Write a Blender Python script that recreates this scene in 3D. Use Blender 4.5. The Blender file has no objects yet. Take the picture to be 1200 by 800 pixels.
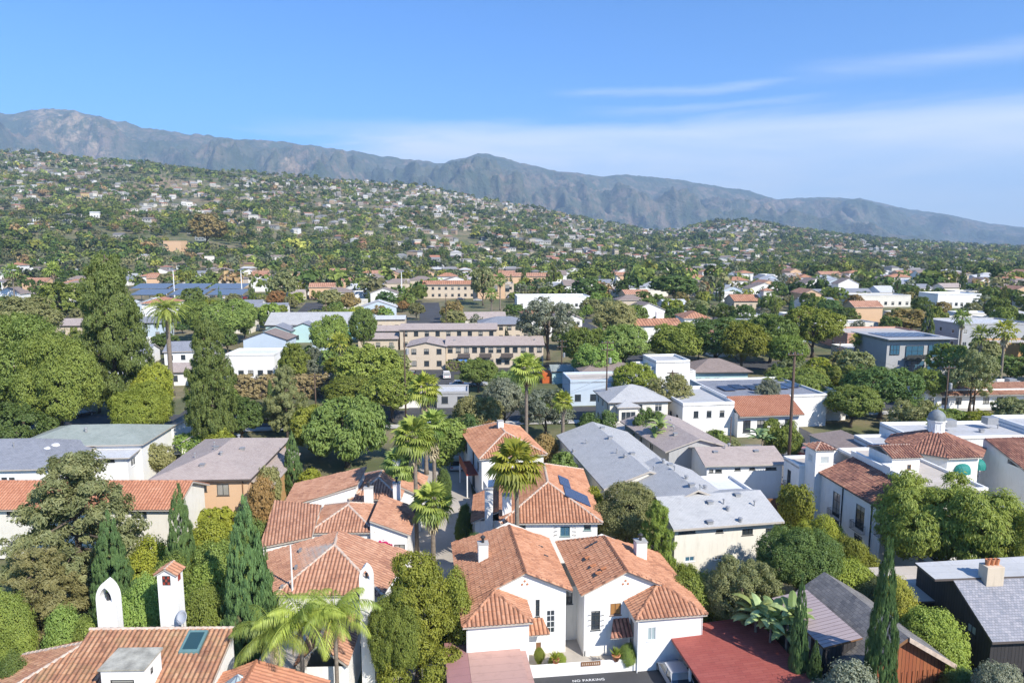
import bpy, bmesh, math, random
import numpy as np
from mathutils import Vector, Matrix, noise as mnoise

# ------------------------------------------------------------------ camera, sky, sun, exposure
SC = bpy.context.scene
COL = SC.collection
HC, FPX, VH = 34.0, 800.0, 290.0           # camera height, focal length and eye level (in 1200 px wide picture units)
PITCH = math.atan((400 - VH) / FPX)
cam = bpy.data.cameras.new('camera'); cam.sensor_width = 36; cam.lens = 24
cam.clip_start = 0.5; cam.clip_end = 60000
camo = bpy.data.objects.new('camera', cam); COL.objects.link(camo)
camo.location = (0, 0, HC); camo.rotation_euler = (math.radians(90) - PITCH, 0, 0)
SC.camera = camo

SUN_EL = math.radians(39); SUN_H = Vector((0.68, -0.73)).normalized()
w = bpy.data.worlds.new('World'); SC.world = w; w.use_nodes = True
nt = w.node_tree; bg = nt.nodes['Background']
sky = nt.nodes.new('ShaderNodeTexSky'); sky.sky_type = 'NISHITA'; sky.sun_disc = False
sky.sun_elevation = SUN_EL; sky.sun_rotation = math.atan2(SUN_H.x, SUN_H.y)
sky.air_density = 1.0; sky.dust_density = 0.35; sky.ozone_density = 2.0; sky.altitude = 50
bg.inputs['Strength'].default_value = 0.12
def wn(t, **k):
    n = nt.nodes.new(t)
    for a, b in k.items(): setattr(n, a, b)
    return n
tc = wn('ShaderNodeTexCoord'); sep = wn('ShaderNodeSeparateXYZ'); nt.links.new(tc.outputs['Generated'], sep.inputs[0])
# cloud sheet: project the direction on a plane high above so that streaks flatten towards the horizon
zz = wn('ShaderNodeMath', operation='ADD'); nt.links.new(sep.outputs['Z'], zz.inputs[0]); zz.inputs[1].default_value = 0.06
dx = wn('ShaderNodeMath', operation='DIVIDE'); nt.links.new(sep.outputs['X'], dx.inputs[0]); nt.links.new(zz.outputs[0], dx.inputs[1])
dy = wn('ShaderNodeMath', operation='DIVIDE'); nt.links.new(sep.outputs['Y'], dy.inputs[0]); nt.links.new(zz.outputs[0], dy.inputs[1])
cmb = wn('ShaderNodeCombineXYZ'); nt.links.new(dx.outputs[0], cmb.inputs[0]); nt.links.new(dy.outputs[0], cmb.inputs[1])
mp = wn('ShaderNodeMapping'); nt.links.new(cmb.outputs[0], mp.inputs[0]); mp.inputs['Scale'].default_value = (0.35, 0.9, 1); mp.inputs['Location'].default_value = (1.3, 2.2, 0)
mp.inputs['Rotation'].default_value = (0, 0, math.radians(-12))
nz = wn('ShaderNodeTexNoise'); nt.links.new(mp.outputs[0], nz.inputs['Vector']); nz.inputs['Scale'].default_value = 1.1; nz.inputs['Detail'].default_value = 9; nz.inputs['Roughness'].default_value = 0.62; nz.inputs['Distortion'].default_value = 0.6
cr = wn('ShaderNodeMapRange'); nt.links.new(nz.outputs['Fac'], cr.inputs['Value']); cr.inputs['From Min'].default_value = 0.42; cr.inputs['From Max'].default_value = 0.80
# the bank of thin cloud lies low and to the right
def mr(src, a, b, c=0.0, d=1.0, smooth=True):
    m = wn('ShaderNodeMapRange'); nt.links.new(src, m.inputs['Value'])
    if smooth: m.interpolation_type = 'SMOOTHSTEP'
    m.inputs['From Min'].default_value = a; m.inputs['From Max'].default_value = b; m.inputs['To Min'].default_value = c; m.inputs['To Max'].default_value = d
    return m.outputs[0]
def mm(op, a, b):
    m = wn('ShaderNodeMath', operation=op)
    for i, x in enumerate((a, b)):
        if isinstance(x, (int, float)): m.inputs[i].default_value = x
        else: nt.links.new(x, m.inputs[i])
    m.use_clamp = False
    return m.outputs[0]
mp2 = wn('ShaderNodeMapping'); nt.links.new(tc.outputs['Generated'], mp2.inputs[0]); mp2.inputs['Scale'].default_value = (2.2, 1.0, 14.0); mp2.inputs['Rotation'].default_value = (0, math.radians(4), 0)
nz2 = wn('ShaderNodeTexNoise'); nt.links.new(mp2.outputs[0], nz2.inputs['Vector']); nz2.inputs['Scale'].default_value = 1.6; nz2.inputs['Detail'].default_value = 8; nz2.inputs['Roughness'].default_value = 0.6; nz2.inputs['Distortion'].default_value = 0.4
X_, Z_ = sep.outputs['X'], sep.outputs['Z']
zw = mm('ADD', Z_, mm('MULTIPLY', mm('SUBTRACT', nz2.outputs['Fac'], 0.5), 0.05))
bank = mm('MULTIPLY', mr(zw, 0.185, 0.150), mr(mm('ADD', X_, mm('MULTIPLY', mm('SUBTRACT', nz2.outputs['Fac'], 0.5), 0.5)), -0.34, -0.06))
bank = mm('MULTIPLY', bank, mr(nz2.outputs['Fac'], 0.25, 0.7, 0.62, 1.0))
def band(zc, hw, x0, x1, x2, x3, k):
    zz_ = mm('ABSOLUTE', mm('SUBTRACT', mm('ADD', Z_, mm('MULTIPLY', mm('SUBTRACT', nz2.outputs['Fac'], 0.5), 0.03)), zc), 0)
    return mm('MULTIPLY', mm('MULTIPLY', mr(zz_, hw, 0.0), mm('MULTIPLY', mr(X_, x0, x1), mr(X_, x3, x2))), mr(nz.outputs['Fac'], 0.3, 0.7, 0.1 * k, k))
cl = mm('MULTIPLY', bank, 0.93)
for a_ in ((0.211, 0.010, 0.03, 0.12, 0.30, 0.42, 0.4), (0.215, 0.022, 0.32, 0.42, 0.9, 0.95, 0.35), (0.186, 0.010, 0.05, 0.2, 0.35, 0.45, 0.3)): cl = mm('MAXIMUM', cl, band(*a_))
mixc = wn('ShaderNodeMix', data_type='RGBA'); nt.links.new(cl, mixc.inputs['Factor'])
tint = wn('ShaderNodeMix', data_type='RGBA', blend_type='MULTIPLY'); tint.inputs['Factor'].default_value = 1.0
nt.links.new(sky.outputs[0], tint.inputs['A']); tint.inputs['B'].default_value = (0.32, 0.66, 1.10, 1)
nt.links.new(tint.outputs['Result'], mixc.inputs['A']); mixc.inputs['B'].default_value = (5.8, 6.1, 6.6, 1)
nt.links.new(mixc.outputs['Result'], bg.inputs['Color'])

sl = bpy.data.lights.new('sun', 'SUN'); sl.energy = 4.8; sl.angle = math.radians(0.5); sl.color = (1.0, 0.94, 0.84)
so = bpy.data.objects.new('sun', sl); COL.objects.link(so)
sd = Vector((SUN_H.x * math.cos(SUN_EL), SUN_H.y * math.cos(SUN_EL), math.sin(SUN_EL)))
so.rotation_euler = sd.to_track_quat('Z', 'Y').to_euler(); so.location = (60, -40, 90)
vs = SC.view_settings; vs.view_transform = 'Standard'; vs.look = 'None'; vs.gamma = 1; vs.use_curve_mapping = False; vs.exposure = 0.72
SC.display_settings.display_device = 'sRGB'
cy = SC.cycles
cy.max_bounces = 5; cy.diffuse_bounces = 4; cy.glossy_bounces = 2; cy.transmission_bounces = 3; cy.volume_bounces = 0; cy.transparent_max_bounces = 8
cy.caustics_reflective = False; cy.caustics_refractive = False; cy.use_denoising = True
cy.sample_clamp_indirect = 4

# ------------------------------------------------------------------ projection (picture units -> metres in the world)
CP, SP = math.cos(PITCH), math.sin(PITCH)
def ray(u, v):
    x = (u - 600) / FPX; y = (400 - v) / FPX
    return x, CP + y * SP, -SP + y * CP
def PZ(u, v, z=0.0):
    d = ray(u, v); t = (z - HC) / d[2]; return (d[0] * t, d[1] * t)
def PY(u, v, Y):
    d = ray(u, v); t = Y / d[1]; return (d[0] * t, HC + d[2] * t)
def lerp(a, b, t): return a + (b - a) * t

# ------------------------------------------------------------------ numpy noise
def _hash(ix, iy, seed):
    h = (ix.astype(np.int64) * 374761393 + iy.astype(np.int64) * 668265263 + seed * 1442695041) & 0xffffffff
    h = ((h ^ (h >> 13)) * 1274126177) & 0xffffffff
    return ((h ^ (h >> 16)) & 0xffff) / 65535.0
def vnoise(x, y, seed=0):
    x = np.asarray(x, float); y = np.asarray(y, float)
    ix = np.floor(x); iy = np.floor(y); fx = x - ix; fy = y - iy
    fx = fx * fx * (3 - 2 * fx); fy = fy * fy * (3 - 2 * fy)
    a = _hash(ix, iy, seed); b = _hash(ix + 1, iy, seed); c = _hash(ix, iy + 1, seed); d = _hash(ix + 1, iy + 1, seed)
    return (a * (1 - fx) + b * fx) * (1 - fy) + (c * (1 - fx) + d * fx) * fy
def fbm(x, y, seed=0, o=4, ridged=False):
    s = 0; a = 0.5; t = 0
    for i in range(o):
        n = vnoise(x * 2 ** i, y * 2 ** i, seed + i * 17)
        if ridged: n = 1 - abs(2 * n - 1)
        s = s + a * n; t += a; a *= 0.5
    return s / t

# ------------------------------------------------------------------ terrain
RU = [-700, -200, 0, 100, 200, 350, 450, 500, 560, 620, 700, 760, 790, 830, 870, 900, 950, 1050, 1200, 1400, 1900]
RV = [186, 182, 181, 188, 197, 210, 217, 222, 234, 244, 261, 271, 270, 262, 259, 264, 273, 282, 291, 294, 295]
RD = [1600, 1650, 1700, 1750, 1800, 1850, 1900, 1900, 1950, 2000, 2100, 2250, 2250, 2200, 2150, 2200, 2300, 2400, 2600, 2700, 2800]
def ground0(Y):
    return 0.03 * (np.clip(Y, 80, 420) - 80)
def hill(X, Y):
    X = np.asarray(X, float); Y = np.asarray(Y, float)
    u = 600 + FPX * X / np.maximum(Y, 250.0)
    vr = np.interp(u, RU, RV); R = np.interp(u, RU, RD)
    zr = HC + (VH - vr) / FPX * R
    y0 = np.interp(u, [-200, 0, 300, 600, 900, 1200, 1500], [420, 440, 500, 620, 800, 950, 1000])
    s = np.clip((Y - y0) / (R - y0), 0, 1)
    zb = ground0(Y)
    g = 0.25 * s + 0.75 * s ** 1.35
    z = zb + np.maximum(zr - zb, -4) * g
    z = z + (fbm(X / 260, Y / 260, 3) - 0.5) * 55 * np.minimum(1, np.maximum(zr, 40) / 160) * np.sin(np.pi * np.clip(s, 0, 1)) ** 1.0
    back = np.clip(Y - R, 0, 4000)
    z = z - back * 0.12
    return z
def gz(x, y): return float(hill(np.array([x]), np.array([y]))[0])
MU = [-700, -200, -50, 0, 30, 75, 100, 150, 200, 260, 310, 350, 400, 450, 480, 520, 550, 570, 600, 650, 700, 730, 780, 830, 870, 905, 950, 1000, 1050, 1100, 1150, 1200, 1300, 1600, 2000]
MV = [170, 150, 146, 142, 140, 135, 137, 147, 158, 165, 170, 172, 178, 187, 190, 195, 187, 184, 192, 203, 209, 208, 212, 220, 225, 235, 233, 234, 245, 252, 262, 268, 274, 280, 284]
# ------------------------------------------------------------------ object helpers
def tag(o, label=None, cat=None, group=None, kind=None):
    if label: o['label'] = label
    if cat: o['category'] = cat
    if group: o['group'] = group
    if kind: o['kind'] = kind
    return o
def empty(name, loc=(0, 0, 0), rz=0.0):
    o = bpy.data.objects.new(name, None); COL.objects.link(o); o.location = loc; o.rotation_euler = (0, 0, rz); o.empty_display_size = 0.2
    return o
def link_mesh(name, me, mat=None, parent=None):
    o = bpy.data.objects.new(name, me); COL.objects.link(o)
    if mat is not None and not me.materials: me.materials.append(mat)
    if parent is not None: o.parent = parent
    return o
def np_mesh(name, V, F, mats=None, midx=None, smooth=False, uv=None, attrs=None):
    """V (n,3), F (m,k) uniform-size faces"""
    V = np.asarray(V, dtype=np.float32); F = np.asarray(F, dtype=np.int32)
    me = bpy.data.meshes.new(name)
    m, k = F.shape
    me.vertices.add(len(V)); me.vertices.foreach_set('co', V.ravel())
    me.loops.add(m * k); me.loops.foreach_set('vertex_index', F.ravel())
    me.polygons.add(m); me.polygons.foreach_set('loop_start', np.arange(0, m * k, k, dtype=np.int32))
    if midx is not None: me.polygons.foreach_set('material_index', np.asarray(midx, dtype=np.int32))
    me.polygons.foreach_set('use_smooth', np.full(m, bool(smooth)))
    for mt in (mats or []): me.materials.append(mt)
    if uv is not None:
        l = me.uv_layers.new(name='UVMap'); l.data.foreach_set('uv', np.asarray(uv, dtype=np.float32)[F.ravel()].ravel())
    for nme, (dom, typ, arr) in (attrs or {}).items():
        a = me.attributes.new(nme, typ, dom)
        a.data.foreach_set('color' if 'COLOR' in typ else 'value', np.asarray(arr, dtype=np.float32).ravel())
    me.update(calc_edges=True)
    return me
class MB:
    def __init__(s): s.v = []; s.f = []; s.m = []
    def poly(s, pts, mi=0):
        b = len(s.v); s.v += [tuple(p) for p in pts]; s.f.append(tuple(range(b, b + len(pts)))); s.m.append(mi)
    def box(s, x0, x1, y0, y1, z0, z1, mi=0):
        b = len(s.v)
        s.v += [(x0, y0, z0), (x1, y0, z0), (x1, y1, z0), (x0, y1, z0), (x0, y0, z1), (x1, y0, z1), (x1, y1, z1), (x0, y1, z1)]
        for q in ((0, 3, 2, 1), (4, 5, 6, 7), (0, 1, 5, 4), (1, 2, 6, 5), (2, 3, 7, 6), (3, 0, 4, 7)):
            s.f.append(tuple(b + i for i in q)); s.m.append(mi)
    def obox(s, c, ax, ay, az, mi=0):
        """oriented box, half-axis vectors"""
        c, ax, ay, az = map(Vector, (c, ax, ay, az)); b = len(s.v)
        for k in (-1, 1):
            for (i, j) in ((-1, -1), (1, -1), (1, 1), (-1, 1)):
                s.v.append(tuple(c + ax * i + ay * j + az * k))
        for q in ((0, 3, 2, 1), (4, 5, 6, 7), (0, 1, 5, 4), (1, 2, 6, 5), (2, 3, 7, 6), (3, 0, 4, 7)):
            s.f.append(tuple(b + i for i in q)); s.m.append(mi)
    def prism(s, pts, z0, z1, mi=0, top=True, bottom=True):
        n = len(pts); b = len(s.v)
        s.v += [(p[0], p[1], z0) for p in pts] + [(p[0], p[1], z1) for p in pts]
        for i in range(n):
            j = (i + 1) % n; s.f.append((b + i, b + j, b + n + j, b + n + i)); s.m.append(mi)
        if top: s.f.append(tuple(b + n + i for i in range(n))); s.m.append(mi)
        if bottom: s.f.append(tuple(b + n - 1 - i for i in range(n))); s.m.append(mi)
    def tube(s, pts, rad, n=8, mi=0, cap=True):
        pts = [Vector(p) for p in pts]; b = len(s.v); k = len(pts)
        if not hasattr(rad, '__len__'): rad = [rad] * k
        for i, p in enumerate(pts):
            d = (pts[min(i + 1, k - 1)] - pts[max(i - 1, 0)]).normalized()
            a = d.orthogonal().normalized() if abs(d.z) < 0.98 else Vector((1, 0, 0)); a = (a - d * a.dot(d)).normalized(); c = d.cross(a)
            for j in range(n):
                t = 2 * math.pi * j / n; s.v.append(tuple(p + (a * math.cos(t) + c * math.sin(t)) * rad[i]))
        for i in range(k - 1):
            for j in range(n):
                j2 = (j + 1) % n; s.f.append((b + i * n + j, b + i * n + j2, b + (i + 1) * n + j2, b + (i + 1) * n + j)); s.m.append(mi)
        if cap:
            s.f.append(tuple(b + n - 1 - j for j in range(n))); s.m.append(mi); s.f.append(tuple(b + (k - 1) * n + j for j in range(n))); s.m.append(mi)
    def lathe(s, prof, n=16, c=(0, 0, 0), mi=0):
        b = len(s.v); k = len(prof)
        for r, z in prof:
            for j in range(n):
                t = 2 * math.pi * j / n; s.v.append((c[0] + r * math.cos(t), c[1] + r * math.sin(t), c[2] + z))
        for i in range(k - 1):
            for j in range(n):
                j2 = (j + 1) % n; s.f.append((b + i * n + j, b + i * n + j2, b + (i + 1) * n + j2, b + (i + 1) * n + j)); s.m.append(mi)
    def mesh(s, name, mats, smooth=False):
        me = bpy.data.meshes.new(name); me.from_pydata(s.v, [], s.f)
        if not isinstance(mats, (list, tuple)): mats = [mats]
        for m in mats: me.materials.append(m)
        me.polygons.foreach_set('material_index', s.m)
        if smooth: me.polygons.foreach_set('use_smooth', [True] * len(s.f))
        # box-projected UVs in metres
        uvl = me.uv_layers.new(name='UVMap')
        for p in me.polygons:
            n = p.normal; ax = 2 if abs(n.z) > 0.75 else (0 if abs(n.x) > abs(n.y) else 1)
            for li in p.loop_indices:
                co = me.vertices[me.loops[li].vertex_index].co
                uvl.data[li].uv = (co.x, co.y) if ax == 2 else ((co.y, co.z) if ax == 0 else (co.x, co.z))
        me.update(); return me
    def build(s, name, mats, parent=None, smooth=False, bevel=0):
        o = link_mesh(name, s.mesh(name, mats, smooth), None, parent)
        if bevel:
            md = o.modifiers.new('bevel', 'BEVEL'); md.width = bevel; md.segments = 2; md.limit_method = 'ANGLE'
        return o
def copy_tree(o, parent=None):
    c = o.copy(); COL.objects.link(c); c.parent = parent
    for ch in o.children: copy_tree(ch, c)
    return c

# ------------------------------------------------------------------ materials
M = {}
def newmat(name):
    m = bpy.data.materials.new(name); m.use_nodes = True; n = m.node_tree
    for x in list(n.nodes): n.nodes.remove(x)
    out = n.nodes.new('ShaderNodeOutputMaterial'); b = n.nodes.new('ShaderNodeBsdfPrincipled'); n.links.new(b.outputs[0], out.inputs[0])
    return m, n, b, out
class G:
    """tiny node-graph helper"""
    def __init__(s, n): s.n = n
    def node(s, t, ins=None, **k):
        x = s.n.nodes.new(t)
        for a, b in k.items(): setattr(x, a, b)
        for a, b in (ins or {}).items():
            if isinstance(b, bpy.types.NodeSocket): s.n.links.new(b, x.inputs[a])
            else: x.inputs[a].default_value = b
        return x
    def noise(s, scale, detail=4, rough=0.55, vec=None, dist=0.0):
        d = {'Scale': scale, 'Detail': detail, 'Roughness': rough, 'Distortion': dist}
        if vec is not None: d['Vector'] = vec
        return s.node('ShaderNodeTexNoise', d).outputs['Fac']
    def ramp(s, fac, stops, interp='LINEAR'):
        x = s.n.nodes.new('ShaderNodeValToRGB'); s.n.links.new(fac, x.inputs[0]); e = x.color_ramp.elements; x.color_ramp.interpolation = interp
        while len(e) < len(stops): e.new(0.5)
        for i, (p, c) in enumerate(stops): e[i].position = p; e[i].color = (c[0], c[1], c[2], 1)
        return x.outputs[0]
    def mix(s, f, a, b, blend='MIX'):
        x = s.n.nodes.new('ShaderNodeMix'); x.data_type = 'RGBA'; x.blend_type = blend
        for i, v in (('Factor', f), ('A', a), ('B', b)):
            sock = [q for q in x.inputs if q.name == i and (q.type == 'RGBA' or i == 'Factor') and q.enabled][0]
            if isinstance(v, bpy.types.NodeSocket): s.n.links.new(v, sock)
            else: sock.default_value = v if not isinstance(v, tuple) else (v[0], v[1], v[2], 1)
        return [q for q in x.outputs if q.type == 'RGBA'][0]
    def math(s, op, a, b=0.0):
        x = s.n.nodes.new('ShaderNodeMath'); x.operation = op
        for i, v in enumerate((a, b)):
            if isinstance(v, bpy.types.NodeSocket): s.n.links.new(v, x.inputs[i])
            else: x.inputs[i].default_value = v
        return x.outputs[0]
    def mrange(s, v, a, b, c=0.0, d=1.0):
        return s.node('ShaderNodeMapRange', {'Value': v, 'From Min': a, 'From Max': b, 'To Min': c, 'To Max': d}).outputs[0]
def sc3(c, k): return tuple(x * k for x in c)
def plain(name, col, rough=0.6, metal=0.0, var=0.12, scale=1.5, bump=0.0, spec=0.5):
    """plain painted / cast surface with uneven colour and slight grime"""
    m, n, b, out = newmat(name); g = G(n); co = g.node('ShaderNodeTexCoord').outputs['Object']
    f = g.noise(scale, 6, 0.62, co)
    f2 = g.noise(scale * 7, 3, 0.6, co)
    c = g.ramp(f, [(0.3, sc3(col, 1 - var)), (0.62, sc3(col, 1 + var * 0.3))])
    c = g.mix(g.mrange(f2, 0.45, 0.75, 0, var), c, sc3(col, 0.6))
    n.links.new(c, b.inputs['Base Color']); b.inputs['Roughness'].default_value = rough; b.inputs['Metallic'].default_value = metal
    if bump:
        bp = g.node('ShaderNodeBump', {'Strength': bump, 'Distance': 0.02, 'Height': g.noise(scale * 20, 3, 0.6, co)}); n.links.new(bp.outputs[0], b.inputs['Normal'])
    M[name] = m; return m
def stucco(name, col, dirt=0.4):
    m, n, b, out = newmat(name); g = G(n); co = g.node('ShaderNodeTexCoord').outputs['Object']
    mp = g.node('ShaderNodeMapping', {'Vector': co, 'Scale': (2.2, 2.2, 0.35)}).outputs[0]
    streak = g.noise(1.6, 7, 0.65, mp)
    big = g.noise(0.5, 4, 0.5, co)
    c = g.ramp(big, [(0.3, sc3(col, 0.93)), (0.7, col)])
    c = g.mix(g.mrange(streak, 0.52, 0.78, 0, dirt), c, (col[0] * 0.55, col[1] * 0.53, col[2] * 0.47))
    n.links.new(c, b.inputs['Base Color']); b.inputs['Roughness'].default_value = 0.85
    bp = g.node('ShaderNodeBump', {'Strength': 0.35, 'Distance': 0.02, 'Height': g.noise(14, 4, 0.6, co)}); n.links.new(bp.outputs[0], b.inputs['Normal'])
    M[name] = m; return m
def tile_mat(name, cols, grime=0.35, moss=0.0):
    """clay tiles: one colour per tile from the UV cell, weathering over it"""
    m, n, b, out = newmat(name); g = G(n)
    uv = g.node('ShaderNodeUVMap').outputs[0]; fl = g.node('ShaderNodeVectorMath', {0: uv}, operation='FLOOR').outputs[0]
    wn_ = g.node('ShaderNodeTexWhiteNoise', {'Vector': fl}, noise_dimensions='2D').outputs['Value']
    co = g.node('ShaderNodeTexCoord').outputs['Object']
    st = [(i / (len(cols) - 1), c) for i, c in enumerate(cols)]
    big = g.noise(0.35, 4, 0.6, co)
    f = g.math('ADD', g.math('MULTIPLY', wn_, 0.42), g.math('MULTIPLY', g.math('SUBTRACT', big, 0.22), 0.9))
    c = g.ramp(f, st)
    sx = g.node('ShaderNodeSeparateXYZ', {0: g.node('ShaderNodeVectorMath', {0: uv}, operation='FRACTION').outputs[0]}).outputs['X']
    pan = g.mrange(g.math('ABSOLUTE', g.math('SUBTRACT', sx, 0.5)), 0.26, 0.44, 0, 0.85)      # dark gaps between the barrels, painted into the pans so the rows read
    c = g.mix(pan, c, sc3(cols[0], 0.75))
    c = g.mix(g.mrange(g.noise(2.2, 7, 0.7, co), 0.5, 0.78, 0, grime), c, (0.16, 0.115, 0.085))
    c = g.mix(g.mrange(g.noise(5.5, 5, 0.7, co), 0.6, 0.8, 0, 0.22), c, (0.60, 0.38, 0.26))
    if moss: c = g.mix(g.mrange(g.noise(0.8, 5, 0.6, co), 0.5, 0.7, 0, moss), c, (0.22, 0.20, 0.08))
    n.links.new(c, b.inputs['Base Color']); b.inputs['Roughness'].default_value = 0.85
    M[name] = m; return m
def shingle_mat(name, col, alt, w=0.35, c_=0.16, bumpy=0.5, spots=0.3):
    """small shingles or roll roofing: UV cells in metres"""
    m, n, b, out = newmat(name); g = G(n)
    uv = g.node('ShaderNodeUVMap').outputs[0]
    br = g.node('ShaderNodeTexBrick', {'Vector': uv, 'Color1': (*col, 1), 'Color2': (*alt, 1), 'Mortar': (*sc3(col, 0.45), 1), 'Scale': 1.0, 'Mortar Size': 0.012, 'Mortar Smooth': 0.3, 'Bias': 0.0, 'Brick Width': w, 'Row Height': c_})
    co = g.node('ShaderNodeTexCoord').outputs['Object']
    c = g.mix(g.mrange(g.noise(0.45, 5, 0.6, co), 0.35, 0.7, 0, spots), br.outputs['Color'], sc3(alt, 1.15))
    c = g.mix(g.mrange(g.noise(1.1, 8, 0.7, co), 0.52, 0.68, 0, 0.35), c, sc3(col, 0.6))
    n.links.new(c, b.inputs['Base Color']); b.inputs['Roughness'].default_value = 0.8
    bp = g.node('ShaderNodeBump', {'Strength': bumpy, 'Distance': 0.02, 'Height': br.outputs['Fac']}, invert=True); n.links.new(bp.outputs[0], b.inputs['Normal'])
    M[name] = m; return m
def board_mat(name, col, alt, pitch=0.3):
    m, n, b, out = newmat(name); g = G(n)
    uv = g.node('ShaderNodeUVMap').outputs[0]
    br = g.node('ShaderNodeTexBrick', {'Vector': uv, 'Color1': (*col, 1), 'Color2': (*alt, 1), 'Mortar': (*sc3(col, 0.2), 1), 'Scale': 1.0, 'Mortar Size': 0.02, 'Brick Width': pitch, 'Row Height': 30.0}, offset=0.0)
    mp = g.node('ShaderNodeMapping', {'Vector': uv, 'Scale': (9, 0.6, 1)}).outputs[0]
    c = g.mix(g.mrange(g.noise(2, 6, 0.7, mp), 0.35, 0.75, 0, 0.6), br.outputs['Color'], sc3(alt, 0.5))
    n.links.new(c, b.inputs['Base Color']); b.inputs['Roughness'].default_value = 0.75
    bp = g.node('ShaderNodeBump', {'Strength': 0.8, 'Distance': 0.03, 'Height': br.outputs['Fac']}, invert=True); n.links.new(bp.outputs[0], b.inputs['Normal'])
    M[name] = m; return m
def leaf_mat(name, lo, hi, trans=0.40, hue=0.03, brown=0.0):
    """leaf colour varies clump by clump (attribute tint) and tree by tree"""
    m, n, b, out = newmat(name); g = G(n)
    t = g.node('ShaderNodeAttribute', attribute_name='tint').outputs['Fac']
    oi = g.node('ShaderNodeObjectInfo').outputs['Random']
    c = g.mix(t, sc3(lo, 1.65), sc3(hi, 1.40))
    if brown: c = g.mix(g.mrange(t, 0.0, 0.25, brown, 0), c, (0.16, 0.10, 0.055))
    hs = g.node('ShaderNodeHueSaturation', {'Hue': g.mrange(oi, 0, 1, 0.5 - hue, 0.5 + hue), 'Saturation': g.mrange(oi, 0, 1, 1.05, 0.9), 'Value': g.mrange(g.math('FRACT', g.math('MULTIPLY', oi, 7.3)), 0, 1, 0.82, 1.18), 'Color': c}).outputs[0]
    n.nodes.remove(b)
    d = g.node('ShaderNodeBsdfDiffuse', {'Color': hs}); tr = g.node('ShaderNodeBsdfTranslucent', {'Color': g.mix(0.40, hs, (0.42, 0.46, 0.05))})
    mx = g.node('ShaderNodeMixShader', {0: trans}); n.links.new(d.outputs[0], mx.inputs[1]); n.links.new(tr.outputs[0], mx.inputs[2])
    gl = g.node('ShaderNodeBsdfGlossy', {'Roughness': 0.5, 'Color': (0.9, 0.95, 0.9, 1)}); fr = g.node('ShaderNodeMixShader', {0: 0.02}); n.links.new(mx.outputs[0], fr.inputs[1]); n.links.new(gl.outputs[0], fr.inputs[2])
    n.links.new(fr.outputs[0], out.inputs[0])
    M[name] = m; return m

stucco('white_stucco', (0.82, 0.80, 0.76)); stucco('clean_white', (0.82, 0.81, 0.78), 0.3); stucco('cream_stucco', (0.74, 0.70, 0.61)); stucco('peach_stucco', (0.66, 0.44, 0.27), 0.15)
stucco('beige_stucco', (0.60, 0.50, 0.38)); stucco('pink_stucco', (0.55, 0.30, 0.22)); stucco('grey_stucco', (0.40, 0.40, 0.40)); stucco('mint_stucco', (0.45, 0.62, 0.60), 0.1); stucco('ochre_stucco', (0.50, 0.30, 0.13)); stucco('blue_stucco', (0.5, 0.58, 0.66), 0.1)
tile_mat('tile_orange', [(0.20, 0.085, 0.05), (0.43, 0.195, 0.105), (0.52, 0.26, 0.15), (0.60, 0.34, 0.215)])
tile_mat('tile_pink', [(0.22, 0.10, 0.065), (0.43, 0.215, 0.13), (0.52, 0.285, 0.18), (0.60, 0.37, 0.25)])
tile_mat('tile_weathered', [(0.13, 0.065, 0.04), (0.38, 0.18, 0.10), (0.50, 0.27, 0.15), (0.58, 0.40, 0.26)], 0.5, 0.25)
tile_mat('tile_dark', [(0.08, 0.04, 0.03), (0.24, 0.10, 0.07), (0.40, 0.19, 0.12), (0.55, 0.36, 0.26)], 0.4)
tile_mat('tile_bright', [(0.34, 0.14, 0.08), (0.45, 0.195, 0.11), (0.51, 0.24, 0.14), (0.57, 0.31, 0.20)], 0.15)
shingle_mat('roof_grey', (0.40, 0.40, 0.395), (0.46, 0.455, 0.445)); shingle_mat('roof_pale', (0.50, 0.51, 0.52), (0.58, 0.58, 0.58)); shingle_mat('roof_green', (0.25, 0.29, 0.26), (0.31, 0.34, 0.31), spots=0.5)
shingle_mat('roof_tan', (0.36, 0.29, 0.26), (0.43, 0.36, 0.32)); shingle_mat('roof_brown', (0.22, 0.17, 0.145), (0.28, 0.22, 0.19)); shingle_mat('roof_slate', (0.20, 0.21, 0.24), (0.27, 0.28, 0.31))
shingle_mat('roof_wood', (0.115, 0.11, 0.11), (0.24, 0.22, 0.20), 0.4, 0.3, 1.0, 0.4); shingle_mat('roof_check', (0.20, 0.21, 0.24), (0.33, 0.32, 0.34), 0.25, 0.22, 0.8, 0.3)
shingle_mat('roof_mauve', (0.44, 0.27, 0.225), (0.45, 0.28, 0.23), 30.0, 0.9, 0.15); shingle_mat('roof_maroon', (0.33, 0.17, 0.165), (0.34, 0.175, 0.17), 30.0, 0.9, 0.15); shingle_mat('roof_red', (0.30, 0.068, 0.052), (0.345, 0.09, 0.068), 1.0, 0.28, 0.4, 0.35)
shingle_mat('roof_flatgrey', (0.42, 0.42, 0.415), (0.47, 0.465, 0.46), 6, 1.0, 0.1); shingle_mat('roof_flatwhite', (0.62, 0.63, 0.64), (0.66, 0.66, 0.66), 8, 1.5, 0.1)
shingle_mat('roof_flattan', (0.45, 0.40, 0.34), (0.52, 0.46, 0.40), 8, 1.5, 0.1)
board_mat('wood_red', (0.30, 0.085, 0.035), (0.38, 0.13, 0.05)); board_mat('wood_dark', (0.035, 0.032, 0.034), (0.05, 0.045, 0.045)); board_mat('fence_wood', (0.22, 0.10, 0.05), (0.28, 0.14, 0.07), 0.15)
board_mat('metal_roof', (0.42, 0.33, 0.32), (0.46, 0.37, 0.36), 0.4)
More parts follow.
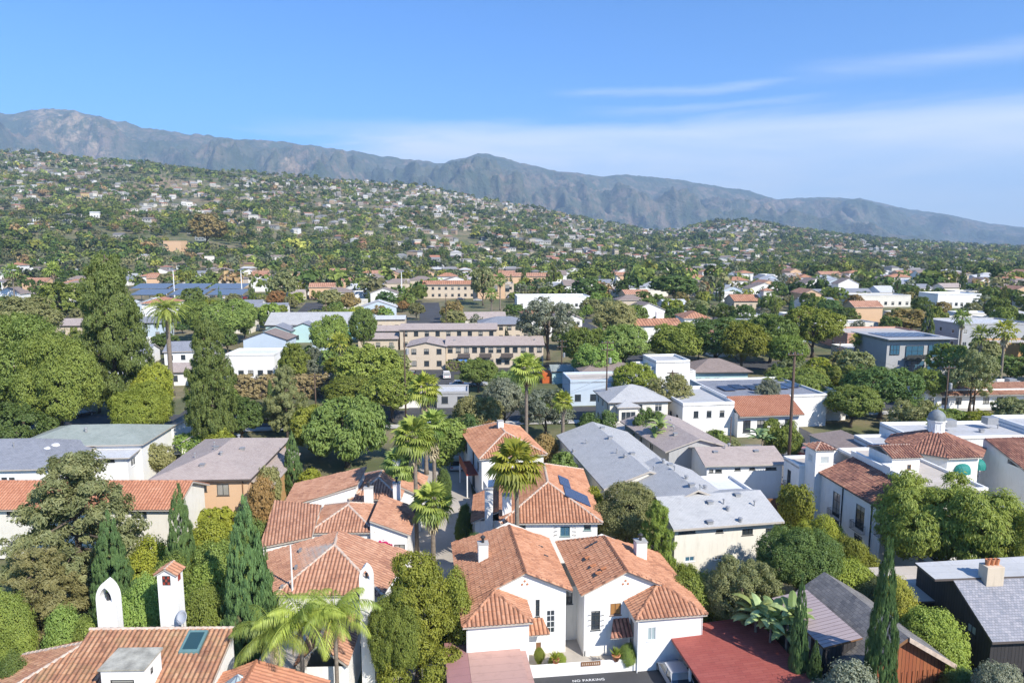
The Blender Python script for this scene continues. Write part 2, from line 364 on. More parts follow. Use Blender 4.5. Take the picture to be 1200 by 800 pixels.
plain('soffit', (0.45, 0.40, 0.34), 0.8); plain('fascia_dark', (0.10, 0.08, 0.07), 0.7); plain('frame_white', (0.75, 0.75, 0.73), 0.5); plain('frame_dark', (0.045, 0.05, 0.05), 0.5); plain('frame_teal', (0.12, 0.22, 0.22), 0.5); plain('frame_brown', (0.22, 0.11, 0.05), 0.6)
plain('mortar', (0.56, 0.44, 0.35), 0.9, var=0.3, scale=3); plain('concrete', (0.42, 0.40, 0.37), 0.9, var=0.25, scale=0.8, bump=0.2); plain('iron', (0.03, 0.03, 0.032), 0.5); plain('steel', (0.45, 0.46, 0.47), 0.4, 0.8)
plain('wood_pole', (0.10, 0.065, 0.045), 0.9, var=0.3, scale=4); plain('bark', (0.13, 0.10, 0.075), 0.95, var=0.4, scale=3, bump=0.5); plain('palm_bark', (0.22, 0.18, 0.14), 0.95, var=0.35, scale=4, bump=0.5); plain('bark_grey', (0.30, 0.27, 0.23), 0.95, var=0.3, scale=3)
plain('awning_teal', (0.012, 0.20, 0.17), 0.7); plain('terracotta', (0.50, 0.20, 0.09), 0.8); plain('bougainvillea', (0.50, 0.015, 0.06), 0.8); plain('vent', (0.38, 0.38, 0.38), 0.5, 0.4); plain('white_paint', (0.80, 0.80, 0.78), 0.5, var=0.05); plain('yellow_paint', (0.6, 0.42, 0.05), 0.6)
plain('tile_ornate', (0.30, 0.05, 0.03), 0.5); plain('dome_grey', (0.22, 0.24, 0.25), 0.6, var=0.35); plain('blue_cloth', (0.08, 0.22, 0.55), 0.8); plain('brick_red', (0.40, 0.15, 0.09), 0.9, var=0.3, scale=6); plain('ladder', (0.5, 0.5, 0.5), 0.4); plain('orange_box', (0.6, 0.14, 0.03), 0.7)
def glass_mat(name, col, rough=0.08):
    m, n, b, out = newmat(name); b.inputs['Base Color'].default_value = (*col, 1)
    if name == 'glass':   # some panes have pale curtains or blinds drawn part of the way behind them
        g = G(n); r = g.node('ShaderNodeObjectInfo').outputs['Random']; tc_ = g.node('ShaderNodeTexCoord').outputs['Generated']; zc = g.node('ShaderNodeSeparateXYZ', {0: tc_}).outputs['Z']
        blind = g.math('GREATER_THAN', g.math('ADD', zc, g.math('MULTIPLY', r, 1.5)), 1.5); n.links.new(g.mix(blind, (*col,), (0.30, 0.29, 0.26)), b.inputs['Base Color'])
    b.inputs['Roughness'].default_value = rough; b.inputs['Specular IOR Level'].default_value = 0.8; M[name] = m
glass_mat('glass_sky', (0.02, 0.06, 0.07), 0.4); glass_mat('solar_blue', (0.12, 0.16, 0.22), 0.5); glass_mat('glass', (0.035, 0.045, 0.055)); glass_mat('glass_blue', (0.05, 0.13, 0.20)); glass_mat('solar', (0.02, 0.035, 0.10), 0.2); glass_mat('glass_pale', (0.35, 0.42, 0.42)); glass_mat('amber_blind', (0.35, 0.17, 0.05), 0.5); glass_mat('tyre', (0.02, 0.02, 0.02), 0.9)
def carpaint(name, col):
    m, n, b, out = newmat(name); b.inputs['Base Color'].default_value = (*col, 1); b.inputs['Roughness'].default_value = 0.3; b.inputs['Coat Weight'].default_value = 0.6; b.inputs['Coat Roughness'].default_value = 0.05; M[name] = m
for nme, c in (('white', (0.75, 0.75, 0.75)), ('silver', (0.42, 0.43, 0.45)), ('black', (0.02, 0.02, 0.025)), ('blue', (0.03, 0.07, 0.20)), ('red', (0.40, 0.02, 0.03)), ('grey', (0.13, 0.14, 0.15))): carpaint('car_' + nme, c)
def asphalt(name, col):
    m, n, b, out = newmat(name); g = G(n); co = g.node('ShaderNodeTexCoord').outputs['Object']
    c = g.ramp(g.noise(0.25, 6, 0.6, co), [(0.3, sc3(col, 0.78)), (0.7, sc3(col, 1.15))])
    c = g.mix(g.mrange(g.noise(1.4, 7, 0.7, co), 0.55, 0.7, 0, 0.4), c, sc3(col, 0.6))
    c = g.mix(g.mrange(g.noise(40, 2, 0.6, co), 0.4, 0.7, 0, 0.25), c, sc3(col, 1.6))
    n.links.new(c, b.inputs['Base Color']); b.inputs['Roughness'].default_value = 0.9; M[name] = m
asphalt('asphalt', (0.055, 0.055, 0.058)); asphalt('asphalt_old', (0.17, 0.165, 0.16)); asphalt('driveway', (0.40, 0.36, 0.31)); asphalt('sidewalk', (0.46, 0.44, 0.40))
# ------------------------------------------------------------------ ground, hills, mountains
def fan_grid(r0, r1, nr, a0, a1, na, oy=-260.0):
    r = np.geomspace(r0, r1, nr); a = np.linspace(a0, a1, na)
    R, A = np.meshgrid(r, a, indexing='ij')
    X = R * np.sin(A); Y = R * np.cos(A) + oy
    i = np.arange(nr - 1)[:, None] * na + np.arange(na - 1)[None, :]
    F = np.stack([i, i + 1, i + na + 1, i + na], -1).reshape(-1, 4)[:, ::-1]
    return X, Y, F
def ground_material():
    m, n, b, out = newmat('ground'); g = G(n); geo = g.node('ShaderNodeNewGeometry').outputs['Position']
    v = g.node('ShaderNodeMapping', {'Vector': geo, 'Scale': (1, 1, 0)}).outputs[0]
    a = g.noise(0.035, 6, 0.62, v); b2 = g.noise(0.15, 5, 0.6, v); d = g.noise(0.006, 4, 0.55, v)
    c = g.ramp(a, [(0.30, (0.06, 0.085, 0.025)), (0.45, (0.11, 0.125, 0.045)), (0.54, (0.20, 0.17, 0.09)), (0.66, (0.30, 0.23, 0.14)), (0.78, (0.20, 0.18, 0.15))])
    c = g.mix(g.mrange(b2, 0.42, 0.66, 0, 0.7), c, (0.06, 0.075, 0.028))
    c = g.mix(g.mrange(g.noise(0.9, 4, 0.6, v), 0.45, 0.75, 0, 0.5), c, (0.11, 0.09, 0.055))
    c = g.mix(g.mrange(d, 0.56, 0.66, 0, 0.75), c, (0.28, 0.195, 0.115))
    n.links.new(c, b.inputs['Base Color']); b.inputs['Roughness'].default_value = 0.95
    return m
X, Y, F = fan_grid(180, 5200, 330, -1.15, 1.15, 380)
Z = hill(X, Y)
me = np_mesh('ground', np.stack([X, Y, Z], -1).reshape(-1, 3), F, [ground_material()], smooth=True)
tag(link_mesh('ground', me), kind='structure')

def mountain_material():
    m, n, b, out = newmat('mountain'); g = G(n); geo = g.node('ShaderNodeNewGeometry').outputs['Position']
    a = g.noise(0.0022, 8, 0.66, geo); b2 = g.noise(0.010, 8, 0.75, geo); rk = g.noise(0.0011, 3, 0.5, geo)
    c = g.ramp(a, [(0.36, (0.055, 0.072, 0.045)), (0.48, (0.105, 0.105, 0.070)), (0.58, (0.19, 0.145, 0.105)), (0.70, (0.30, 0.22, 0.16))])
    c = g.mix(g.mrange(b2, 0.46, 0.54, 0, 0.8), c, (0.048, 0.070, 0.042))
    # bare sandstone: attribute painted by where rock crops out
    r = g.node('ShaderNodeAttribute', attribute_name='rock').outputs['Fac']
    f = g.mrange(g.math('ADD', g.math('MULTIPLY', r, 0.26), g.noise(0.009, 7, 0.72, geo)), 0.66, 0.80, 0, 0.9)
    c = g.mix(f, c, (0.40, 0.30, 0.20))
    n.links.new(c, b.inputs['Base Color']); b.inputs['Roughness'].default_value = 1.0
    bp = g.node('ShaderNodeBump', {'Strength': 1.0, 'Distance': 90.0, 'Height': g.noise(0.0055, 8, 0.62, geo, 0.5)}); n.links.new(bp.outputs[0], b.inputs['Normal'])
    return m
X, Y, F = fan_grid(3300, 12400, 330, -1.0, 1.0, 1000)
u = 600 + FPX * X / np.maximum(Y, 500.0)
D = np.interp(u, [-600, 0, 300, 600, 900, 1200, 1700], [5600, 5900, 6300, 6900, 7800, 8800, 9400])
zr = HC + (VH - np.interp(u, MU, MV)) / FPX * D
q = np.clip((Y - 0.52 * D) / (0.48 * D), 0, 1); over = np.clip((Y - D) / (0.5 * D), 0, 1)
sp = fbm(X / 760 + 0.6 * fbm(X / 900, Y / 900, 5), Y / 820 + X / 2500, 11, 6, True); sp2 = fbm(X / 200 + .3 * sp, Y / 260 + X / 500, 31, 4, True)
env = q ** 1.1
amp = (4 * q * (1 - q)) ** 1.25
Zm = zr * env * (1 - over * 0.9) + (sp - 0.70) * 1.05 * zr * amp + (sp2 - 0.7) * 0.27 * zr * amp + (sp2 - .6) * .045 * zr * np.clip((q - .85) * 8, 0, 1)
Zm = np.where((q > 0) & (Y < D * .995), np.minimum(Zm, HC + (zr - HC) * Y / D - 12 * np.clip((1 - q) * 6, 0, 1)), Zm)
Zm = np.where(q <= 0, -30.0, Zm)
front = (np.interp(u, [0, 300, 600, 1200], [0.55, 0.5, 0.4, 0.3]))
rock = np.clip(1 - np.hypot((u - 95) / 120, (q - 0.85) / 0.35), 0, 1) * 1.0 + np.clip(1 - np.hypot((u - 345) / 60, (q - 0.5) / 0.3), 0, 1) * 0.6 + np.clip(1 - np.hypot((u - 700) / 90, (q - 0.7) / 0.3), 0, 1) * 0.4
me = np_mesh('mountains', np.stack([X, Y, Zm], -1).reshape(-1, 3), F, [mountain_material()], smooth=True, attrs={'rock': ('POINT', 'FLOAT', rock.ravel())})
tag(link_mesh('mountains', me), kind='structure')

# haze: one closed box of even, thin air
hm = bpy.data.materials.new('haze'); hm.use_nodes = True; hn = hm.node_tree
for x in list(hn.nodes): hn.nodes.remove(x)
ho = hn.nodes.new('ShaderNodeOutputMaterial'); pv = hn.nodes.new('ShaderNodeVolumePrincipled')
pv.inputs['Color'].default_value = (0.50, 0.73, 1.0, 1); pv.inputs['Density'].default_value = HAZE if 'HAZE' in globals() else 1.05e-4
pv.inputs['Anisotropy'].default_value = 0.0
hn.links.new(pv.outputs[0], ho.inputs['Volume'])
mb = MB(); mb.box(-12500, 12500, -900, 13400, -420, 1330)
hz = mb.build('haze', hm); tag(hz, kind='stuff')
# ------------------------------------------------------------------ foliage
leaf_mat('leaf_green', (0.095, 0.13, 0.024), (0.25, 0.29, 0.055)); leaf_mat('leaf_deep', (0.05, 0.09, 0.025), (0.135, 0.185, 0.045)); leaf_mat('leaf_lime', (0.12, 0.165, 0.025), (0.30, 0.355, 0.06))
leaf_mat('leaf_olive', (0.14, 0.15, 0.06), (0.29, 0.29, 0.12)); leaf_mat('leaf_silver', (0.12, 0.13, 0.09), (0.27, 0.28, 0.2)); leaf_mat('leaf_pine', (0.065, 0.095, 0.028), (0.17, 0.21, 0.055)); leaf_mat('leaf_cypress', (0.04, 0.08, 0.03), (0.12, 0.19, 0.06), 0.15)
leaf_mat('leaf_cedar', (0.10, 0.115, 0.042), (0.27, 0.255, 0.11), brown=0.5); leaf_mat('leaf_rust', (0.17, 0.12, 0.045), (0.38, 0.25, 0.09)); leaf_mat('leaf_palm', (0.08, 0.12, 0.02), (0.32, 0.36, 0.07)); leaf_mat('leaf_dead', (0.22, 0.16, 0.1), (0.42, 0.32, 0.21), 0.1); leaf_mat('leaf_queen', (0.12, 0.15, 0.015), (0.36, 0.36, 0.04), 0.4)
leaf_mat('leaf_hedge', (0.09, 0.12, 0.03), (0.22, 0.24, 0.07)); leaf_mat('leaf_brownhedge', (0.16, 0.13, 0.06), (0.3, 0.24, 0.12)); leaf_mat('leaf_yellow', (0.22, 0.19, 0.02), (0.45, 0.36, 0.04)); leaf_mat('leaf_flower', (0.42, 0.01, 0.05), (0.6, 0.02, 0.09)); leaf_mat('leaf_purple', (0.078, 0.046, 0.046), (0.180, 0.105, 0.090))

def quads(C, N, size, rs, aspect=1.7, jitter=0.8, tilt=None):
    """rhombic leaves at C facing roughly N"""
    n = len(C); N = N + rs.normal(0, jitter, (n, 3)); N /= np.linalg.norm(N, axis=1, keepdims=True) + 1e-9
    T = rs.normal(0, 1, (n, 3)) if tilt is None else tilt + rs.normal(0, 0.35, (n, 3))
    T -= N * (T * N).sum(1, keepdims=True); T /= np.linalg.norm(T, axis=1, keepdims=True) + 1e-9; B = np.cross(N, T)
    s = (size * rs.uniform(0.6, 1.35, n))[:, None]
    bend = N * s * 0.25
    V = np.stack([C - T * s * aspect * 0.5, C + B * s * 0.5 + bend, C + T * s * aspect * 0.5, C - B * s * 0.5 + bend], 1)
    return V.reshape(-1, 3)
def crown_mesh(name, lobes, n, size, mat, seed, clumps=None, cr=0.16, solid=0.0, aspect=1.7, tilt=None, shell=0.82, up=0.5):
    """lobes: (cx,cy,cz,rx,ry,rz). leaves sit in clumps on the lobes' outer shells"""
    rs = np.random.RandomState(seed); L = np.array(lobes, float)
    area = (L[:, 3] * L[:, 4] + L[:, 3] * L[:, 5] + L[:, 4] * L[:, 5]); K = clumps or max(12, n // 16)
    li = rs.choice(len(L), K * 3, p=area / area.sum())
    d = rs.normal(0, 1, (K * 3, 3)); d /= np.linalg.norm(d, axis=1, keepdims=True)
    rad = rs.uniform(shell, 1.04, K * 3)[:, None]
    P = L[li, :3] + d * L[li, 3:6] * rad
    keep = np.ones(len(P), bool)
    for j in range(len(L)):
        q = (((P - L[j, :3]) / (L[j, 3:6] * 0.78)) ** 2).sum(1)
        keep &= ~((q < 1) & (li != j))
    idx = np.nonzero(keep)[0][:K]; P = P[idx]; d = d[idx]; li = li[idx]
    K = len(P); ci = rs.randint(0, K, n)
    lr = L[li[ci], 3:6].min(1)
    off = rs.normal(0, 1, (n, 3)); off /= np.linalg.norm(off, axis=1, keepdims=True); off *= (rs.uniform(0, 1, n) ** 0.4)[:, None]
    C = P[ci] + off * (cr * (0.6 + 0.8 * rs.uniform(0, 1, K)[ci]))[:, None] * np.array([1, 1, 0.75])
    N = d[ci] * 0.9 + off * 0.9 + np.array([0.12, -0.12, up])
    V = quads(C, N, size, rs, aspect, 0.42, tilt)
    F = np.arange(len(V)).reshape(-1, 4)
    ct = rs.uniform(0, 1, K); lt = rs.uniform(0, 1, len(L))
    t = np.clip(0.45 * ct[ci] + 0.25 * lt[li[ci]] + 0.3 * rs.uniform(0, 1, n), 0, 1)
    return np_mesh(name, V, F, [M[mat]], attrs={'tint': ('POINT', 'FLOAT', np.repeat(t, 4))})
def branch_mesh(name, mat, H, top, limbs, r0, seed, n=7, lean=0.0):
    """trunk to height top with limbs reaching into the lobes"""
    rnd = random.Random(seed); mb = MB(); pts = []
    k = 6
    for i in range(k + 1):
        t = i / k; pts.append((lean * t + rnd.uniform(-1, 1) * r0 * 0.6 * (i > 0), rnd.uniform(-1, 1) * r0 * 0.6 * (i > 0), top * t))
    mb.tube(pts, [r0 * (1.35 if i == 0 else 1 - 0.55 * i / k) for i in range(k + 1)], n)
    for (x, y, z) in limbs:
        i = rnd.randint(max(1, k // 2 - 1), k); a = Vector(pts[i]); b = Vector((x, y, z)); m_ = a.lerp(b, 0.5) + Vector((0, 0, -0.06 * (b - a).length))
        mb.tube([a, m_, b], [r0 * 0.45, r0 * 0.3, r0 * 0.12], 5)
    return mb.mesh(name, M[mat], True)
def lobes_round(seed, k=16, zc=0.62, rz=0.36, base=0.24, var=0.5):
    """unit tree: height 1, width 1"""
    rnd = random.Random(seed); L = [(0, 0, zc, 0.30, 0.30, rz * 0.72)]
    for i in range(k):
        a = rnd.uniform(0, 2 * math.pi); e = rnd.uniform(-0.55, 1.0); r = 0.32 * math.sqrt(max(0.0, 1 - (e * 0.85) ** 2)); s = rnd.uniform(0.09, 0.14 + 0.12 * var)
        L.append((r * math.cos(a), r * math.sin(a), zc + e * (rz - s * 0.7), s, s, s * 0.78))
    return L
def lobes_tall(seed, k=46):
    rnd = random.Random(seed); L = [(0, 0, .5, .22, .22, .36)]
    for i in range(k):
        t = (i + .5) / k; w = .44 * max(.10, 1 - .82 * t ** 1.25); a = i * 2.4 + rnd.uniform(-.6, .6); s_ = rnd.uniform(.07, .14); L.append((w * .85 * math.cos(a), w * .85 * math.sin(a), .08 + .86 * t, s_, s_, s_ * .55))
    return L
def lobes_pine(seed, k=54):
    rnd = random.Random(seed); L = [(0, 0, 0.5, 0.20, 0.20, 0.42)]
    for i in range(k):
        t = (i + 0.5) / k; a = i * 2.4 + rnd.uniform(-.5, .5); w = 0.36 * (0.55 + 0.45 * math.sin(math.pi * min(1, t * 1.25 + 0.1))) * (1.0 if t < .82 else (1 - t) / .18 * .6 + .4)
        s = rnd.uniform(0.10, 0.19) * (1.1 - 0.5 * t); r = max(0.0, w - s * 0.4)
        L.append((r * math.cos(a), r * math.sin(a), 0.16 + 0.80 * t, s * 1.15, s * 1.15, s * 0.30))
    return L
def lobes_cypress(seed, k=44):
    rnd = random.Random(seed); L = []
    for i in range(k):
        t = (i + 0.5) / k; w = 0.46 * min(1.0, (t + .12) * 3.2) ** .5 * max(0.0, 1 - t ** 2.1) ** .75 + 0.015
        L.append((rnd.uniform(-.02, .02), rnd.uniform(-.02, .02), 0.03 + 0.95 * t, w * .84, w * .84, 0.04))
        for j in range(2):
            a = rnd.uniform(0, 6.28); L.append((w * 0.55 * math.cos(a), w * 0.55 * math.sin(a), 0.03 + 0.95 * t, w * 0.48, w * 0.48, 0.05))
    return L
def lobes_shrub(seed, k=9):
    rnd = random.Random(seed); L = []
    for i in range(k):
        a = rnd.uniform(0, 6.28); r = rnd.uniform(0.0, 0.30); s = rnd.uniform(0.16, 0.26); L.append((r * math.cos(a), r * math.sin(a), rnd.uniform(0.28, 0.70), s, s, s * 1.1))
    return L
def lobes_weep(seed, k=22):
    rnd = random.Random(seed); L = [(0, 0, 0.55, 0.30, 0.30, 0.28)]
    for i in range(k):
        a = rnd.uniform(0, 6.28); e = rnd.uniform(-0.6, 1.0); r = 0.36 * math.sqrt(max(0, 1 - (e * .8) ** 2)); s = rnd.uniform(0.09, 0.16)
        L.append((r * math.cos(a), r * math.sin(a), 0.56 + e * 0.30, s, s, s * 1.35))
    return L
PROTO = {}
def tree_proto(kind, lod, var, mat):
    """returns (crown mesh, trunk mesh, trunk material) of the unit tree"""
    key = (kind, lod, var)
    if key in PROTO: return PROTO[key]
    n = {0: 60000, 1: 16000, 2: 3600, 3: 800}[lod]; ls = {0: 0.0125, 1: 0.023, 2: 0.045, 3: 0.085}[lod]; seed = var * 31 + 7 + lod
    rnd = random.Random(seed); bark = 'bark'
    if kind == 'broad':
        L = lobes_round(seed, 30 + 5 * var, 0.60, 0.37, var=0.5 + 0.3 * (var % 2)); cm = crown_mesh('crown', L, n, ls, mat, seed, {0: 1500, 1: 900, 2: 300, 3: 110}[lod], 0.050); tr = (0.55, 0.030)
    elif kind == 'airy':
        L = lobes_round(seed, 26, 0.58, 0.38, var=0.3)[1:]; cm = crown_mesh('crown', L, int(n * 0.6), ls * 0.95, mat, seed, {0: 520, 1: 380, 2: 160, 3: 80}[lod], 0.05); tr = (0.62, 0.028)
    elif kind == 'weep':
        L = lobes_weep(seed); cm = crown_mesh('crown', L, n, ls * 0.8, mat, seed, {0: 900, 1: 700, 2: 200, 3: 90}[lod], 0.055, aspect=3.2, tilt=np.array([0, 0, -1.0])); tr = (0.5, 0.03)
    elif kind == 'pine':
        L = lobes_pine(seed); cm = crown_mesh('crown', L, n, ls * 0.85, mat, seed, {0: 1500, 1: 900, 2: 260, 3: 100}[lod], 0.036, aspect=2.2); tr = (0.93, 0.05)
    elif kind == 'cedar':
        L = lobes_pine(seed + 3, 40); L = [(a * 1.15, b * 1.15, c, d * 0.9, e * 0.9, f * 1.1) for a, b, c, d, e, f in L]; cm = crown_mesh('crown', L, int(n * .8), ls * 0.85, mat, seed, {0: 650, 1: 400, 2: 160, 3: 80}[lod], 0.042, aspect=2.6, shell=0.5); tr = (0.93, 0.03)
    elif kind == 'cypress':
        L = lobes_cypress(seed); cm = crown_mesh('crown', L, int(n * .8), ls * 0.9, mat, seed, {0: 1500, 1: 800, 2: 300, 3: 100}[lod], 0.03, aspect=3.0, tilt=np.array([0, 0, 1.0]), up=0.1); tr = (0.25, 0.05)
    elif kind == 'tall':
        L = lobes_tall(seed); cm = crown_mesh('crown', L, n, ls, mat, seed, {0: 1300, 1: 800, 2: 300, 3: 110}[lod], 0.045); tr = (0.6, 0.03)
    elif kind == 'shrub':
        L = lobes_shrub(seed); cm = crown_mesh('crown', L, int(n * .55), ls * 1.35, mat, seed, {0: 800, 1: 420, 2: 160, 3: 80}[lod], 0.08); tr = (0.3, 0.03)
    L2 = rnd.sample(L, min(len(L), 9))
    if kind in ('pine', 'cypress', 'cedar'): L2 = []
    tm = branch_mesh('trunk', bark, 1, tr[0], [(l[0] * .9, l[1] * .9, l[2]) for l in L2], tr[1], seed)
    if kind in ('pine', 'cedar'):
        mb = MB(); mb.tube([(0, 0, 0), (0.004, 0, 0.3), (-0.004, 0.004, 0.6), (0, 0, 0.96)], [tr[1], tr[1] * .8, tr[1] * .5, 0.006], 7)
        for l in L[1:]: mb.tube([(0, 0, l[2] + 0.01), (l[0] * .9, l[1] * .9, l[2])], [0.010, 0.004], 4)
        tm = mb.mesh('trunk', M['bark'], True)
    PROTO[key] = (cm, tm); return PROTO[key]
KN = {'broad': 'leafy_tree', 'tall': 'leafy_tree', 'airy': 'open_crowned_tree', 'weep': 'pepper_tree', 'pine': 'pine_tree', 'cedar': 'cedar_tree', 'cypress': 'cypress_tree', 'shrub': 'shrub'}
KC = {'shrub': 'shrub'}
def put_tree(kind, x, y, W, H, mat, lod, var=0, label=None, group=None, z=None, rz=None, sink=0.0):
    z = gz(x, y) if z is None else z
    cm, tm = tree_proto(kind, lod, var, mat)
    e = empty(KN[kind], (x, y, z - sink), rz if rz is not None else random.Random(int(x * 13 + y * 7)).uniform(0, 6.28)); e.scale = (W, W, H)
    c_ = link_mesh('crown', cm, None, e); c_.material_slots[0].link = 'OBJECT'; c_.material_slots[0].material = M[mat]
    if kind != 'shrub' or lod == 0: link_mesh('trunk', tm, None, e)
    tag(e, label, KC.get(kind, 'tree'), group)
    return e

# ---------------- palms
def fan_frond(V, F, T, base, dirv, upv, plen, r, nseg, rs, tint, droop=0.25):
    """petiole plus a pleated fan of pointed segments"""
    side = np.cross(dirv, upv); side /= np.linalg.norm(side) + 1e-9; nrm = np.cross(side, dirv)
    def addq(a, b, c, d, t):
        k = len(V); V.extend([a, b, c, d]); F.append((k, k + 1, k + 2, k + 3)); T.extend([t] * 4)
    hub = base + dirv * plen
    addq(base - side * 0.03, base + side * 0.03, hub + side * 0.02, hub - side * 0.02, tint * .6)
    for i in range(nseg):
        a = lerp(-1.9, 1.9, i / (nseg - 1)); d = dirv * math.cos(a) + side * math.sin(a); d2 = d + nrm * (-0.10)
        L = r * (0.75 + 0.25 * math.cos(a)) * rs.uniform(0.85, 1.1); w = r * 0.10
        s = np.cross(d, nrm); s /= np.linalg.norm(s) + 1e-9
        mid = hub + d * L * 0.55; tip = hub + d2 * L + np.array([0, 0, -droop * L * 0.6]) - nrm * 0.08 * L
        addq(hub, mid + s * w + nrm * w * .5, tip, mid - s * w - nrm * w * .5, np.clip(tint + rs.uniform(-.15, .15), 0, 1))
def fan_palm_meshes(seed, H, R, skirt=0.4, nf=38, trunk_r=0.28, lean=0.0, fine=True, mat='leaf_palm'):
    rs = np.random.RandomState(seed); V, F, T = [], [], []; top = np.array([lean, 0, H])
    for i in range(nf):
        t = i / nf; a = i * 2.39996 + rs.uniform(-.2, .2); el = math.radians(lerp(82, -48, t ** 0.85) + rs.uniform(-8, 8))
        d = np.array([math.cos(a) * math.cos(el), math.sin(a) * math.cos(el), math.sin(el)]); up = np.array([-math.cos(a) * math.sin(el), -math.sin(a) * math.sin(el), math.cos(el)])
        fan_frond(V, F, T, top + d * 0.1, d, up, R * 0.48 * rs.uniform(.85, 1.1), R * 0.55, 15 if fine else 8, rs, rs.uniform(0.25, 1.0) if t < .7 else rs.uniform(0, .5), 0.15 + 0.4 * t)
    cm = np_mesh('crown', V, F, [M[mat]], attrs={'tint': ('POINT', 'FLOAT', T)})
    sk = None
    if skirt:
        V, F, T = [], [], []
        for i in range(int(46 * skirt / 0.4) if fine else 16):
            a = rs.uniform(0, 6.28); el = math.radians(rs.uniform(-85, -55)); d = np.array([math.cos(a) * math.cos(el), math.sin(a) * math.cos(el), math.sin(el)]); up = np.array([-math.cos(a) * math.sin(el), -math.sin(a) * math.sin(el), math.cos(el)])
            fan_frond(V, F, T, top + np.array([0, 0, -0.2 - rs.uniform(0, 1) ** 1.2 * H * skirt * 0.5]), d, up, R * 0.25, R * 0.36, 7, rs, rs.uniform(0, 1), 0.3)
        sk = np_mesh('dead_fronds', V, F, [M['leaf_dead']], attrs={'tint': ('POINT', 'FLOAT', T)})
    mb = MB(); n = 12; mb.tube([(lean * (i / n) ** 1.6, 0, H * i / n) for i in range(n + 1)], [trunk_r * (1.35 if i == 0 else 1.0 - 0.25 * i / n + (0.04 if i % 2 else 0)) for i in range(n + 1)], 10)
    return cm, sk, mb.mesh('trunk', M['palm_bark'], True)
def feather_frond(V, F, T, base, az, el0, L, rs, w, tint, bend=1.6, nl=22, droop=0.55):
    h = np.array([math.cos(az), math.sin(az), 0]); side = np.array([-math.sin(az), math.cos(az), 0]); p = np.array(base, float); st = L / nl; el = el0; prev = p
    for i in range(nl):
        t = i / nl; el = el0 - bend * t ** 1.3; d = h * math.cos(el) + np.array([0, 0, math.sin(el)]); q = p + d * st; nrm = np.cross(side, d)
        k = len(V); wr = 0.035 * L / 4; V.extend([p - side * wr, p + side * wr, q + side * wr, q - side * wr]); F.append((k, k + 1, k + 2, k + 3)); T.extend([tint] * 4)
        if i > 1:
            for s in (-1, 1):
                ll = w * math.sin(math.pi * min(0.97, 0.16 + 0.84 * t)) ** 0.7 * rs.uniform(.85, 1.15); lt = side * s + d * 0.55 - nrm * (-0.15) + np.array([0, 0, -droop * rs.uniform(.5, 1.3)]); lt /= np.linalg.norm(lt)
                a = q; b = q + lt * ll * .5 + d * st * .55; c = q + lt * ll + np.array([0, 0, -droop * ll * .35]); e = q + lt * ll * .5 - d * st * .35
                k = len(V); V.extend([a, b, c, e]); F.append((k, k + 1, k + 2, k + 3)); T.extend([float(np.clip(tint + rs.uniform(-.25, .25), 0, 1))] * 4)
        p = q
def feather_palm_meshes(seed, H, R, nf=40, trunk_r=0.35, mat='leaf_palm', lo=-25, hi=80, bend=1.5, w=0.5, nl=22, droop=0.5, lean=0.0, dead=6):
    rs = np.random.RandomState(seed); V, F, T = [], [], []
    for i in range(nf):
        t = i / nf; feather_frond(V, F, T, (lean, 0, H), i * 2.39996 + rs.uniform(-.25, .25), math.radians(lerp(hi, lo, t ** .9) + rs.uniform(-8, 8)), R * rs.uniform(.9, 1.12) * (1.15 if t > .2 else .85), rs, w, rs.uniform(.2, 1), bend * rs.uniform(.8, 1.2), nl, droop)
    cm = np_mesh('crown', V, F, [M[mat]], attrs={'tint': ('POINT', 'FLOAT', T)}); sk = None
    if dead:
        V, F, T = [], [], []
        for i in range(dead): feather_frond(V, F, T, (lean, 0, H - .3), rs.uniform(0, 6.28), math.radians(rs.uniform(-75, -45)), R * .7, rs, w * .6, rs.uniform(0, 1), .6, nl, .8)
        sk = np_mesh('dead_fronds', V, F, [M['leaf_dead']], attrs={'tint': ('POINT', 'FLOAT', T)})
    mb = MB(); n = 12; mb.tube([(lean * (i / n) ** 1.5, 0, H * i / n) for i in range(n + 1)], [trunk_r * (1.3 if i == 0 else 1 - .2 * i / n + (.05 if i % 2 else 0) + (.25 if i == n else 0)) for i in range(n + 1)], 10)
    return cm, sk, mb.mesh('trunk', M['palm_bark'], True)
def put_palm(name, meshes, x, y, label, group=None, z=None, rz=0.0, s=1.0, sz=None):
    e = empty(name, (x, y, gz(x, y) if z is None else z), rz); e.scale = (s, s, sz or s)
    cm, sk, tm = meshes
    link_mesh('crown', cm, None, e)
    if sk is not None: link_mesh('dead_fronds', sk, None, e)
    link_mesh('trunk', tm, None, e)
    tag(e, label, 'palm tree', group); return e
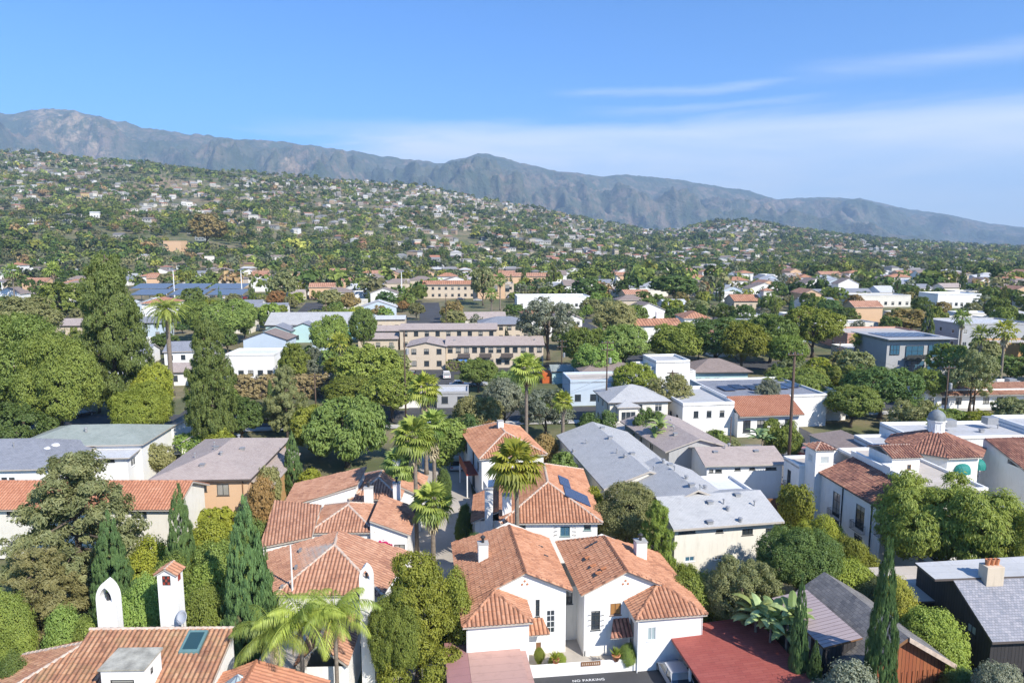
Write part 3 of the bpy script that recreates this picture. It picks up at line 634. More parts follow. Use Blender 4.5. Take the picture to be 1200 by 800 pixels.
# ------------------------------------------------------------------ building kit
class Fr:
    """a building's own frame: origin on the ground, x along the front, y away from the camera"""
    def __init__(s, name, ox, oy, rot, oz=None, label=None, cat='house', group=None):
        s.oz = gz(ox, oy) if oz is None else oz
        s.o = (ox, oy); s.rot = math.radians(rot); s.e = empty(name, (ox, oy, s.oz), s.rot); tag(s.e, label, cat, group)
        s.c, s.s_ = math.cos(s.rot), math.sin(s.rot)
    def loc(s, p): dx, dy = p[0] - s.o[0], p[1] - s.o[1]; return (dx * s.c + dy * s.s_, -dx * s.s_ + dy * s.c)
    def wld(s, x, y): return (s.o[0] + x * s.c - y * s.s_, s.o[1] + x * s.s_ + y * s.c)
    def z(s, u, v, z): return s.loc(PZ(u, v, z + s.oz))                 # where a pixel's ray meets local height z
    def _r(s, u, v):
        d = ray(u, v); return (d[0] * s.c + d[1] * s.s_, -d[0] * s.s_ + d[1] * s.c, d[2])
    def y(s, u, v, y):
        """pixel on the vertical plane y -> (x, z)"""
        d = s._r(u, v); o = s.loc((0, 0)); t = (y - o[1]) / d[1]; return (o[0] + d[0] * t, HC + d[2] * t - s.oz)
    def x(s, u, v, x):
        d = s._r(u, v); o = s.loc((0, 0)); t = (x - o[0]) / d[0]; return (o[1] + d[1] * t, HC + d[2] * t - s.oz)
def window(parent, P, D, N, w, h, frame='frame_white', glass='glass', nx=2, ny=1, depth=0.10, sill=True, bar=0.05, fw=0.07):
    """P lower left corner on the wall face, D unit along the wall, N outward"""
    P, D, N = Vector(P), Vector(D), Vector(N); Z = Vector((0, 0, 1)); mb = MB()
    def bar_(a0, a1, b0, b1, d0, d1): mb.obox(P + D * (a0 + a1) / 2 + Z * (b0 + b1) / 2 + N * (d0 + d1) / 2, D * (a1 - a0) / 2, N * (d1 - d0) / 2, Z * (b1 - b0) / 2)
    d0, d1 = -depth, -depth + 0.07
    bar_(0.002, fw, 0.002, h - 0.002, d0, d1); bar_(w - fw, w - 0.002, 0.002, h - 0.002, d0, d1); bar_(fw, w - fw, 0.002, fw, d0, d1); bar_(fw, w - fw, h - fw, h - 0.002, d0, d1)
    for i in range(1, nx): bar_(w * i / nx - bar / 2, w * i / nx + bar / 2, fw, h - fw, d0 + .005, d1 - .005)
    for i in range(1, ny): bar_(fw, w - fw, h * i / ny - bar / 2, h * i / ny + bar / 2, d0 + .008, d1 - .008)
    if sill: bar_(-0.06, w + 0.06, -0.07, -0.003, -0.02, 0.06)
    f = mb.build('window', M[frame], parent)
    mg = MB(); q = P + N * (d0 + 0.02); mg.obox(q + D * w / 2 + Z * h / 2, D * (w / 2 - .01), N * 0.006, Z * (h / 2 - .01)); mg.build('pane', M[glass], f)
    return f
def walls(parent, pts, z0, z1, mat='white_stucco', ops=None, skip=(), name='wall', depth=0.14, mb=None, wins=True, tops=None):
    """pts counter-clockwise from above. ops: {edge: [(s, z, w, h, kw)]}. tops: {edge: [(s, z)...]} gable outline above z1"""
    own = mb is None; mb = mb or MB(); n = len(pts); ops = ops or {}; tops = tops or {}
    for i in range(n):
        if i in skip: continue
        a = Vector((*pts[i][:2], 0)); b = Vector((*pts[(i + 1) % n][:2], 0)); L = (b - a).length; D = (b - a) / L; N = Vector((D.y, -D.x, 0))
        hs = [o for o in ops.get(i, []) if o[1] < z1]
        xs = sorted({0, L} | {max(0, o[0]) for o in hs} | {min(L, o[0] + o[2]) for o in hs}); zs = sorted({z0, z1} | {o[1] for o in hs} | {min(o[1] + o[3], z1) for o in hs})
        for p in range(len(xs) - 1):
            for q in range(len(zs) - 1):
                cx, cz = (xs[p] + xs[p + 1]) / 2, (zs[q] + zs[q + 1]) / 2
                if any(o[0] < cx < o[0] + o[2] and o[1] < cz < o[1] + o[3] for o in hs): continue
                A, B = a + D * xs[p], a + D * xs[p + 1]; mb.poly([(A.x, A.y, zs[q]), (B.x, B.y, zs[q]), (B.x, B.y, zs[q + 1]), (A.x, A.y, zs[q + 1])])
        for o in hs:
            A, B = a + D * o[0], a + D * (o[0] + o[2]); Ai, Bi = A - N * depth, B - N * depth; l, h = o[1], o[1] + o[3]
            mb.poly([(A.x, A.y, l), (B.x, B.y, l), (Bi.x, Bi.y, l), (Ai.x, Ai.y, l)]); mb.poly([(Ai.x, Ai.y, h), (Bi.x, Bi.y, h), (B.x, B.y, h), (A.x, A.y, h)])
            mb.poly([(A.x, A.y, l), (Ai.x, Ai.y, l), (Ai.x, Ai.y, h), (A.x, A.y, h)]); mb.poly([(Bi.x, Bi.y, l), (B.x, B.y, l), (B.x, B.y, h), (Bi.x, Bi.y, h)])
        if i in tops:
            mb.poly([(a.x, a.y, z1), (b.x, b.y, z1)] + [((a + D * s).x, (a + D * s).y, z) for s, z in tops[i]])
        if wins:
            for o in ops.get(i, []):
                kw = dict(o[4]) if len(o) > 4 else {}; door = kw.pop('door', None)
                A = a + D * o[0]
                if door:
                    md = MB(); md.obox(A + D * o[2] / 2 - N * .08 + Vector((0, 0, o[1] + o[3] / 2)), D * (o[2] / 2 - .01), N * .03, Vector((0, 0, o[3] / 2 - .01))); d_ = md.build('door', M[door], parent)
                else: window(parent, (A.x, A.y, o[1]), D, N, o[2], o[3], **kw)
    if own: return mb.build(name, M[mat], parent)
# ---- roofs
TW, TC = 0.34, 0.42
def tile_plane(pts, seed=0, amp=0.115, tw=TW, tc=TC, broken=0.02):
    """rows of barrel tiles filling the polygon pts (first edge is the eave)"""
    P = [Vector(p) for p in pts]; o = P[0]; a = (P[1] - P[0]).normalized(); n = Vector((0, 0, 0))
    for i in range(1, len(P) - 1): n += (P[i] - o).cross(P[i + 1] - o)
    n.normalize()
    if n.z < 0: n = -n
    b = n.cross(a)
    A = [(p - o).dot(a) for p in P]; B = [(p - o).dot(b) for p in P]
    a0, a1 = math.floor(min(A) / tw) * tw, max(A); b0, b1 = min(B) - 0.06, max(B)
    nc = int(math.ceil((a1 - a0) / tw)) * 4; nr = int(math.ceil((b1 - b0) / tc)); rs = np.random.RandomState(seed)
    ua = a0 + np.arange(nc + 1) * tw / 4; prof = amp * np.abs(np.sin(np.pi * (ua / tw))) ** 0.85
    jit = rs.uniform(-.010, .010, (nr, nc // 4 + 1)); jit[rs.uniform(0, 1, jit.shape) < broken] += .05
    V, UV, F = [], [], []; row = nc + 1
    for r in range(nr):
        jr = np.repeat(jit[r], 4)[:row]
        if len(jr) < row: jr = np.concatenate([jr, np.full(row - len(jr), jr[-1])])
        for k, (bb, h) in enumerate(((b0 + r * tc, .012), (b0 + (r + 1) * tc, .0))):
            sk = 0.02 * math.sin(r * 1.7 + seed)
            q = np.array(o)[None, :] + np.outer(ua, np.array(a)) + np.array(b)[None, :] * bb + np.array(n)[None, :] * ((prof * (1 if k == 0 else .82)) + h + jr + .02)[:, None]
            V.append(q); UV.append(np.stack([ua / tw + .001, np.full(row, r + (0.02 if k == 0 else .98))], 1))
        base = 2 * r * row; i = np.arange(nc)
        F.append(np.stack([base + i, base + i + 1, base + row + i + 1, base + row + i], 1))
        if r < nr - 1: F.append(np.stack([base + row + i, base + row + i + 1, base + 2 * row + i + 1, base + 2 * row + i], 1))
    me = np_mesh('tmp', np.concatenate(V), np.concatenate(F), uv=np.concatenate(UV))
    bm = bmesh.new(); bm.from_mesh(me); bpy.data.meshes.remove(me)
    cen = sum(P, Vector()) / len(P)
    for i in range(len(P)):
        j = (i + 1) % len(P)
        if i == 0: continue
        e = P[j] - P[i]; pn = e.cross(n).normalized()
        if pn.dot(cen - P[i]) > 0: pn = -pn
        bmesh.ops.bisect_plane(bm, geom=bm.verts[:] + bm.edges[:] + bm.faces[:], plane_co=P[i] + pn * .01, plane_no=pn, clear_outer=True)
    return bm
def ridge_tiles(mb, p, q, r=0.15, mi=0, step=0.45):
    p, q = Vector(p), Vector(q); L = (q - p).length; n = max(1, int(L / step)); d = (q - p) / L
    s = d.cross(Vector((0, 0, 1))).normalized(); u = s.cross(d)
    for i in range(n):
        c0 = p + d * (L * i / n - .03); c1 = p + d * (L * (i + 1) / n + .02); k = len(mb.v); m_ = 6
        for c, rr, up in ((c0, r, .05), (c1, r * .85, .02)):
            for j in range(m_ + 1):
                t = math.pi * j / m_; mb.v.append(tuple(c + s * rr * math.cos(t) + u * (rr * math.sin(t) * .8 + up)))
        for j in range(m_): mb.f.append((k + j, k + j + 1, k + m_ + 2 + j, k + m_ + 1 + j)); mb.m.append(mi)
        mb.f.append(tuple(k + j for j in range(m_ + 1))); mb.m.append(mi)
def roof(parent, planes, mat='tile_orange', tiles=True, thick=0.16, caps=(), fascia='soffit', seed=1, name='roof', cap_mat='mortar', capr=0.15):
    """planes: polygons with the eave edge first; one roof mesh"""
    bm_all = bmesh.new(); uvl = bm_all.loops.layers.uv.new('UVMap')
    if tiles:
        for i, pl in enumerate(planes):
            b = tile_plane(pl, seed + i * 7); tmp = bpy.data.meshes.new('t'); b.to_mesh(tmp); b.free(); bm_all.from_mesh(tmp); bpy.data.meshes.remove(tmp)
        for f in bm_all.faces: f.material_index = 0
    for pl in planes:
        P = [Vector(p) for p in pl]; a = (P[1] - P[0]).normalized(); n = (P[1] - P[0]).cross(P[2] - P[0]).normalized()
        if n.z < 0: n = -n
        b_ = n.cross(a)
        top = [bm_all.verts.new(p) for p in P]; bot = [bm_all.verts.new(p - Vector((0, 0, thick))) for p in P]
        f = bm_all.faces.new(top); f.material_index = 1 if tiles else 0
        for l in f.loops: l[uvl].uv = ((l.vert.co - P[0]).dot(a), (l.vert.co - P[0]).dot(b_))
        f = bm_all.faces.new(bot[::-1]); f.material_index = 1
        for i in range(len(P)):
            j = (i + 1) % len(P); f = bm_all.faces.new([top[j], top[i], bot[i], bot[j]]); f.material_index = 1
    me = bpy.data.meshes.new(name); bm_all.to_mesh(me); bm_all.free(); me.materials.append(M[mat]); me.materials.append(M[fascia])
    o = link_mesh(name, me, None, parent)
    if caps:
        mb = MB()
        for p, q in caps: ridge_tiles(mb, p, q, capr)
        mb.build('ridge_cap', M[cap_mat], o)
    return o
def hip_planes(x0, x1, y0, y1, ze, pitch, ov=0.5, rise=None):
    x0 -= ov; x1 += ov; y0 -= ov; y1 += ov; ze = ze - ov * pitch; W, D = x1 - x0, y1 - y0; h = min(W, D) / 2; zr = ze + h * pitch
    if W >= D: r0, r1 = (x0 + h, (y0 + y1) / 2, zr), (x1 - h, (y0 + y1) / 2, zr)
    else: r0, r1 = ((x0 + x1) / 2, y0 + h, zr), ((x0 + x1) / 2, y1 - h, zr)
    A, B, C, D_ = (x0, y0, ze), (x1, y0, ze), (x1, y1, ze), (x0, y1, ze)
    if W >= D: pl = [[A, B, r1, r0], [B, C, r1], [C, D_, r0, r1], [D_, A, r0]]; caps = [(A, r0), (D_, r0), (B, r1), (C, r1), (r0, r1)]
    else: pl = [[A, B, r0], [B, C, r1, r0], [C, D_, r1], [D_, A, r0, r1]]; caps = [(A, r0), (B, r0), (C, r1), (D_, r1), (r0, r1)]
    pl = [[p for k, p in enumerate(q) if p != q[k - 1]] for q in pl]
    caps = [c for c in caps if (Vector(c[0]) - Vector(c[1])).length > .3]
    return pl, caps
def gable_planes(x0, x1, y0, y1, ze, pitch, ov=0.5, ovg=0.3, axis='y'):
    """axis: direction of the ridge"""
    if axis == 'y':
        xm = (x0 + x1) / 2; h = (x1 - x0) / 2; zr = ze + h * pitch; a, b = x0 - ov, x1 + ov; zl = ze - ov * pitch; c, d = y0 - ovg, y1 + ovg
        return [[(b, c, zl), (b, d, zl), (xm, d, zr), (xm, c, zr)], [(a, d, zl), (a, c, zl), (xm, c, zr), (xm, d, zr)]], [((xm, c, zr), (xm, d, zr))]
    ym = (y0 + y1) / 2; h = (y1 - y0) / 2; zr = ze + h * pitch; a, b = y0 - ov, y1 + ov; zl = ze - ov * pitch; c, d = x0 - ovg, x1 + ovg
    return [[(c, a, zl), (d, a, zl), (d, ym, zr), (c, ym, zr)], [(d, b, zl), (c, b, zl), (c, ym, zr), (d, ym, zr)]], [((c, ym, zr), (d, ym, zr))]
def rectp(x0, x1, y0, y1): return [(x0, y0), (x1, y0), (x1, y1), (x0, y1)]
def flat_roof(parent, x0, x1, y0, y1, z, mat='roof_flatgrey', ph=0.5, pt=0.25, wall='white_stucco', pts=None, parapet=True):
    mb = MB(); pts = pts or rectp(x0, x1, y0, y1); mb.prism(pts, z - .2, z)
    r = mb.build('roof', M[mat], parent)
    if parapet:
        m2 = MB(); n = len(pts); cx = sum(p[0] for p in pts) / n; cy_ = sum(p[1] for p in pts) / n
        for i in range(n):
            a, b = Vector((*pts[i], 0)), Vector((*pts[(i + 1) % n], 0)); D = (b - a).normalized(); N = Vector((-D.y, D.x, 0))
            m2.obox((a + b) / 2 + N * pt / 2 + Vector((0, 0, z - .1 + (ph + .1) / 2)), D * ((b - a).length / 2 - (pt if i % 2 else 0)), N * pt / 2 * 1.0, Vector((0, 0, (ph + .1) / 2)))
        m2.build('parapet', M[wall], parent)
    return r
def chimney_box(parent, x, y, z0, z1, w=0.8, d=0.7, mat='white_stucco', cap=True, pipe=True, label=None):
    mb = MB(); mb.box(x - w / 2, x + w / 2, y - d / 2, y + d / 2, z0, z1); c = mb.build('chimney', M[mat], parent, bevel=.03)
    if cap: m2 = MB(); m2.box(x - w / 2 - .05, x + w / 2 + .05, y - d / 2 - .05, y + d / 2 + .05, z1, z1 + .09); m2.build('cap', M['concrete'], c)
    if pipe:
        m3 = MB(); m3.tube([(x, y, z1 + .05), (x, y, z1 + .55)], .13, 10); m3.lathe([(0.13, .5), (.24, .55), (.24, .62), (.05, .78), (0, .8)], 10, (x, y, z1)); m3.build('flue', M['iron'], c)
    return c
def roof_vents(parent, spots, kind='vent'):
    for i, (x, y, z) in enumerate(spots):
        mb = MB()
        if i % 3 == 0: mb.box(x - .28, x + .28, y - .22, y + .22, z - .1, z + .25); mb.box(x - .34, x + .34, y - .28, y + .28, z + .25, z + .31)
        elif i % 3 == 1: mb.tube([(x, y, z - .2), (x, y, z + .5)], .07, 8); mb.lathe([(.07, .45), (.15, .5), (.15, .56), (0, .66)], 8, (x, y, z))
        else: mb.tube([(x, y, z - .2), (x, y, z + .32)], .16, 10); mb.lathe([(.16, .3), (.26, .34), (.24, .44), (0, .52)], 10, (x, y, z))
        mb.build('roof_vent', M['vent'], parent)
def plane_z(pl, x, y):
    """height of a roof plane at x, y"""
    p = [Vector(q) for q in pl]; n = (p[1] - p[0]).cross(p[2] - p[0]); return p[0].z - (n.x * (x - p[0].x) + n.y * (y - p[0].y)) / n.z
# ------------------------------------------------------------------ near buildings
def oy(F, u0, v0, u1, v1, y, xs, **kw):
    """window on a front wall (plane y) whose edge starts at local x=xs"""
    a = F.y(u0, v1, y); b = F.y(u1, v0, y); return (a[0] - xs, a[1], b[0] - a[0], b[1] - a[1], kw)
def iron_balcony(parent, P, D, N, w, h=0.9, d=0.5):
    mb = MB(); P, D, N = Vector(P), Vector(D), Vector(N); Z = Vector((0, 0, 1))
    for zz in (0, h): 
        for a, b in ((P, P + N * d), (P + N * d, P + N * d + D * w), (P + N * d + D * w, P + D * w)): mb.tube([a + Z * zz, b + Z * zz], .025, 5)
    n = int(w / .14)
    for i in range(n + 1): mb.tube([P + N * d + D * w * i / n, P + N * d + D * w * i / n + Z * h], .014, 4)
    for i in range(4):
        for q in (P, P + D * w): mb.tube([q + N * d * i / 4, q + N * d * i / 4 + Z * h], .014, 4)
    return mb.build('balcony', M['iron'], parent)

# --- left villa of the pair
F = Fr('white_villa', 1.06, 53.35, 8, 0, 'white gabled villa with a hipped front wing beside the mauve carport roof'); e = F.e
walls(e, rectp(-5.0, 3.5, 0, 10.6), 0, 5.0, ops={0: [oy(F, 640, 714, 650.5, 742, 0, -5, frame='frame_white', nx=2, ny=4), oy(F, 627.5, 702, 632.5, 722, 0, -5, frame='frame_dark', nx=1, ny=3), oy(F, 628, 752, 634, 773, 0, -5, door='frame_brown')]},
      tops={0: [(8.5, 5.8), (5, 7.38), (0, 5.05)], 1: [(10.6, 5.8), (0, 5.8)], 2: [(8.5, 5.05), (3.5, 7.38), (0, 5.8)]})
walls(e, rectp(-5.0, -0.15, -3.1, 0), 0, 4.9, skip=(2,), ops={1: []}, name='wing_wall')
roof(e, [[(-5.4, 12, 4.96), (-5.4, -.3, 4.96), (0, -.3, 7.5), (0, 9.5, 7.5)], [(-5.4, -.3, 4.96), (-5.4, -3.45, 4.96), (-2.65, -.7, 6.25), (-2.65, -.3, 6.25)], [(3.95, -.3, 5.64), (3.95, 10.2, 5.64), (0, 9.5, 7.5), (0, -.3, 7.5)],
         [(-5.4, -3.45, 4.96), (.1, -3.45, 4.96), (-2.65, -.7, 6.25)], [(.1, -3.45, 4.96), (.1, 0, 4.96), (-2.65, 0, 6.25), (-2.65, -.7, 6.25)]], 'tile_orange', seed=3,
     caps=[((-5.4, -3.45, 4.96), (-2.65, -.7, 6.25)), ((.1, -3.45, 4.96), (-2.65, -.7, 6.25)), ((0, -.3, 7.5), (0, 9.5, 7.5)), ((0, -.3, 7.5), (3.95, -.3, 5.64)), ((0, -.3, 7.5), (-2.65, -.3, 6.25))], cap_mat='tile_orange')
p = F.z(566, 656, 6.0); chimney_box(e, p[0], p[1], 4.8, 7.6, .9, .8)
for dx, dz in ((-.22, 0), (.22, 0), (0, .28)): q = F.y(615, 684, 0); mb = MB(); mb.tube([(q[0] + dx, -.05, q[1] + dz), (q[0] + dx, .1, q[1] + dz)], .09, 10); mb.build('gable_vent', M['terracotta'], e)
roof(e, [[(.0, -1.3, 2.55), (1.9, -1.3, 2.55), (1.5, 0, 3.25), (.0, 0, 3.25)]], 'tile_orange', seed=11, thick=.1, name='door_canopy')
# --- right villa
F = Fr('white_villa', 9.47, 53.6, 8, 0, 'white gabled villa with broken roof tiles and an amber window beside the red carport'); e = F.e
z = lambda x: 7.5 - .47 * abs(x)
walls(e, rectp(-3.5, 5.6, 0, 7.6), 0, 4.6, ops={0: [oy(F, 692.5, 715, 703.5, 738, 0, -3.5, frame='frame_dark', nx=2, ny=4), oy(F, 715, 702.5, 728, 720.5, 0, -3.5, frame='frame_brown', glass='amber_blind', nx=2), oy(F, 683.5, 761, 687, 772, 0, -3.5, frame='frame_white', nx=1)]},
      tops={0: [(9.1, 4.8), (3.5, 7.38), (0, 5.78)], 3: [(7.6, 5.78), (0, 5.78)], 2: [(9.1, 5.78), (5.6, 7.38), (0, 4.8)]})
walls(e, rectp(.3, 5.6, -2.6, 0), 0, 4.45, skip=(2,), name='wing_wall', ops={0: [oy(F, 758.5, 734, 769, 750.5, -2.6, .3, frame='frame_white', glass='glass_pale', nx=2)], 3: [(.5, .2, 1.0, 3.4, dict(frame='frame_dark', nx=1, ny=3))]})
walls(e, rectp(-5.0, -3.5, 2.6, 7), 0, 5.0, skip=(1,), name='link_wall', ops={0: [(.3, 3.4, .8, 1.2, dict(frame='frame_dark', nx=2))]}, mat='cream_stucco')
roof(e, [[(-3.85, 10.0, z(3.85)), (-3.85, -.3, z(3.85)), (0, -.3, 7.5), (0, 6.6, 7.5)], [(5.95, .1, z(5.95)), (5.95, 8.4, z(5.95)), (0, 6.6, 7.5), (0, .1, 7.5)], [(3, -.3, z(3)), (3, .1, z(3)), (0, .1, 7.5), (0, -.3, 7.5)],
         [(5.95, -2.9, z(5.95)), (5.95, .1, z(5.95)), (2.95, .1, z(2.95))], [(-.05, .1, z(5.95)), (-.05, -2.9, z(5.95)), (2.95, .1, z(2.95))], [(-.05, -2.9, z(5.95)), (5.95, -2.9, z(5.95)), (2.95, .1, z(2.95))]], 'tile_orange', seed=40,
     caps=[((-.05, -2.9, z(5.95)), (2.95, .1, z(2.95))), ((5.95, -2.9, z(5.95)), (2.95, .1, z(2.95))), ((0, -.3, 7.5), (0, 6.6, 7.5)), ((0, -.3, 7.5), (2.9, -.3, z(2.9))), ((0, -.3, 7.5), (-3.85, -.3, z(3.85))), ((0, 6.6, 7.5), (-3.85, 10, z(3.85)))], cap_mat='tile_orange')
p = F.z(750, 652, 6.2); chimney_box(e, p[0], p[1], 5.2, 7.7, 1.0, .9)
for dx, dz in ((-.22, 0), (.22, 0), (0, .28)): q = F.y(733, 683.5, 0); mb = MB(); mb.tube([(q[0] + dx, -.05, q[1] + dz), (q[0] + dx, .1, q[1] + dz)], .09, 10); mb.build('gable_vent', M['terracotta'], e)
roof(e, [[(-1.6, -1.3, 2.3), (.3, -1.3, 2.3), (.3, 0, 3.2), (-1.0, 0, 3.2)]], 'tile_dark', seed=15, thick=.1, name='door_canopy')
for (u, v) in ((690.5, 721), (690.5, 727), (690.5, 733), (706, 721), (706, 727), (706, 733)):
    q = F.y(u, v, 0); mb = MB(); mb.tube([(q[0] - .1, -.02, q[1]), (q[0] - .1, -.12, q[1] + .12), (q[0] + .1, -.12, q[1] + .12), (q[0] + .1, -.02, q[1])], .02, 5); mb.build('iron_bracket', M['iron'], e)

# --- low garden wall, its sign and pots
F = Fr('garden_wall', 1.45, 50.2, 6.7, 0, 'low white wall with a wooden name board in front of the twin villas', 'wall'); e = F.e
mb = MB(); mb.box(0, 9.0, 0, .22, 0, 1.05); mb.build('wall_body', M['white_stucco'], e, bevel=.03)
mb = MB(); mb.box(4.1, 5.7, -.05, -.005, .78, 1.15); s = mb.build('name_board', M['frame_brown'], e)
mb = MB(); rnd = random.Random(4)
for i in range(9): mb.box(4.2 + i * .16, 4.2 + i * .16 + rnd.uniform(.05, .1), -.066, -.053, .88, 1.05)
mb.build('lettering', M['mortar'], s)
def pot(name, x, y, z, label, plant='leaf_lime', r=.28):
    e = empty(name, (x, y, z)); tag(e, label, 'potted plant')
    mb = MB(); mb.lathe([(0, 0), (r * .65, 0), (r, .42), (r * 1.12, .42), (r * 1.12, .5), (r * .9, .5), (r * .8, .4), (0, .4)], 14); mb.build('pot', M['terracotta'], e, True)
    rs = np.random.RandomState(int(x * 100) % 1000); V, Fc, T = [], [], []
    for i in range(34):
        a = rs.uniform(0, 6.28); el = rs.uniform(.3, 1.4); d = np.array([math.cos(a) * math.cos(el), math.sin(a) * math.cos(el), math.sin(el)]); s_ = np.array([-math.sin(a), math.cos(a), 0]); b = np.array([0, 0, .42]); L = rs.uniform(.5, .85)
        k = len(V); V += [b - s_ * .04, b + d * L * .5 - s_ * .06, b + d * L, b + d * L * .5 + s_ * .06]; Fc.append((k, k + 1, k + 2, k + 3)); T += [rs.uniform()] * 4
    link_mesh('foliage', np_mesh('foliage', V, Fc, [M[plant]], attrs={'tint': ('POINT', 'FLOAT', T)}), None, e); return e
q = F.wld(2.1, .3); pot('potted_agave', q[0], q[1], .9, 'small pale potted agave on the left part of the low white wall')
q = F.wld(7.0, .1); pot('potted_agave', q[0], q[1], 1.0, 'larger spiky potted agave on the wall in front of the shaded entry', r=.33)

# --- carports
F = Fr('carport', -5.35, 51.1, 8, 0, 'flat roofed garage with a roof of maroon and mauve halves at the bottom centre', 'garage'); e = F.e
mb = MB(); mb.poly([(-.1, -12, 2.52), (1.65, -12, 2.62), (1.65, 0, 2.62), (-.1, 0, 2.52)]); mb.prism([(-.1, -12), (1.65, -12), (1.65, -.002), (-.1, -.002)], 2.3, 2.5); r1 = mb.build('roof', M['roof_maroon'], e)
mb = MB(); mb.prism([(1.66, -12), (5.8, -12), (5.8, 0), (1.66, 0)], 2.36, 2.64); mb.build('roof', M['roof_mauve'], e)
mb = MB(); mb.box(5.82, 6.25, -12, -1.2, 2.2, 2.42); mb.build('gutter', M['roof_mauve'], e)
walls(e, rectp(0, 5.6, -11.8, -.1), 0, 2.34, 'white_stucco')
F = Fr('carport', 12.7, 52.9, 8, 0, 'open carport with a long sloping red roof at the bottom right of the villas', 'carport'); e = F.e
mb = MB(); P_ = [(0, -13, 2.7), (8.0, -13, 3.0), (8.0, .35, 3.0), (0, 0, 2.7)]
mb.poly(P_); mb.poly([(a, b, c - .22) for a, b, c in P_][::-1])
for i in range(4): a, b = P_[i], P_[(i + 1) % 4]; mb.poly([b, a, (a[0], a[1], a[2] - .22), (b[0], b[1], b[2] - .22)])
mb.build('roof', M['roof_red'], e)
for xx in (.35, 7.7):
    for yy in (-.3, -4.5, -9): mb = MB(); mb.box(xx - .08, xx + .08, yy - .08, yy + .08, 0, 2.5); mb.build('post', M['white_paint'], e)
mb = MB(); mb.box(.5, 7.7, .1, .25, 0, 2.45); mb.build('back_wall', M['grey_stucco'], e)

# --- villa with the solar panels
F = Fr('white_villa', -.8, 66.9, 1, 0, 'white villa with solar panels on its hipped tile roof behind the twin villas'); e = F.e
pl, caps = hip_planes(0, 9.6, 0, 16, 6.35, .47, .45)
walls(e, rectp(0, 9.6, 0, 16), 0, 6.3, ops={0: [oy(F, 607, 614, 616, 621.5, 0, 0, frame='frame_teal', nx=2), oy(F, 656.5, 616.5, 668, 628, 0, 0, frame='frame_teal', nx=2, glass='glass_blue'), oy(F, 684, 613, 692.5, 621, 0, 0, frame='frame_teal', nx=1)]})
roof(e, pl, 'tile_orange', seed=77, caps=caps)
for sx in (-1, 1):
    q = F.y(662 + sx * 9, 622, 0)
    for dz in (-.4, 0, .4): mb = MB(); mb.tube([(q[0], -.02, q[1] + dz), (q[0] + .1 * sx, -.15, q[1] + dz + .1), (q[0] + .3 * sx, -.1, q[1] + dz), (q[0] + .3 * sx, -.02, q[1] + dz - .1)], .02, 4); mb.build('iron_bracket', M['iron'], e)
rp = pl[1]; rp_ = rp
def on_slope(x0, x1, y0, y1, plane, h, mat, name, parent, th=.05):
    mb = MB(); P_ = [(x, y, plane_z(plane, x, y) + h) for x, y in ((x0, y0), (x1, y0), (x1, y1), (x0, y1))]
    mb.poly(P_); mb.poly([(a, b, c - th) for a, b, c in P_][::-1])
    for i in range(4): a, b = P_[i], P_[(i + 1) % 4]; mb.poly([b, a, (a[0], a[1], a[2] - th), (b[0], b[1], b[2] - th)])
    return mb.build(name, M[mat], parent)
for (x0, x1, y0, y1) in ((5.9, 7.1, 5.1, 8.1), (6.2, 8.9, 1.9, 5.0)): on_slope(x0 + .35, x1 + .35, y0 + .6, y1 + .6, rp, .22, 'solar', 'solar_panel', e)
chimney_box(e, *F.z(594, 597, 6.9), 6.2, 8.5, .95, .8)
q = F.z(573, 612, 4.0); chimney_box(e, q[0], q[1], 0, 7.8, .9, .7, pipe=False)
walls(e, rectp(-3.2, 0, 5, 13), 0, 4.2, skip=(1,), name='side_wall'); roof(e, [[(-3.6, 13.2, 4.1), (-3.6, 4.7, 4.1), (0, 4.7, 5.6), (0, 13.2, 5.6)]], 'tile_orange', seed=5, name='lean_to_roof')

# --- villa with the shaded red balcony further up the lane
F = Fr('white_villa', -4.0, 87.0, 14, .1, 'white villa with a shaded red balcony on the lane, beyond the solar panel villa'); e = F.e
pl, caps = hip_planes(0, 8.5, 0, 14, 6.6, .45, .4)
walls(e, rectp(0, 8.5, 0, 14), 0, 6.55, ops={3: [(2, 3.9, 1.2, 1.5, dict(frame='frame_dark')), (7, .3, 2.2, 2.3, dict(door='frame_dark')), (7.5, 3.6, 1.2, 2.0, dict(frame='frame_brown')), (11, 4, 1.0, 1.2, dict(frame='frame_dark'))]})
roof(e, pl, 'tile_orange', seed=99, caps=caps)
mb = MB(); mb.box(-1.6, 0, 2.5, 8.5, 3.3, 3.45); mb.box(-1.6, -1.5, 2.5, 8.5, 3.45, 4.4); mb.build('balcony', M['tile_ornate'], e)
mb = MB(); mb.tube([(-1.5, 2.6, 0), (-1.5, 2.6, 3.3)], .1, 8); mb.build('post', M['white_paint'], e)
mb = MB(); mb.tube([(-1.5, 8.3, 0), (-1.5, 8.3, 3.3)], .1, 8); mb.build('post', M['white_paint'], e)
chimney_box(e, 4.2, 7.2, 7.6, 9.4, .8, .8, pipe=False)
chimney_box(e, 0.8, -4.0, 0, 4.4, 2.4, 2.4, pipe=False, cap=False).name = 'entry_block'

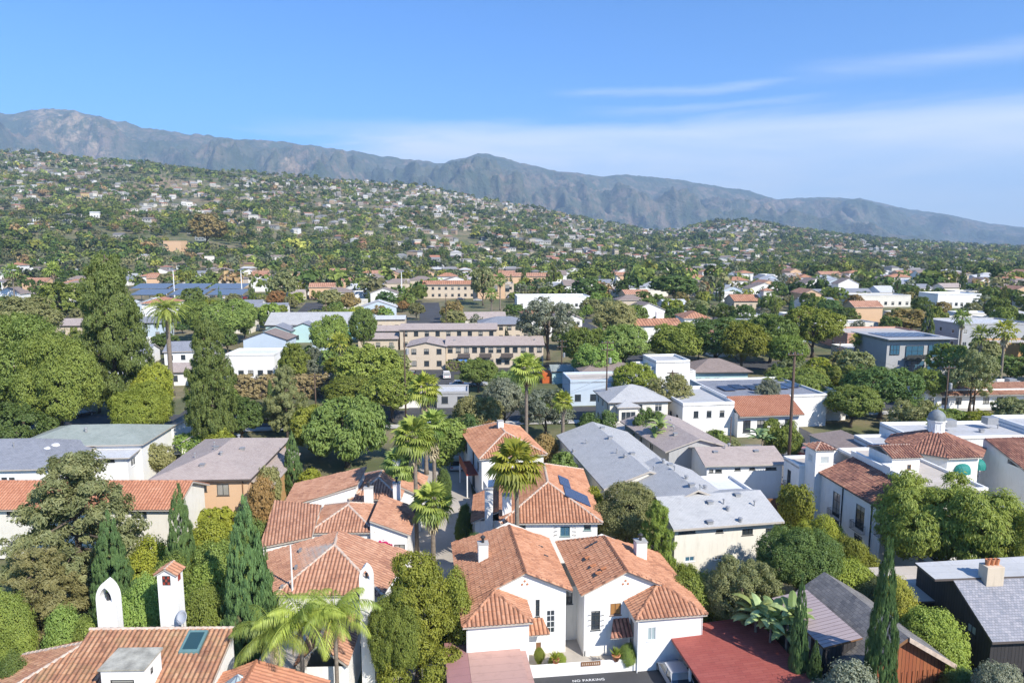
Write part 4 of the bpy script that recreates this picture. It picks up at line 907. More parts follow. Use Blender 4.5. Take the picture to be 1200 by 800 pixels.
# --- courtyard villas on the left of the lane
def shed_left(e, x0, x1, y0, y1, zl, zh, mat, seed, caps=True, wmat='white_stucco', z0=0):
    """a wing whose roof falls to the left, white wall under its front rake"""
    walls(e, rectp(x0 + .35, x1, y0 + .3, y1), z0, zl - .02, wmat, name='wing_wall', tops={0: [(x1 - x0 - .35, zh - .08), (0, zl + .0)]})
    roof(e, [[(x0, y1 + .2, zl), (x0, y0, zl), (x1, y0, zh), (x1, y1 + .2, zh)]], mat, seed=seed, name='wing_roof', caps=[((x1, y0, zh), (x1, y1, zh))] if caps else ())
def shed_right(e, x0, x1, y0, y1, zl, zh, mat, seed, z0=0, ops=None):
    walls(e, rectp(x0, x1 - .35, y0 + .3, y1), z0, zl - .02, 'white_stucco', name='wing_wall', tops={0: [(x1 - x0 - .35, zl), (0, zh - .08)]}, ops=ops)
    roof(e, [[(x1, y0, zl), (x1, y1 + .2, zl), (x0, y1 + .2, zh), (x0, y0, zh)]], mat, seed=seed, name='wing_roof')
def wing(F, planes, mat, seed, inset=.35, caps=(), planar=False):
    """roof planes given in world metres with plain walls dropped from their outer edges"""
    L3 = lambda p: (*F.loc(p[:2]), p[2] - F.oz)
    pl = [[L3(p) for p in q] for q in planes]
    if planar: pl = [q[:3] + [(p[0], p[1], plane_z(q, p[0], p[1])) for p in q[3:]] for q in pl]
    roof(F.e, pl, mat, seed=seed, name='wing_roof', caps=[(L3(a), L3(b)) for a, b in caps])
    edges = {}
    for q in pl:
        c = sum((Vector(p) for p in q), Vector()) / len(q)
        for k in range(len(q)): a, b = q[k], q[(k + 1) % len(q)]; edges.setdefault(tuple(sorted((a, b))), []).append((a, b, c))
    allc = sum((Vector(p) for q in pl for p in q), Vector()) / sum(len(q) for q in pl); mb = MB()
    for key, v in edges.items():
        if len(v) > 1: continue
        a, b, c = v[0]; A = Vector(a) + (allc - Vector(a)).normalized() * inset; B = Vector(b) + (allc - Vector(b)).normalized() * inset
        mb.poly([(A.x, A.y, 0), (B.x, B.y, 0), (B.x, B.y, b[2] - .1), (A.x, A.y, a[2] - .1)])
    mb.build('wing_wall', M['white_stucco'], F.e)
    return pl
# nearest (C)
F = Fr('courtyard_villa', -15.5, 54.6, 0, 0, 'villa with a broad hipped roof and white mast, nearest of three by the lane'); e = F.e
FL_, FR_, BL_, BR_, AP_, RB_ = (-20.15, 54.5, 4.8), (-11.0, 54.5, 4.75), (-23.7, 62.3, 4.9), (-9.7, 62.3, 5.0), (-16.15, 59.0, 7.2), (-16.5, 61.6, 7.25)
pl = wing(F, [[FL_, FR_, AP_], [BL_, FL_, AP_, RB_], [FR_, BR_, RB_, AP_]], 'tile_pink', 21, caps=[(FL_, AP_), (FR_, AP_), (AP_, RB_)])
mb = MB(); q = F.z(343, 697, 4.6); mb.tube([(q[0], q[1], 4.4), (q[0], q[1], 9.1)], [.09, .06], 8); mb.build('mast', M['white_paint'], e)
for (u, v) in ((330, 683), (352, 652), (347, 668)):
    x, y = F.z(u, v, 5.6); on_slope(x - .12, x + .12, y - .12, y + .12, pl[1], .35, 'vent', 'roof_vent', e, .3)
# middle (B)
F = Fr('courtyard_villa', -17.5, 67.2, 2, 0, 'villa with bougainvillea on its white wall, middle of three by the lane'); e = F.e
pl, caps = hip_planes(-3.1, 3.0, .2, 7, 5.1, .47, .4); walls(e, rectp(-3.1, 3.0, .2, 7), 0, 5.05, ops={0: [(.8, 2.8, 1.2, 1.3, {}), (3.8, 2.8, 1.2, 1.3, {})]}); roof(e, pl, 'tile_pink', seed=31, caps=caps)
wing(F, [[(-25.3, 65.0, 4.2), (-20.3, 65.9, 4.9), (-20.5, 70.5, 6.5), (-26.0, 71.8, 4.6)]], 'tile_pink', 32, planar=True)
shed_right(e, 2.9, 7.0, -.6, 6.6, 4.7, 6.3, 'tile_pink', 33, ops={0: [(2.4, 1.6, 1.1, 2.0, dict(frame='frame_dark'))]})
pf = crown_mesh('bougainvillea_vine', [(4.2, -.45, 3.2, .9, .3, .8), (4.9, -.45, 2.7, .6, .3, .7), (3.7, -.45, 2.6, .5, .3, .6)], 2200, .16, 'leaf_flower', 9, 200, .18); v_ = link_mesh('bougainvillea', pf); v_.parent = None
v_.location = (F.o[0], F.o[1], 0); v_.rotation_euler = (0, 0, F.rot); tag(v_, 'crimson bougainvillea climbing the white wall of the middle courtyard villa', 'climber')
# far (A)
F = Fr('courtyard_villa', -15.8, 75.8, 2, 0, 'villa with two white chimneys, farthest of the three by the lane'); e = F.e
pl, caps = hip_planes(-2.6, 2.6, 0, 8, 5.5, .50, .4); walls(e, rectp(-2.6, 2.6, 0, 8), 0, 5.45, ops={0: [(3.2, 3.6, 1.0, 1.2, dict(frame='frame_dark'))]}); roof(e, pl, 'tile_pink', seed=51, caps=caps)
wing(F, [[(-26.9, 81.5, 5.0), (-26.1, 74.2, 4.6), (-17.8, 75.4, 6.9), (-17.8, 80.9, 7.0)]], 'tile_pink', 52, planar=True)
shed_right(e, 2.4, 5.2, 2.2, 9, 4.6, 5.9, 'tile_pink', 53)
p = F.z(432.5, 594, 5.0); chimney_box(e, p[0], p[1], 0, 7.3, .95, .7)
p = F.z(465.5, 596, 4.2); chimney_box(e, p[0], p[1], 0, 7.3, .8, .7)
p = F.z(465, 560, 5.6); chimney_box(e, p[0], p[1], 0, 8.0, .9, .8, pipe=False)

# --- low white house under the queen palms with the tall pointed chimney
F = Fr('white_cottage', -15.0, 46.6, 2, 0, 'low white house with a small tile roof behind the queen palms, at the bottom edge'); e = F.e
walls(e, rectp(-3.6, 2.9, 0, 4.6), 0, 3.4); 
roof(e, [[(-3.9, -.3, 3.45), (-.2, -.3, 3.45), (-.2, 5, 3.75), (-3.9, 5, 3.75)]], 'roof_flattan', False, name='flat_roof')
roof(e, [[(2.9, -.3, 3.6), (2.9, 6.2, 3.6), (.6, 5.6, 4.9), (.6, .3, 4.9)], [(-.9, 6.2, 3.6), (-.9, -.3, 3.6), (.6, .3, 4.9), (.6, 5.6, 4.9)]], 'tile_pink', seed=61, caps=[((.6, .3, 4.9), (.6, 5.6, 4.9))])
def arched_chimney(label, x, y, z0, ztop, w, d, rz=0, hole=.5, name='chimney_tower'):
    """white stucco flue with a pointed arch top and an arched opening through it"""
    e = empty(name, (x, y, 0), rz); tag(e, label, 'chimney'); mb = MB()
    zs = ztop - w * 1.05; pr = []
    n = 10
    for i in range(n + 1):
        t = i / n; ang = t * math.acos(0.5 + 0.0)   # pointed arch from two arcs
        pr.append((w / 2 - (1 - math.cos(ang)) * w, zs + math.sin(ang) * w * 1.2))
    right = [(min(w / 2, p_[0]), p_[1]) for p_ in pr]; right[-1] = (0, right[-1][1]); left = [(-a, b) for a, b in right[:-1]][::-1]
    out = right + left                                              # from right springing over the top to left springing
    k = hole; zc = zs + .05; inn = [(a * k, zc + (b - zs) * k) for a, b in out]
    for yy, sgn in ((-d / 2, 1), (d / 2, -1)):
        def q_(a): return (a[0], yy, a[1])
        for i in range(len(out) - 1):
            f = [q_(out[i]), q_(out[i + 1]), q_(inn[i + 1]), q_(inn[i])]; mb.poly(f if sgn < 0 else f[::-1])
        hb = zc - w * .12
        f = [q_((-w / 2, z0)), q_((w / 2, z0)), q_((w / 2, hb)), q_((-w / 2, hb))]; mb.poly(f if sgn > 0 else f[::-1])
        for s in (1, -1):
            f = [q_((s * w / 2, hb)), q_((s * w / 2, zs)), q_((s * w * k / 2, zc)), q_((s * w * k / 2, hb))]; mb.poly(f)
    full_out = [(w / 2, z0)] + out + [(-w / 2, z0)]; full_in = [(w * k / 2, zc - w * .12)] + inn + [(-w * k / 2, zc - w * .12)]
    for i in range(len(full_out) - 1):
        a, b = full_out[i], full_out[i + 1]; mb.poly([(a[0], -d / 2, a[1]), (a[0], d / 2, a[1]), (b[0], d / 2, b[1]), (b[0], -d / 2, b[1])])
    for i in range(len(full_in)):
        a, b = full_in[i], full_in[(i + 1) % len(full_in)]; mb.poly([(a[0], -d / 2, a[1]), (b[0], -d / 2, b[1]), (b[0], d / 2, b[1]), (a[0], d / 2, a[1])])
    mb.build('shaft', M['white_stucco'], e)
    m2 = MB(); m2.tube([(0, 0, zc - w * .12), (0, 0, zc + w * .28)], w * .10, 10); m2.build('flue', M['iron'], e)
    return e
def zt(u, v, Y): return PY(u, v, Y)
x, zz_ = PY(429, 662, 48.2); arched_chimney('tall slender white chimney with a pointed arched opening beside the dense tree', x, 48.2, 0, zz_ + .1, .98, .6, .0, .6)

# --- house at the bottom left
F = Fr('tile_roofed_house', -25, 45.4, 1, 0, 'house with a weathered barrel tile roof and blue skylight at the bottom left corner'); e = F.e
zr, ze = 7.0, 4.6; pt = .34
roof(e, [[(-5.0, -7.4, ze), (5.3, -7.4, ze), (5.3, 0, zr + .1), (-5.0, 0, zr + .1)], [(-10.6, -7.0, ze - .25), (-5.0, -7.0, ze - .25), (-5.0, -.6, 6.45)], [(-10.9, 1.4, ze - .3), (-10.6, -7.0, ze - .3), (-5.0, -.6, 6.42)], [(-5.0, 2.5, 5.2), (-10.9, 1.4, ze - .3), (-5.0, -.6, 6.42)]],
     'tile_weathered', seed=71, caps=[((-5.0, 0, zr + .1), (5.3, 0, zr + .1)), ((-5, -.6, 6.45), (-10.6, -7, ze - .25)), ((-5, -.6, 6.45), (-10.9, 1.4, ze - .25))])
walls(e, rectp(-4.8, 5.1, -6.9, -.1), 0, 4.55, tops={3: [(6.8, 4.6), (0, 6.9)], 1: [(6.8, 6.9), (0, 4.6)], 2: [(9.9, 6.9), (0, 6.9)]}); walls(e, rectp(-10.3, -4.8, -6.6, 1.2), 0, 4.2, skip=(1,), name='wing_wall')
p = F.z(228, 766, 5.9); fp = [(-5.0, -7.4, ze), (5.3, -7.4, ze), (5.3, 0, zr + .1)]
sk_ = on_slope(p[0] - .68, p[0] + .68, p[1] - .85, p[1] + .85, fp, .22, 'frame_teal', 'skylight', e, .2); on_slope(p[0] - .5, p[0] + .5, p[1] - .66, p[1] + .66, fp, .24, 'glass_sky', 'pane', sk_, .03)
# white roof box with an opening
bx0, bx1 = -1.15, 1.55; y0, y1 = -5.4, -3.2; mb = MB()
walls(e, rectp(bx0, bx1, y0, y1), 4.5, 7.5, name='roof_box_wall', ops={0: [(.55, 6.3, 1.5, .55, dict(frame='frame_dark', glass='glass', nx=1, sill=False))], 1: [(.8, 6.6, .35, .45, dict(frame='frame_dark', nx=1, sill=False))]})
mb.prism(rectp(bx0 - .12, bx1 + .12, y0 - .12, y1 + .12), 7.5, 7.62); plain('lichen_slab', (0.42, 0.40, 0.33), .9, var=.5, scale=1.2); mb.build('roof_box_slab', M['lichen_slab'], e)
x, zz_ = PY(125.5, 680, 47.2); arched_chimney('short white chimney with a pointed arch top, at the left end of the weathered roof', x, 47.2, 3, zz_ + .1, 1.4, .8, 0, .66)
x, zz_ = PY(198, 657, 47.2); c = empty('chimney_tower', (x, 47.2, 0)); tag(c, 'square white chimney with a little tile roof and ornate red grille', 'chimney')
walls(c, rectp(-.66, .66, -.55, .55), 3, zz_ - .75, name='shaft', wins=False)
pl, caps = gable_planes(-.66, .66, -.55, .55, zz_ - .72, .6, .14, .14, 'y'); roof(c, pl, 'tile_orange', seed=5, thick=.08, name='cap_roof', caps=caps, capr=.09)
mb = MB(); mb.poly([(-.66, -.55, zz_ - .76), (.66, -.55, zz_ - .76), (0, -.55, zz_ - .36)]); mb.poly([(.66, .55, zz_ - .76), (-.66, .55, zz_ - .76), (0, .55, zz_ - .36)]); mb.build('gable', M['white_stucco'], c)
mb = MB(); g0 = zz_ - 1.55
for i in range(3):
    for j in range(3):
        if (i + j) % 2 == 0: mb.box(-.25 + i * .17, -.1 + i * .17, -.58, -.553, g0 + j * .22, g0 + .19 + j * .22)
for j in range(3): mb.box(.665, .69, -.2 + j * .13, -.1 + j * .13, g0 + .1, g0 + .6)
mb.build('grille', M['tile_ornate'], c)
mb = MB(); mb.box(-.30, .30, -.552, -.5505, g0 - .05, g0 + .68); mb.build('grille_recess', M['iron'], c)
# satellite dish
xx, zz2 = PY(214, 722, 46.4); d = empty('satellite_dish', (xx, 46.3, zz2)); tag(d, 'pale round satellite dish beside the square white chimney', 'satellite dish')
mb = MB(); R_ = Matrix.Rotation(math.radians(62), 4, 'X') @ Matrix.Rotation(math.radians(-20), 4, 'Y')
for i in range(5):
    pass
mb.lathe([(0, -.12), (.2, -.10), (.38, -.03), (.5, .06), (.5, .075), (.36, -.01), (.2, -.08), (0, -.10)], 20); mb.v = [tuple(R_ @ Vector(v)) for v in mb.v]; mb.build('dish', M['car_silver'], d, True)
mb = MB(); mb.tube([(0, .1, -.05), (-.1, .3, -.6), (-.1, .35, -1.0)], .035, 6); mb.tube([R_ @ Vector((0, -.4, 0)), R_ @ Vector((0, -.1, .55))], .018, 5); mb.build('bracket', M['steel'], d)
# orange tile roof corner and glass lantern at the bottom edge
F = Fr('tile_roofed_house', -17.6, 43.4, 3, 0, 'orange tile roof corner with a glass lantern at the bottom edge below the queen palms'); e = F.e
pl, caps = gable_planes(-4.6, 4.6, -9, 0, 4.2, .35, .3, .2, 'y'); roof(e, pl, 'tile_bright', seed=81, caps=caps, cap_mat='tile_bright'); walls(e, rectp(-4.4, 4.4, -8.8, -.2), 0, 4.1, tops={2: [(8.8, 4.2), (4.4, 5.7), (0, 4.2)]})
q = F.z(279, 795, 5.7); g_ = empty('roof_lantern', (*F.wld(q[0], q[1]), 5.0)); tag(g_, 'faceted glass and metal roof lantern on the orange tile roof', 'skylight')
mb = MB(); mb.lathe([(.95, 0), (.95, .35), (.0, 1.0)], 8); mb.build('glazing', M['glass_pale'], g_)
mb = MB()
for i in range(8): t = i * math.pi / 4; mb.tube([(.97 * math.cos(t), .97 * math.sin(t), .35), (0, 0, 1.02)], .035, 5); mb.tube([(.97 * math.cos(t), .97 * math.sin(t), 0), (.97 * math.cos(t), .97 * math.sin(t), .35)], .035, 5)
mb.build('glazing_bars', M['steel'], g_)

# --- grey roofed apartments
F = Fr('apartment_block', 16.1, 65.0, 10, 0, 'long cream apartment block with stepped pale grey gable roofs and many roof vents', 'apartment block'); e = F.e
walls(e, rectp(0.5, 11.5, .7, 9), 0, 6.1, 'cream_stucco', ops={0: [oy(F, 795, 621, 815, 625.5, .7, .5, nx=4, frame='frame_dark'), oy(F, 839, 620, 847.5, 624, .7, .5, nx=2, frame='frame_dark'), oy(F, 869.5, 619, 882.5, 627, .7, .5, nx=3, frame='frame_dark'), oy(F, 897, 618, 910, 625.5, .7, .5, nx=3, frame='frame_dark'),
      oy(F, 802.5, 651, 814, 658, .7, .5, nx=2, frame='frame_white', glass='glass_blue'), oy(F, 837, 650, 846, 656, .7, .5, nx=2)]}, tops={1: [(8.3, 6.2), (4.1, 7.6), (0, 6.2)], 3: [(8.3, 6.2), (4.1, 7.6), (0, 6.2)]})
roof(e, [[(0, -.1, 6.15), (12.1, -.1, 6.15), (12.1, 4.8, 7.75), (0, 4.8, 7.75)], [(12.1, 9.7, 6.15), (0, 9.7, 6.15), (0, 4.8, 7.75), (12.1, 4.8, 7.75)]], 'roof_grey', False, thick=.22)
walls(e, rectp(.5, 9, 9, 16), 0, 6.3, 'cream_stucco', skip=(0,), name='middle_wall', tops={2: [(8.5, 6.3), (4.25, 8.0), (0, 6.3)]})
roof(e, [[(-.1, 16.4, 6.35), (-.1, 4.5, 6.35), (4.7, 4.5, 8.3), (4.7, 16.4, 8.3)], [(9.5, 4.5, 6.35), (9.5, 16.4, 6.35), (4.7, 16.4, 8.3), (4.7, 4.5, 8.3)]], 'roof_grey', False, thick=.22, name='middle_roof')
walls(e, rectp(-2.8, 7.4, 12.6, 35.4), 0, 6.0, 'cream_stucco', name='rear_wall', tops={0: [(10.2, 6.1), (5.1, 7.8), (0, 6.1)]})
roof(e, [[(-3.3, 35.8, 6.1), (-3.3, 12.3, 6.1), (2.3, 12.3, 7.95), (2.3, 35.8, 7.95)], [(7.9, 12.3, 6.1), (7.9, 35.8, 6.1), (2.3, 35.8, 7.95), (2.3, 12.3, 7.95)]], 'roof_grey', False, thick=.22, name='rear_roof')
vs_ = [F.z(u, v, 7.2) for u, v in ((706, 507), (687, 517), (672, 521), (715, 519), (723, 534), (732, 540), (741, 538), (766, 556), (777, 552), (785, 554), (790, 561), (804, 571), (810, 580), (820, 583), (826, 577), (832, 590), (848, 590), (853, 594), (864, 584), (884, 590), (868, 601), (832, 603))]
def roof_h(x, y):
    if y < 9: a = 7.75 - abs(y - 4.8) * .3265
    else: a = 0
    if 4.5 < y < 16.4 and -.1 < x < 9.5: a = max(a, 8.3 - abs(x - 4.7) * .406)
    if y > 12.3 and -3.3 < x < 7.9: a = max(a, 7.95 - abs(x - 2.3) * .33)
    return a
roof_vents(e, [(x, y, roof_h(x, y)) for x, y in vs_ if roof_h(x, y) > 5])
walls(e, rectp(9.0, 15.0, 9.7, 17), 0, 4.9, 'white_stucco', name='annex_wall'); flat_roof(e, 9.0, 15.0, 9.7, 17, 4.9, 'roof_flatwhite', .35)

# --- tan roofed duplexes behind
F = Fr('duplex', 25.4, 86.8, 4, None, 'white duplex with a tan gable roof, in front of its twin'); e = F.e
pl, caps = gable_planes(0.3, 11, .6, 8, 5.5, .30, .6, .3, 'x'); roof(e, pl, 'roof_tan', False)
walls(e, rectp(.5, 10.8, .6, 8), -.5, 5.45, 'clean_white', ops={0: [oy(F, 831, 549.5, 836, 553.5, .6, .5, nx=1, frame='frame_dark'), oy(F, 838, 549.5, 846, 553.5, .6, .5, nx=2, frame='frame_dark'), oy(F, 861, 548, 868, 551, .6, .5, nx=2, frame='frame_dark'), oy(F, 878, 547.5, 885, 550.5, .6, .5, nx=2, frame='frame_dark'), oy(F, 897, 547, 910, 550.5, .6, .5, nx=3, frame='frame_dark')]}, tops={1: [(7.4, 5.5), (3.7, 6.55), (0, 5.5)], 3: [(7.4, 5.5), (3.7, 6.55), (0, 5.5)]})
roof_vents(e, [(x, 3 + (i % 3) * .8, 6.1 + (i % 3) * .2) for i, x in enumerate((2.5, 4.1, 5.0, 8.2))])
F = Fr('duplex', 21.6, 92.5, 12, None, 'white duplex with a tan gable roof running away from its twin'); e = F.e
pl, caps = gable_planes(0.3, 9.5, 0, 17, 5.6, .30, .6, .3, 'y'); roof(e, pl, 'roof_tan', False); walls(e, rectp(.5, 9.3, 0.2, 17), -.5, 5.55, 'grey_stucco', tops={0: [(8.8, 5.6), (4.4, 6.9), (0, 5.6)]}, ops={3: [(3, 1, 1.2, 1.2, {}), (6, 3.6, 1.2, 1.2, {}), (10, 3.6, 1.2, 1.2, {})]})
roof_vents(e, [(3.2 + i * .6, 4 + i * 1.7, 6.5) for i in range(5)])
# ------------------------------------------------------------------ left neighbours
F = Fr('long_house', -58, 71, 0, .2, 'long cream two storey house with a bright orange tile roof behind the cedar', 'house'); e = F.e
pl, caps = gable_planes(0, 21.6, 0, 7, 6.0, .45, .5, .3, 'x'); roof(e, pl, 'tile_bright', seed=12, caps=caps, cap_mat='tile_bright')
walls(e, rectp(.2, 21.4, 0, 7), 0, 5.95, 'cream_stucco', ops={0: [oy(F, 8, 599, 24, 604, 0, .2, nx=4, frame='frame_dark'), oy(F, 9, 634, 24, 639.5, 0, .2, nx=3, frame='frame_dark'), oy(F, 153, 597.5, 172, 608.5, 0, .2, nx=3, frame='frame_white'), oy(F, 60, 600, 74, 608, 0, .2, nx=2), oy(F, 100, 600, 112, 608, 0, .2, nx=2)]}, tops={1: [(7, 6), (3.5, 7.4), (0, 6)], 3: [(7, 6), (3.5, 7.4), (0, 6)]})
F = Fr('tan_roofed_house', -43.6, 80, 3, .2, 'peach two storey house with a wide tan hipped roof behind the cypresses', 'house'); e = F.e
pl, caps = hip_planes(0, 11.2, 0, 17, 6.1, .30, .6); roof(e, pl, 'roof_tan', False, seed=3, thick=.22, fascia='fascia_dark')
walls(e, rectp(0, 11.2, 0, 17), 0, 6.05, 'peach_stucco', ops={0: [oy(F, 232, 567, 242, 576, 0, 0, nx=2, frame='frame_dark'), oy(F, 254.5, 567, 268, 580.5, 0, 0, nx=2, frame='frame_dark'), oy(F, 232, 595.5, 243, 606, 0, 0, nx=2, glass='glass_pale'), oy(F, 254.5, 595, 268, 608.5, 0, 0, nx=2, glass='glass_pale', frame='frame_white')], 1: [(3, 3.6, 1.2, 1.3, {}), (7, 3.6, 1.2, 1.3, {}), (5, .8, 1.2, 1.3, {}), (11, 3.6, 1.2, 1.3, {})]})
walls(e, rectp(11.2, 13.2, 1.5, 15), 0, 4.2, 'ochre_stucco', skip=(3,), name='side_wall'); roof(e, [[(13.7, 1.0, 4.2), (13.7, 15.4, 4.2), (11.2, 15.4, 5.2), (11.2, 1.0, 5.2)]], 'roof_tan', False, name='porch_roof')
mb = MB(); mb.tube([(10.6, -.08, 0), (10.6, -.08, 6)], .06, 6); mb.build('downpipe', M['frame_brown'], e)
roof_vents(e, [(x, y, plane_z(pl[0], x, min(y, 11 - x, x)) if 0 else 6.1 + .3 * min(y, x, 11.2 - x)) for x, y in ((5, 2.2), (3, 5), (6.5, 4.5), (8, 8), (4, 9), (6.2, 12), (5, 7))])
F = Fr('grey_roofed_house', -75, 83.5, 4, .2, 'large two storey white house with slate grey and green roofs at the left edge', 'house'); e = F.e
pl, caps = hip_planes(0, 16.2, 0, 12, 6.0, .36, .5); roof(e, pl, 'roof_slate', False); walls(e, rectp(0, 16.2, 0, 12), 0, 5.95, 'clean_white', ops={0: [oy(F, 2, 559, 8, 566, 0, 0, nx=2, frame='frame_dark'), oy(F, 11, 559, 17, 566, 0, 0, nx=2, frame='frame_dark'), (2, 3.6, 1.4, 1.2, {})]})
pl, caps = hip_planes(6, 23, 9, 19, 6.4, .30, .5); roof(e, pl, 'roof_green', False, name='green_roof'); walls(e, rectp(6, 23, 9, 19), 0, 6.3, 'clean_white', name='rear_wall')
walls(e, rectp(17.3, 22.3, 6.2, 14), 0, 5.2, 'clean_white', name='wing_wall', ops={0: [oy(F, 121, 537, 134, 541.5, 6.2, 17.3, nx=3, frame='frame_dark')], 1: [(1, 3.4, 1.4, 1.2, {}), (4, 3.4, 1.4, 1.2, {})]})
roof(e, [[(16.8, 5.6, 5.25), (22.9, 5.6, 5.25), (22.9, 14, 5.9), (16.8, 14, 5.9)]], 'roof_pale', False, name='wing_roof')
for u, v in ((64, 517), (53, 521)): x, y = F.z(u, v, 7.6); mb = MB(); mb.lathe([(.0, .25), (.45, .25), (.6, 0), (.5, 0), (0, .15)], 14, (x, y, 7.0)); mb.build('roof_fan', M['white_paint'], e)
roof_vents(e, [(4, 3, 7.2), (9, 4, 7.6), (14, 12, 7.5)])
F = Fr('grey_gabled_house', -51.2, 104, 12, None, 'small white house with slate grey gables and a brick chimney', 'house'); e = F.e
pl, caps = gable_planes(0, 4.6, 0, 8, 3.5, .5, .4, .3, 'y'); roof(e, pl, 'roof_slate', False)
walls(e, rectp(0.1, 4.5, 0.1, 8), -.5, 3.45, 'clean_white', ops={0: [oy(F, 203.6, 521.6, 212.6, 532, .1, .1, nx=2, frame='frame_dark')]}, tops={0: [(4.4, 3.5), (2.2, 4.6), (0, 3.5)]})
pl, caps = gable_planes(-4.4, 2.2, 4.5, 13, 3.9, .5, .4, .3, 'y'); roof(e, pl, 'roof_slate', False, name='rear_roof'); walls(e, rectp(-4.3, 2.1, 4.6, 13), -.5, 3.85, 'clean_white', name='rear_wall', tops={0: [(6.4, 3.9), (3.2, 5.5), (0, 3.9)]})
chimney_box(e, 5.2, 7.5, 0, 7.0, .9, .7, 'brick_red', pipe=False)

# ------------------------------------------------------------------ right: white Spanish house with the octagonal tower
F = Fr('spanish_mansion', 39.2, 69.2, 6, .2, 'large white Spanish house with a square tower, octagonal tiled rotunda and teal awnings', 'house'); e = F.e
W3 = lambda L: [(L, z_, 1.1, 2.3, dict(frame='frame_dark', nx=2, ny=4, sill=False)) for z_ in ()]
Lw = 15.5
# long facade is edge 3 (x = 0, from back to front)
fo = []
for (u, v0, v1, w_, lab) in ((979, 577, 605, 1.5, 1), (1006.5, 592, 620, 1.6, 1), (1034.5, 608, 628, 1.2, 0), (978, 617, 632, 1.3, 0), (1004, 634, 650, 1.5, 0)):
    a = F.x(u, v1, 0); b = F.x(u, v0, 0); fo.append((Lw - a[0] - w_ / 2, max(a[1], .3), w_, b[1] - a[1] + .1, dict(frame='frame_dark', nx=2, ny=3, sill=False)))
walls(e, rectp(0, 12, 0, Lw), -.3, 6.6, ops={3: fo, 0: [(.8, 4.0, .9, 1.2, dict(frame='frame_dark')), (3.5, 3.8, 1.2, 1.4, dict(frame='frame_dark'))]}, tops={0: [(12, 6.6), (4.5, 8.3), (0, 6.6)], 2: [(12, 6.6), (7.5, 8.3), (0, 6.6)]})
for (s, z_, w_, h_, k) in fo[:2]: iron_balcony(e, (0, Lw - s + .25, z_ - .15), (0, -1, 0), (-1, 0, 0), w_ + .5)
iron_balcony(e, (0, Lw - fo[2][0] + .2, fo[2][1] - .1), (0, -1, 0), (-1, 0, 0), 1.6)
roof(e, [[(-.35, 11.8, 6.5), (-.35, -.35, 6.5), (4.0, -.35, 8.25), (4.0, 11.8, 8.25)]], 'tile_dark', seed=7, fascia='fascia_dark')
for yy in (1.6, 7.0): mb = MB(); mb.tube([(-.07, yy, 0), (-.07, yy, 6.4)], .07, 6); mb.build('downpipe', M['iron'], e)
mb = MB(); mb.box(4.02, 4.4, -.3, 12.2, 7.6, 9.0); mb.build('parapet', M['white_stucco'], e)
flat_roof(e, 4.42, 12, -.02, 15.5, 8.0, 'roof_flattan', .3)
# square tower
walls(e, rectp(-.9, 1.4, 11.6, 14.0), -.3, 9.3, name='tower_wall', ops={0: [(.6, 7.6, 1.1, .9, dict(frame='frame_white', glass='glass_pale', nx=1, ny=6))], 3: [(.7, 7.6, 1.0, .9, dict(frame='frame_white', glass='glass_pale', nx=1, ny=6))]})
pl, caps = hip_planes(-.9, 1.4, 11.6, 14.0, 9.45, .45, .22); roof(e, pl, 'tile_dark', seed=8, caps=caps, name='tower_roof', capr=.1, thick=.1)
walls(e, rectp(-1.6, 0, 13.9, 17.8), -.3, 6.4, name='rear_wing_wall', ops={3: [(1.0, 2.9, .9, 2.4, dict(frame='frame_dark', nx=2, ny=4, sill=False)), (1.2, .3, .9, 1.6, dict(frame='frame_dark'))]}); flat_roof(e, -1.6, 8, 13.95, 18, 6.4, 'roof_flattan', .3)
iron_balcony(e, (-1.6, 17.0, 2.8), (0, -1, 0), (-1, 0, 0), 1.6)
# stair block with its small tiled roof and dormer arch
q0 = F.z(1044, 552, 8.4)
walls(e, rectp(5.2, 8.6, 6.2, 10.5), 8.0, 9.9, name='stair_wall', ops={0: [(1.9, 8.4, .5, .6, dict(frame='frame_brown', nx=1))]}); pl, caps = gable_planes(5.2, 8.6, 6.2, 10.5, 9.95, .35, .25, .2, 'x'); roof(e, pl, 'tile_dark', seed=9, name='stair_roof', caps=caps, capr=.1, thick=.1)
walls(e, rectp(3.9, 5.1, 4.6, 6.0), 8.0, 9.2, name='dormer_wall', ops={0: [(.25, 8.2, .7, .8, dict(frame='frame_white', glass='glass_pale', nx=2))]}, tops={0: [(1.2, 9.2), (.9, 9.45), (.6, 9.55), (.3, 9.45), (0, 9.2)]})
mb = MB(); mb.prism(rectp(3.85, 5.15, 4.6, 6.1), 9.2, 9.3); mb.build('dormer_roof', M['white_stucco'], e)
# rotunda
cx, cy_ = F.loc((55.0, 86.2)); R_ = 5.3; oct_ = [(cx + R_ * math.cos(math.radians(22.5 + 45 * i)), cy_ + R_ * math.sin(math.radians(22.5 + 45 * i))) for i in range(8)]
ops = {i: [] for i in range(8)}
walls(e, oct_, -.3, 8.4, name='rotunda_wall', ops={5: [(1.2, 5.2, 1.4, 1.7, dict(frame='frame_dark', nx=2))], 6: [(1.2, 5.2, 1.4, 1.7, dict(frame='frame_dark', nx=2))], 4: [(1.4, 6.2, .7, .9, dict(frame='frame_dark'))]})
Ro = R_ + .5; oo = [(cx + Ro * math.cos(math.radians(22.5 + 45 * i)), cy_ + Ro * math.sin(math.radians(22.5 + 45 * i)), 8.3) for i in range(8)]; ap = (cx, cy_, 10.5)
roof(e, [[oo[i], oo[(i + 1) % 8], ap] for i in range(8)], 'tile_dark', seed=90, caps=[(oo[i], ap) for i in range(8)], name='rotunda_roof', capr=.12, cap_mat='tile_dark')
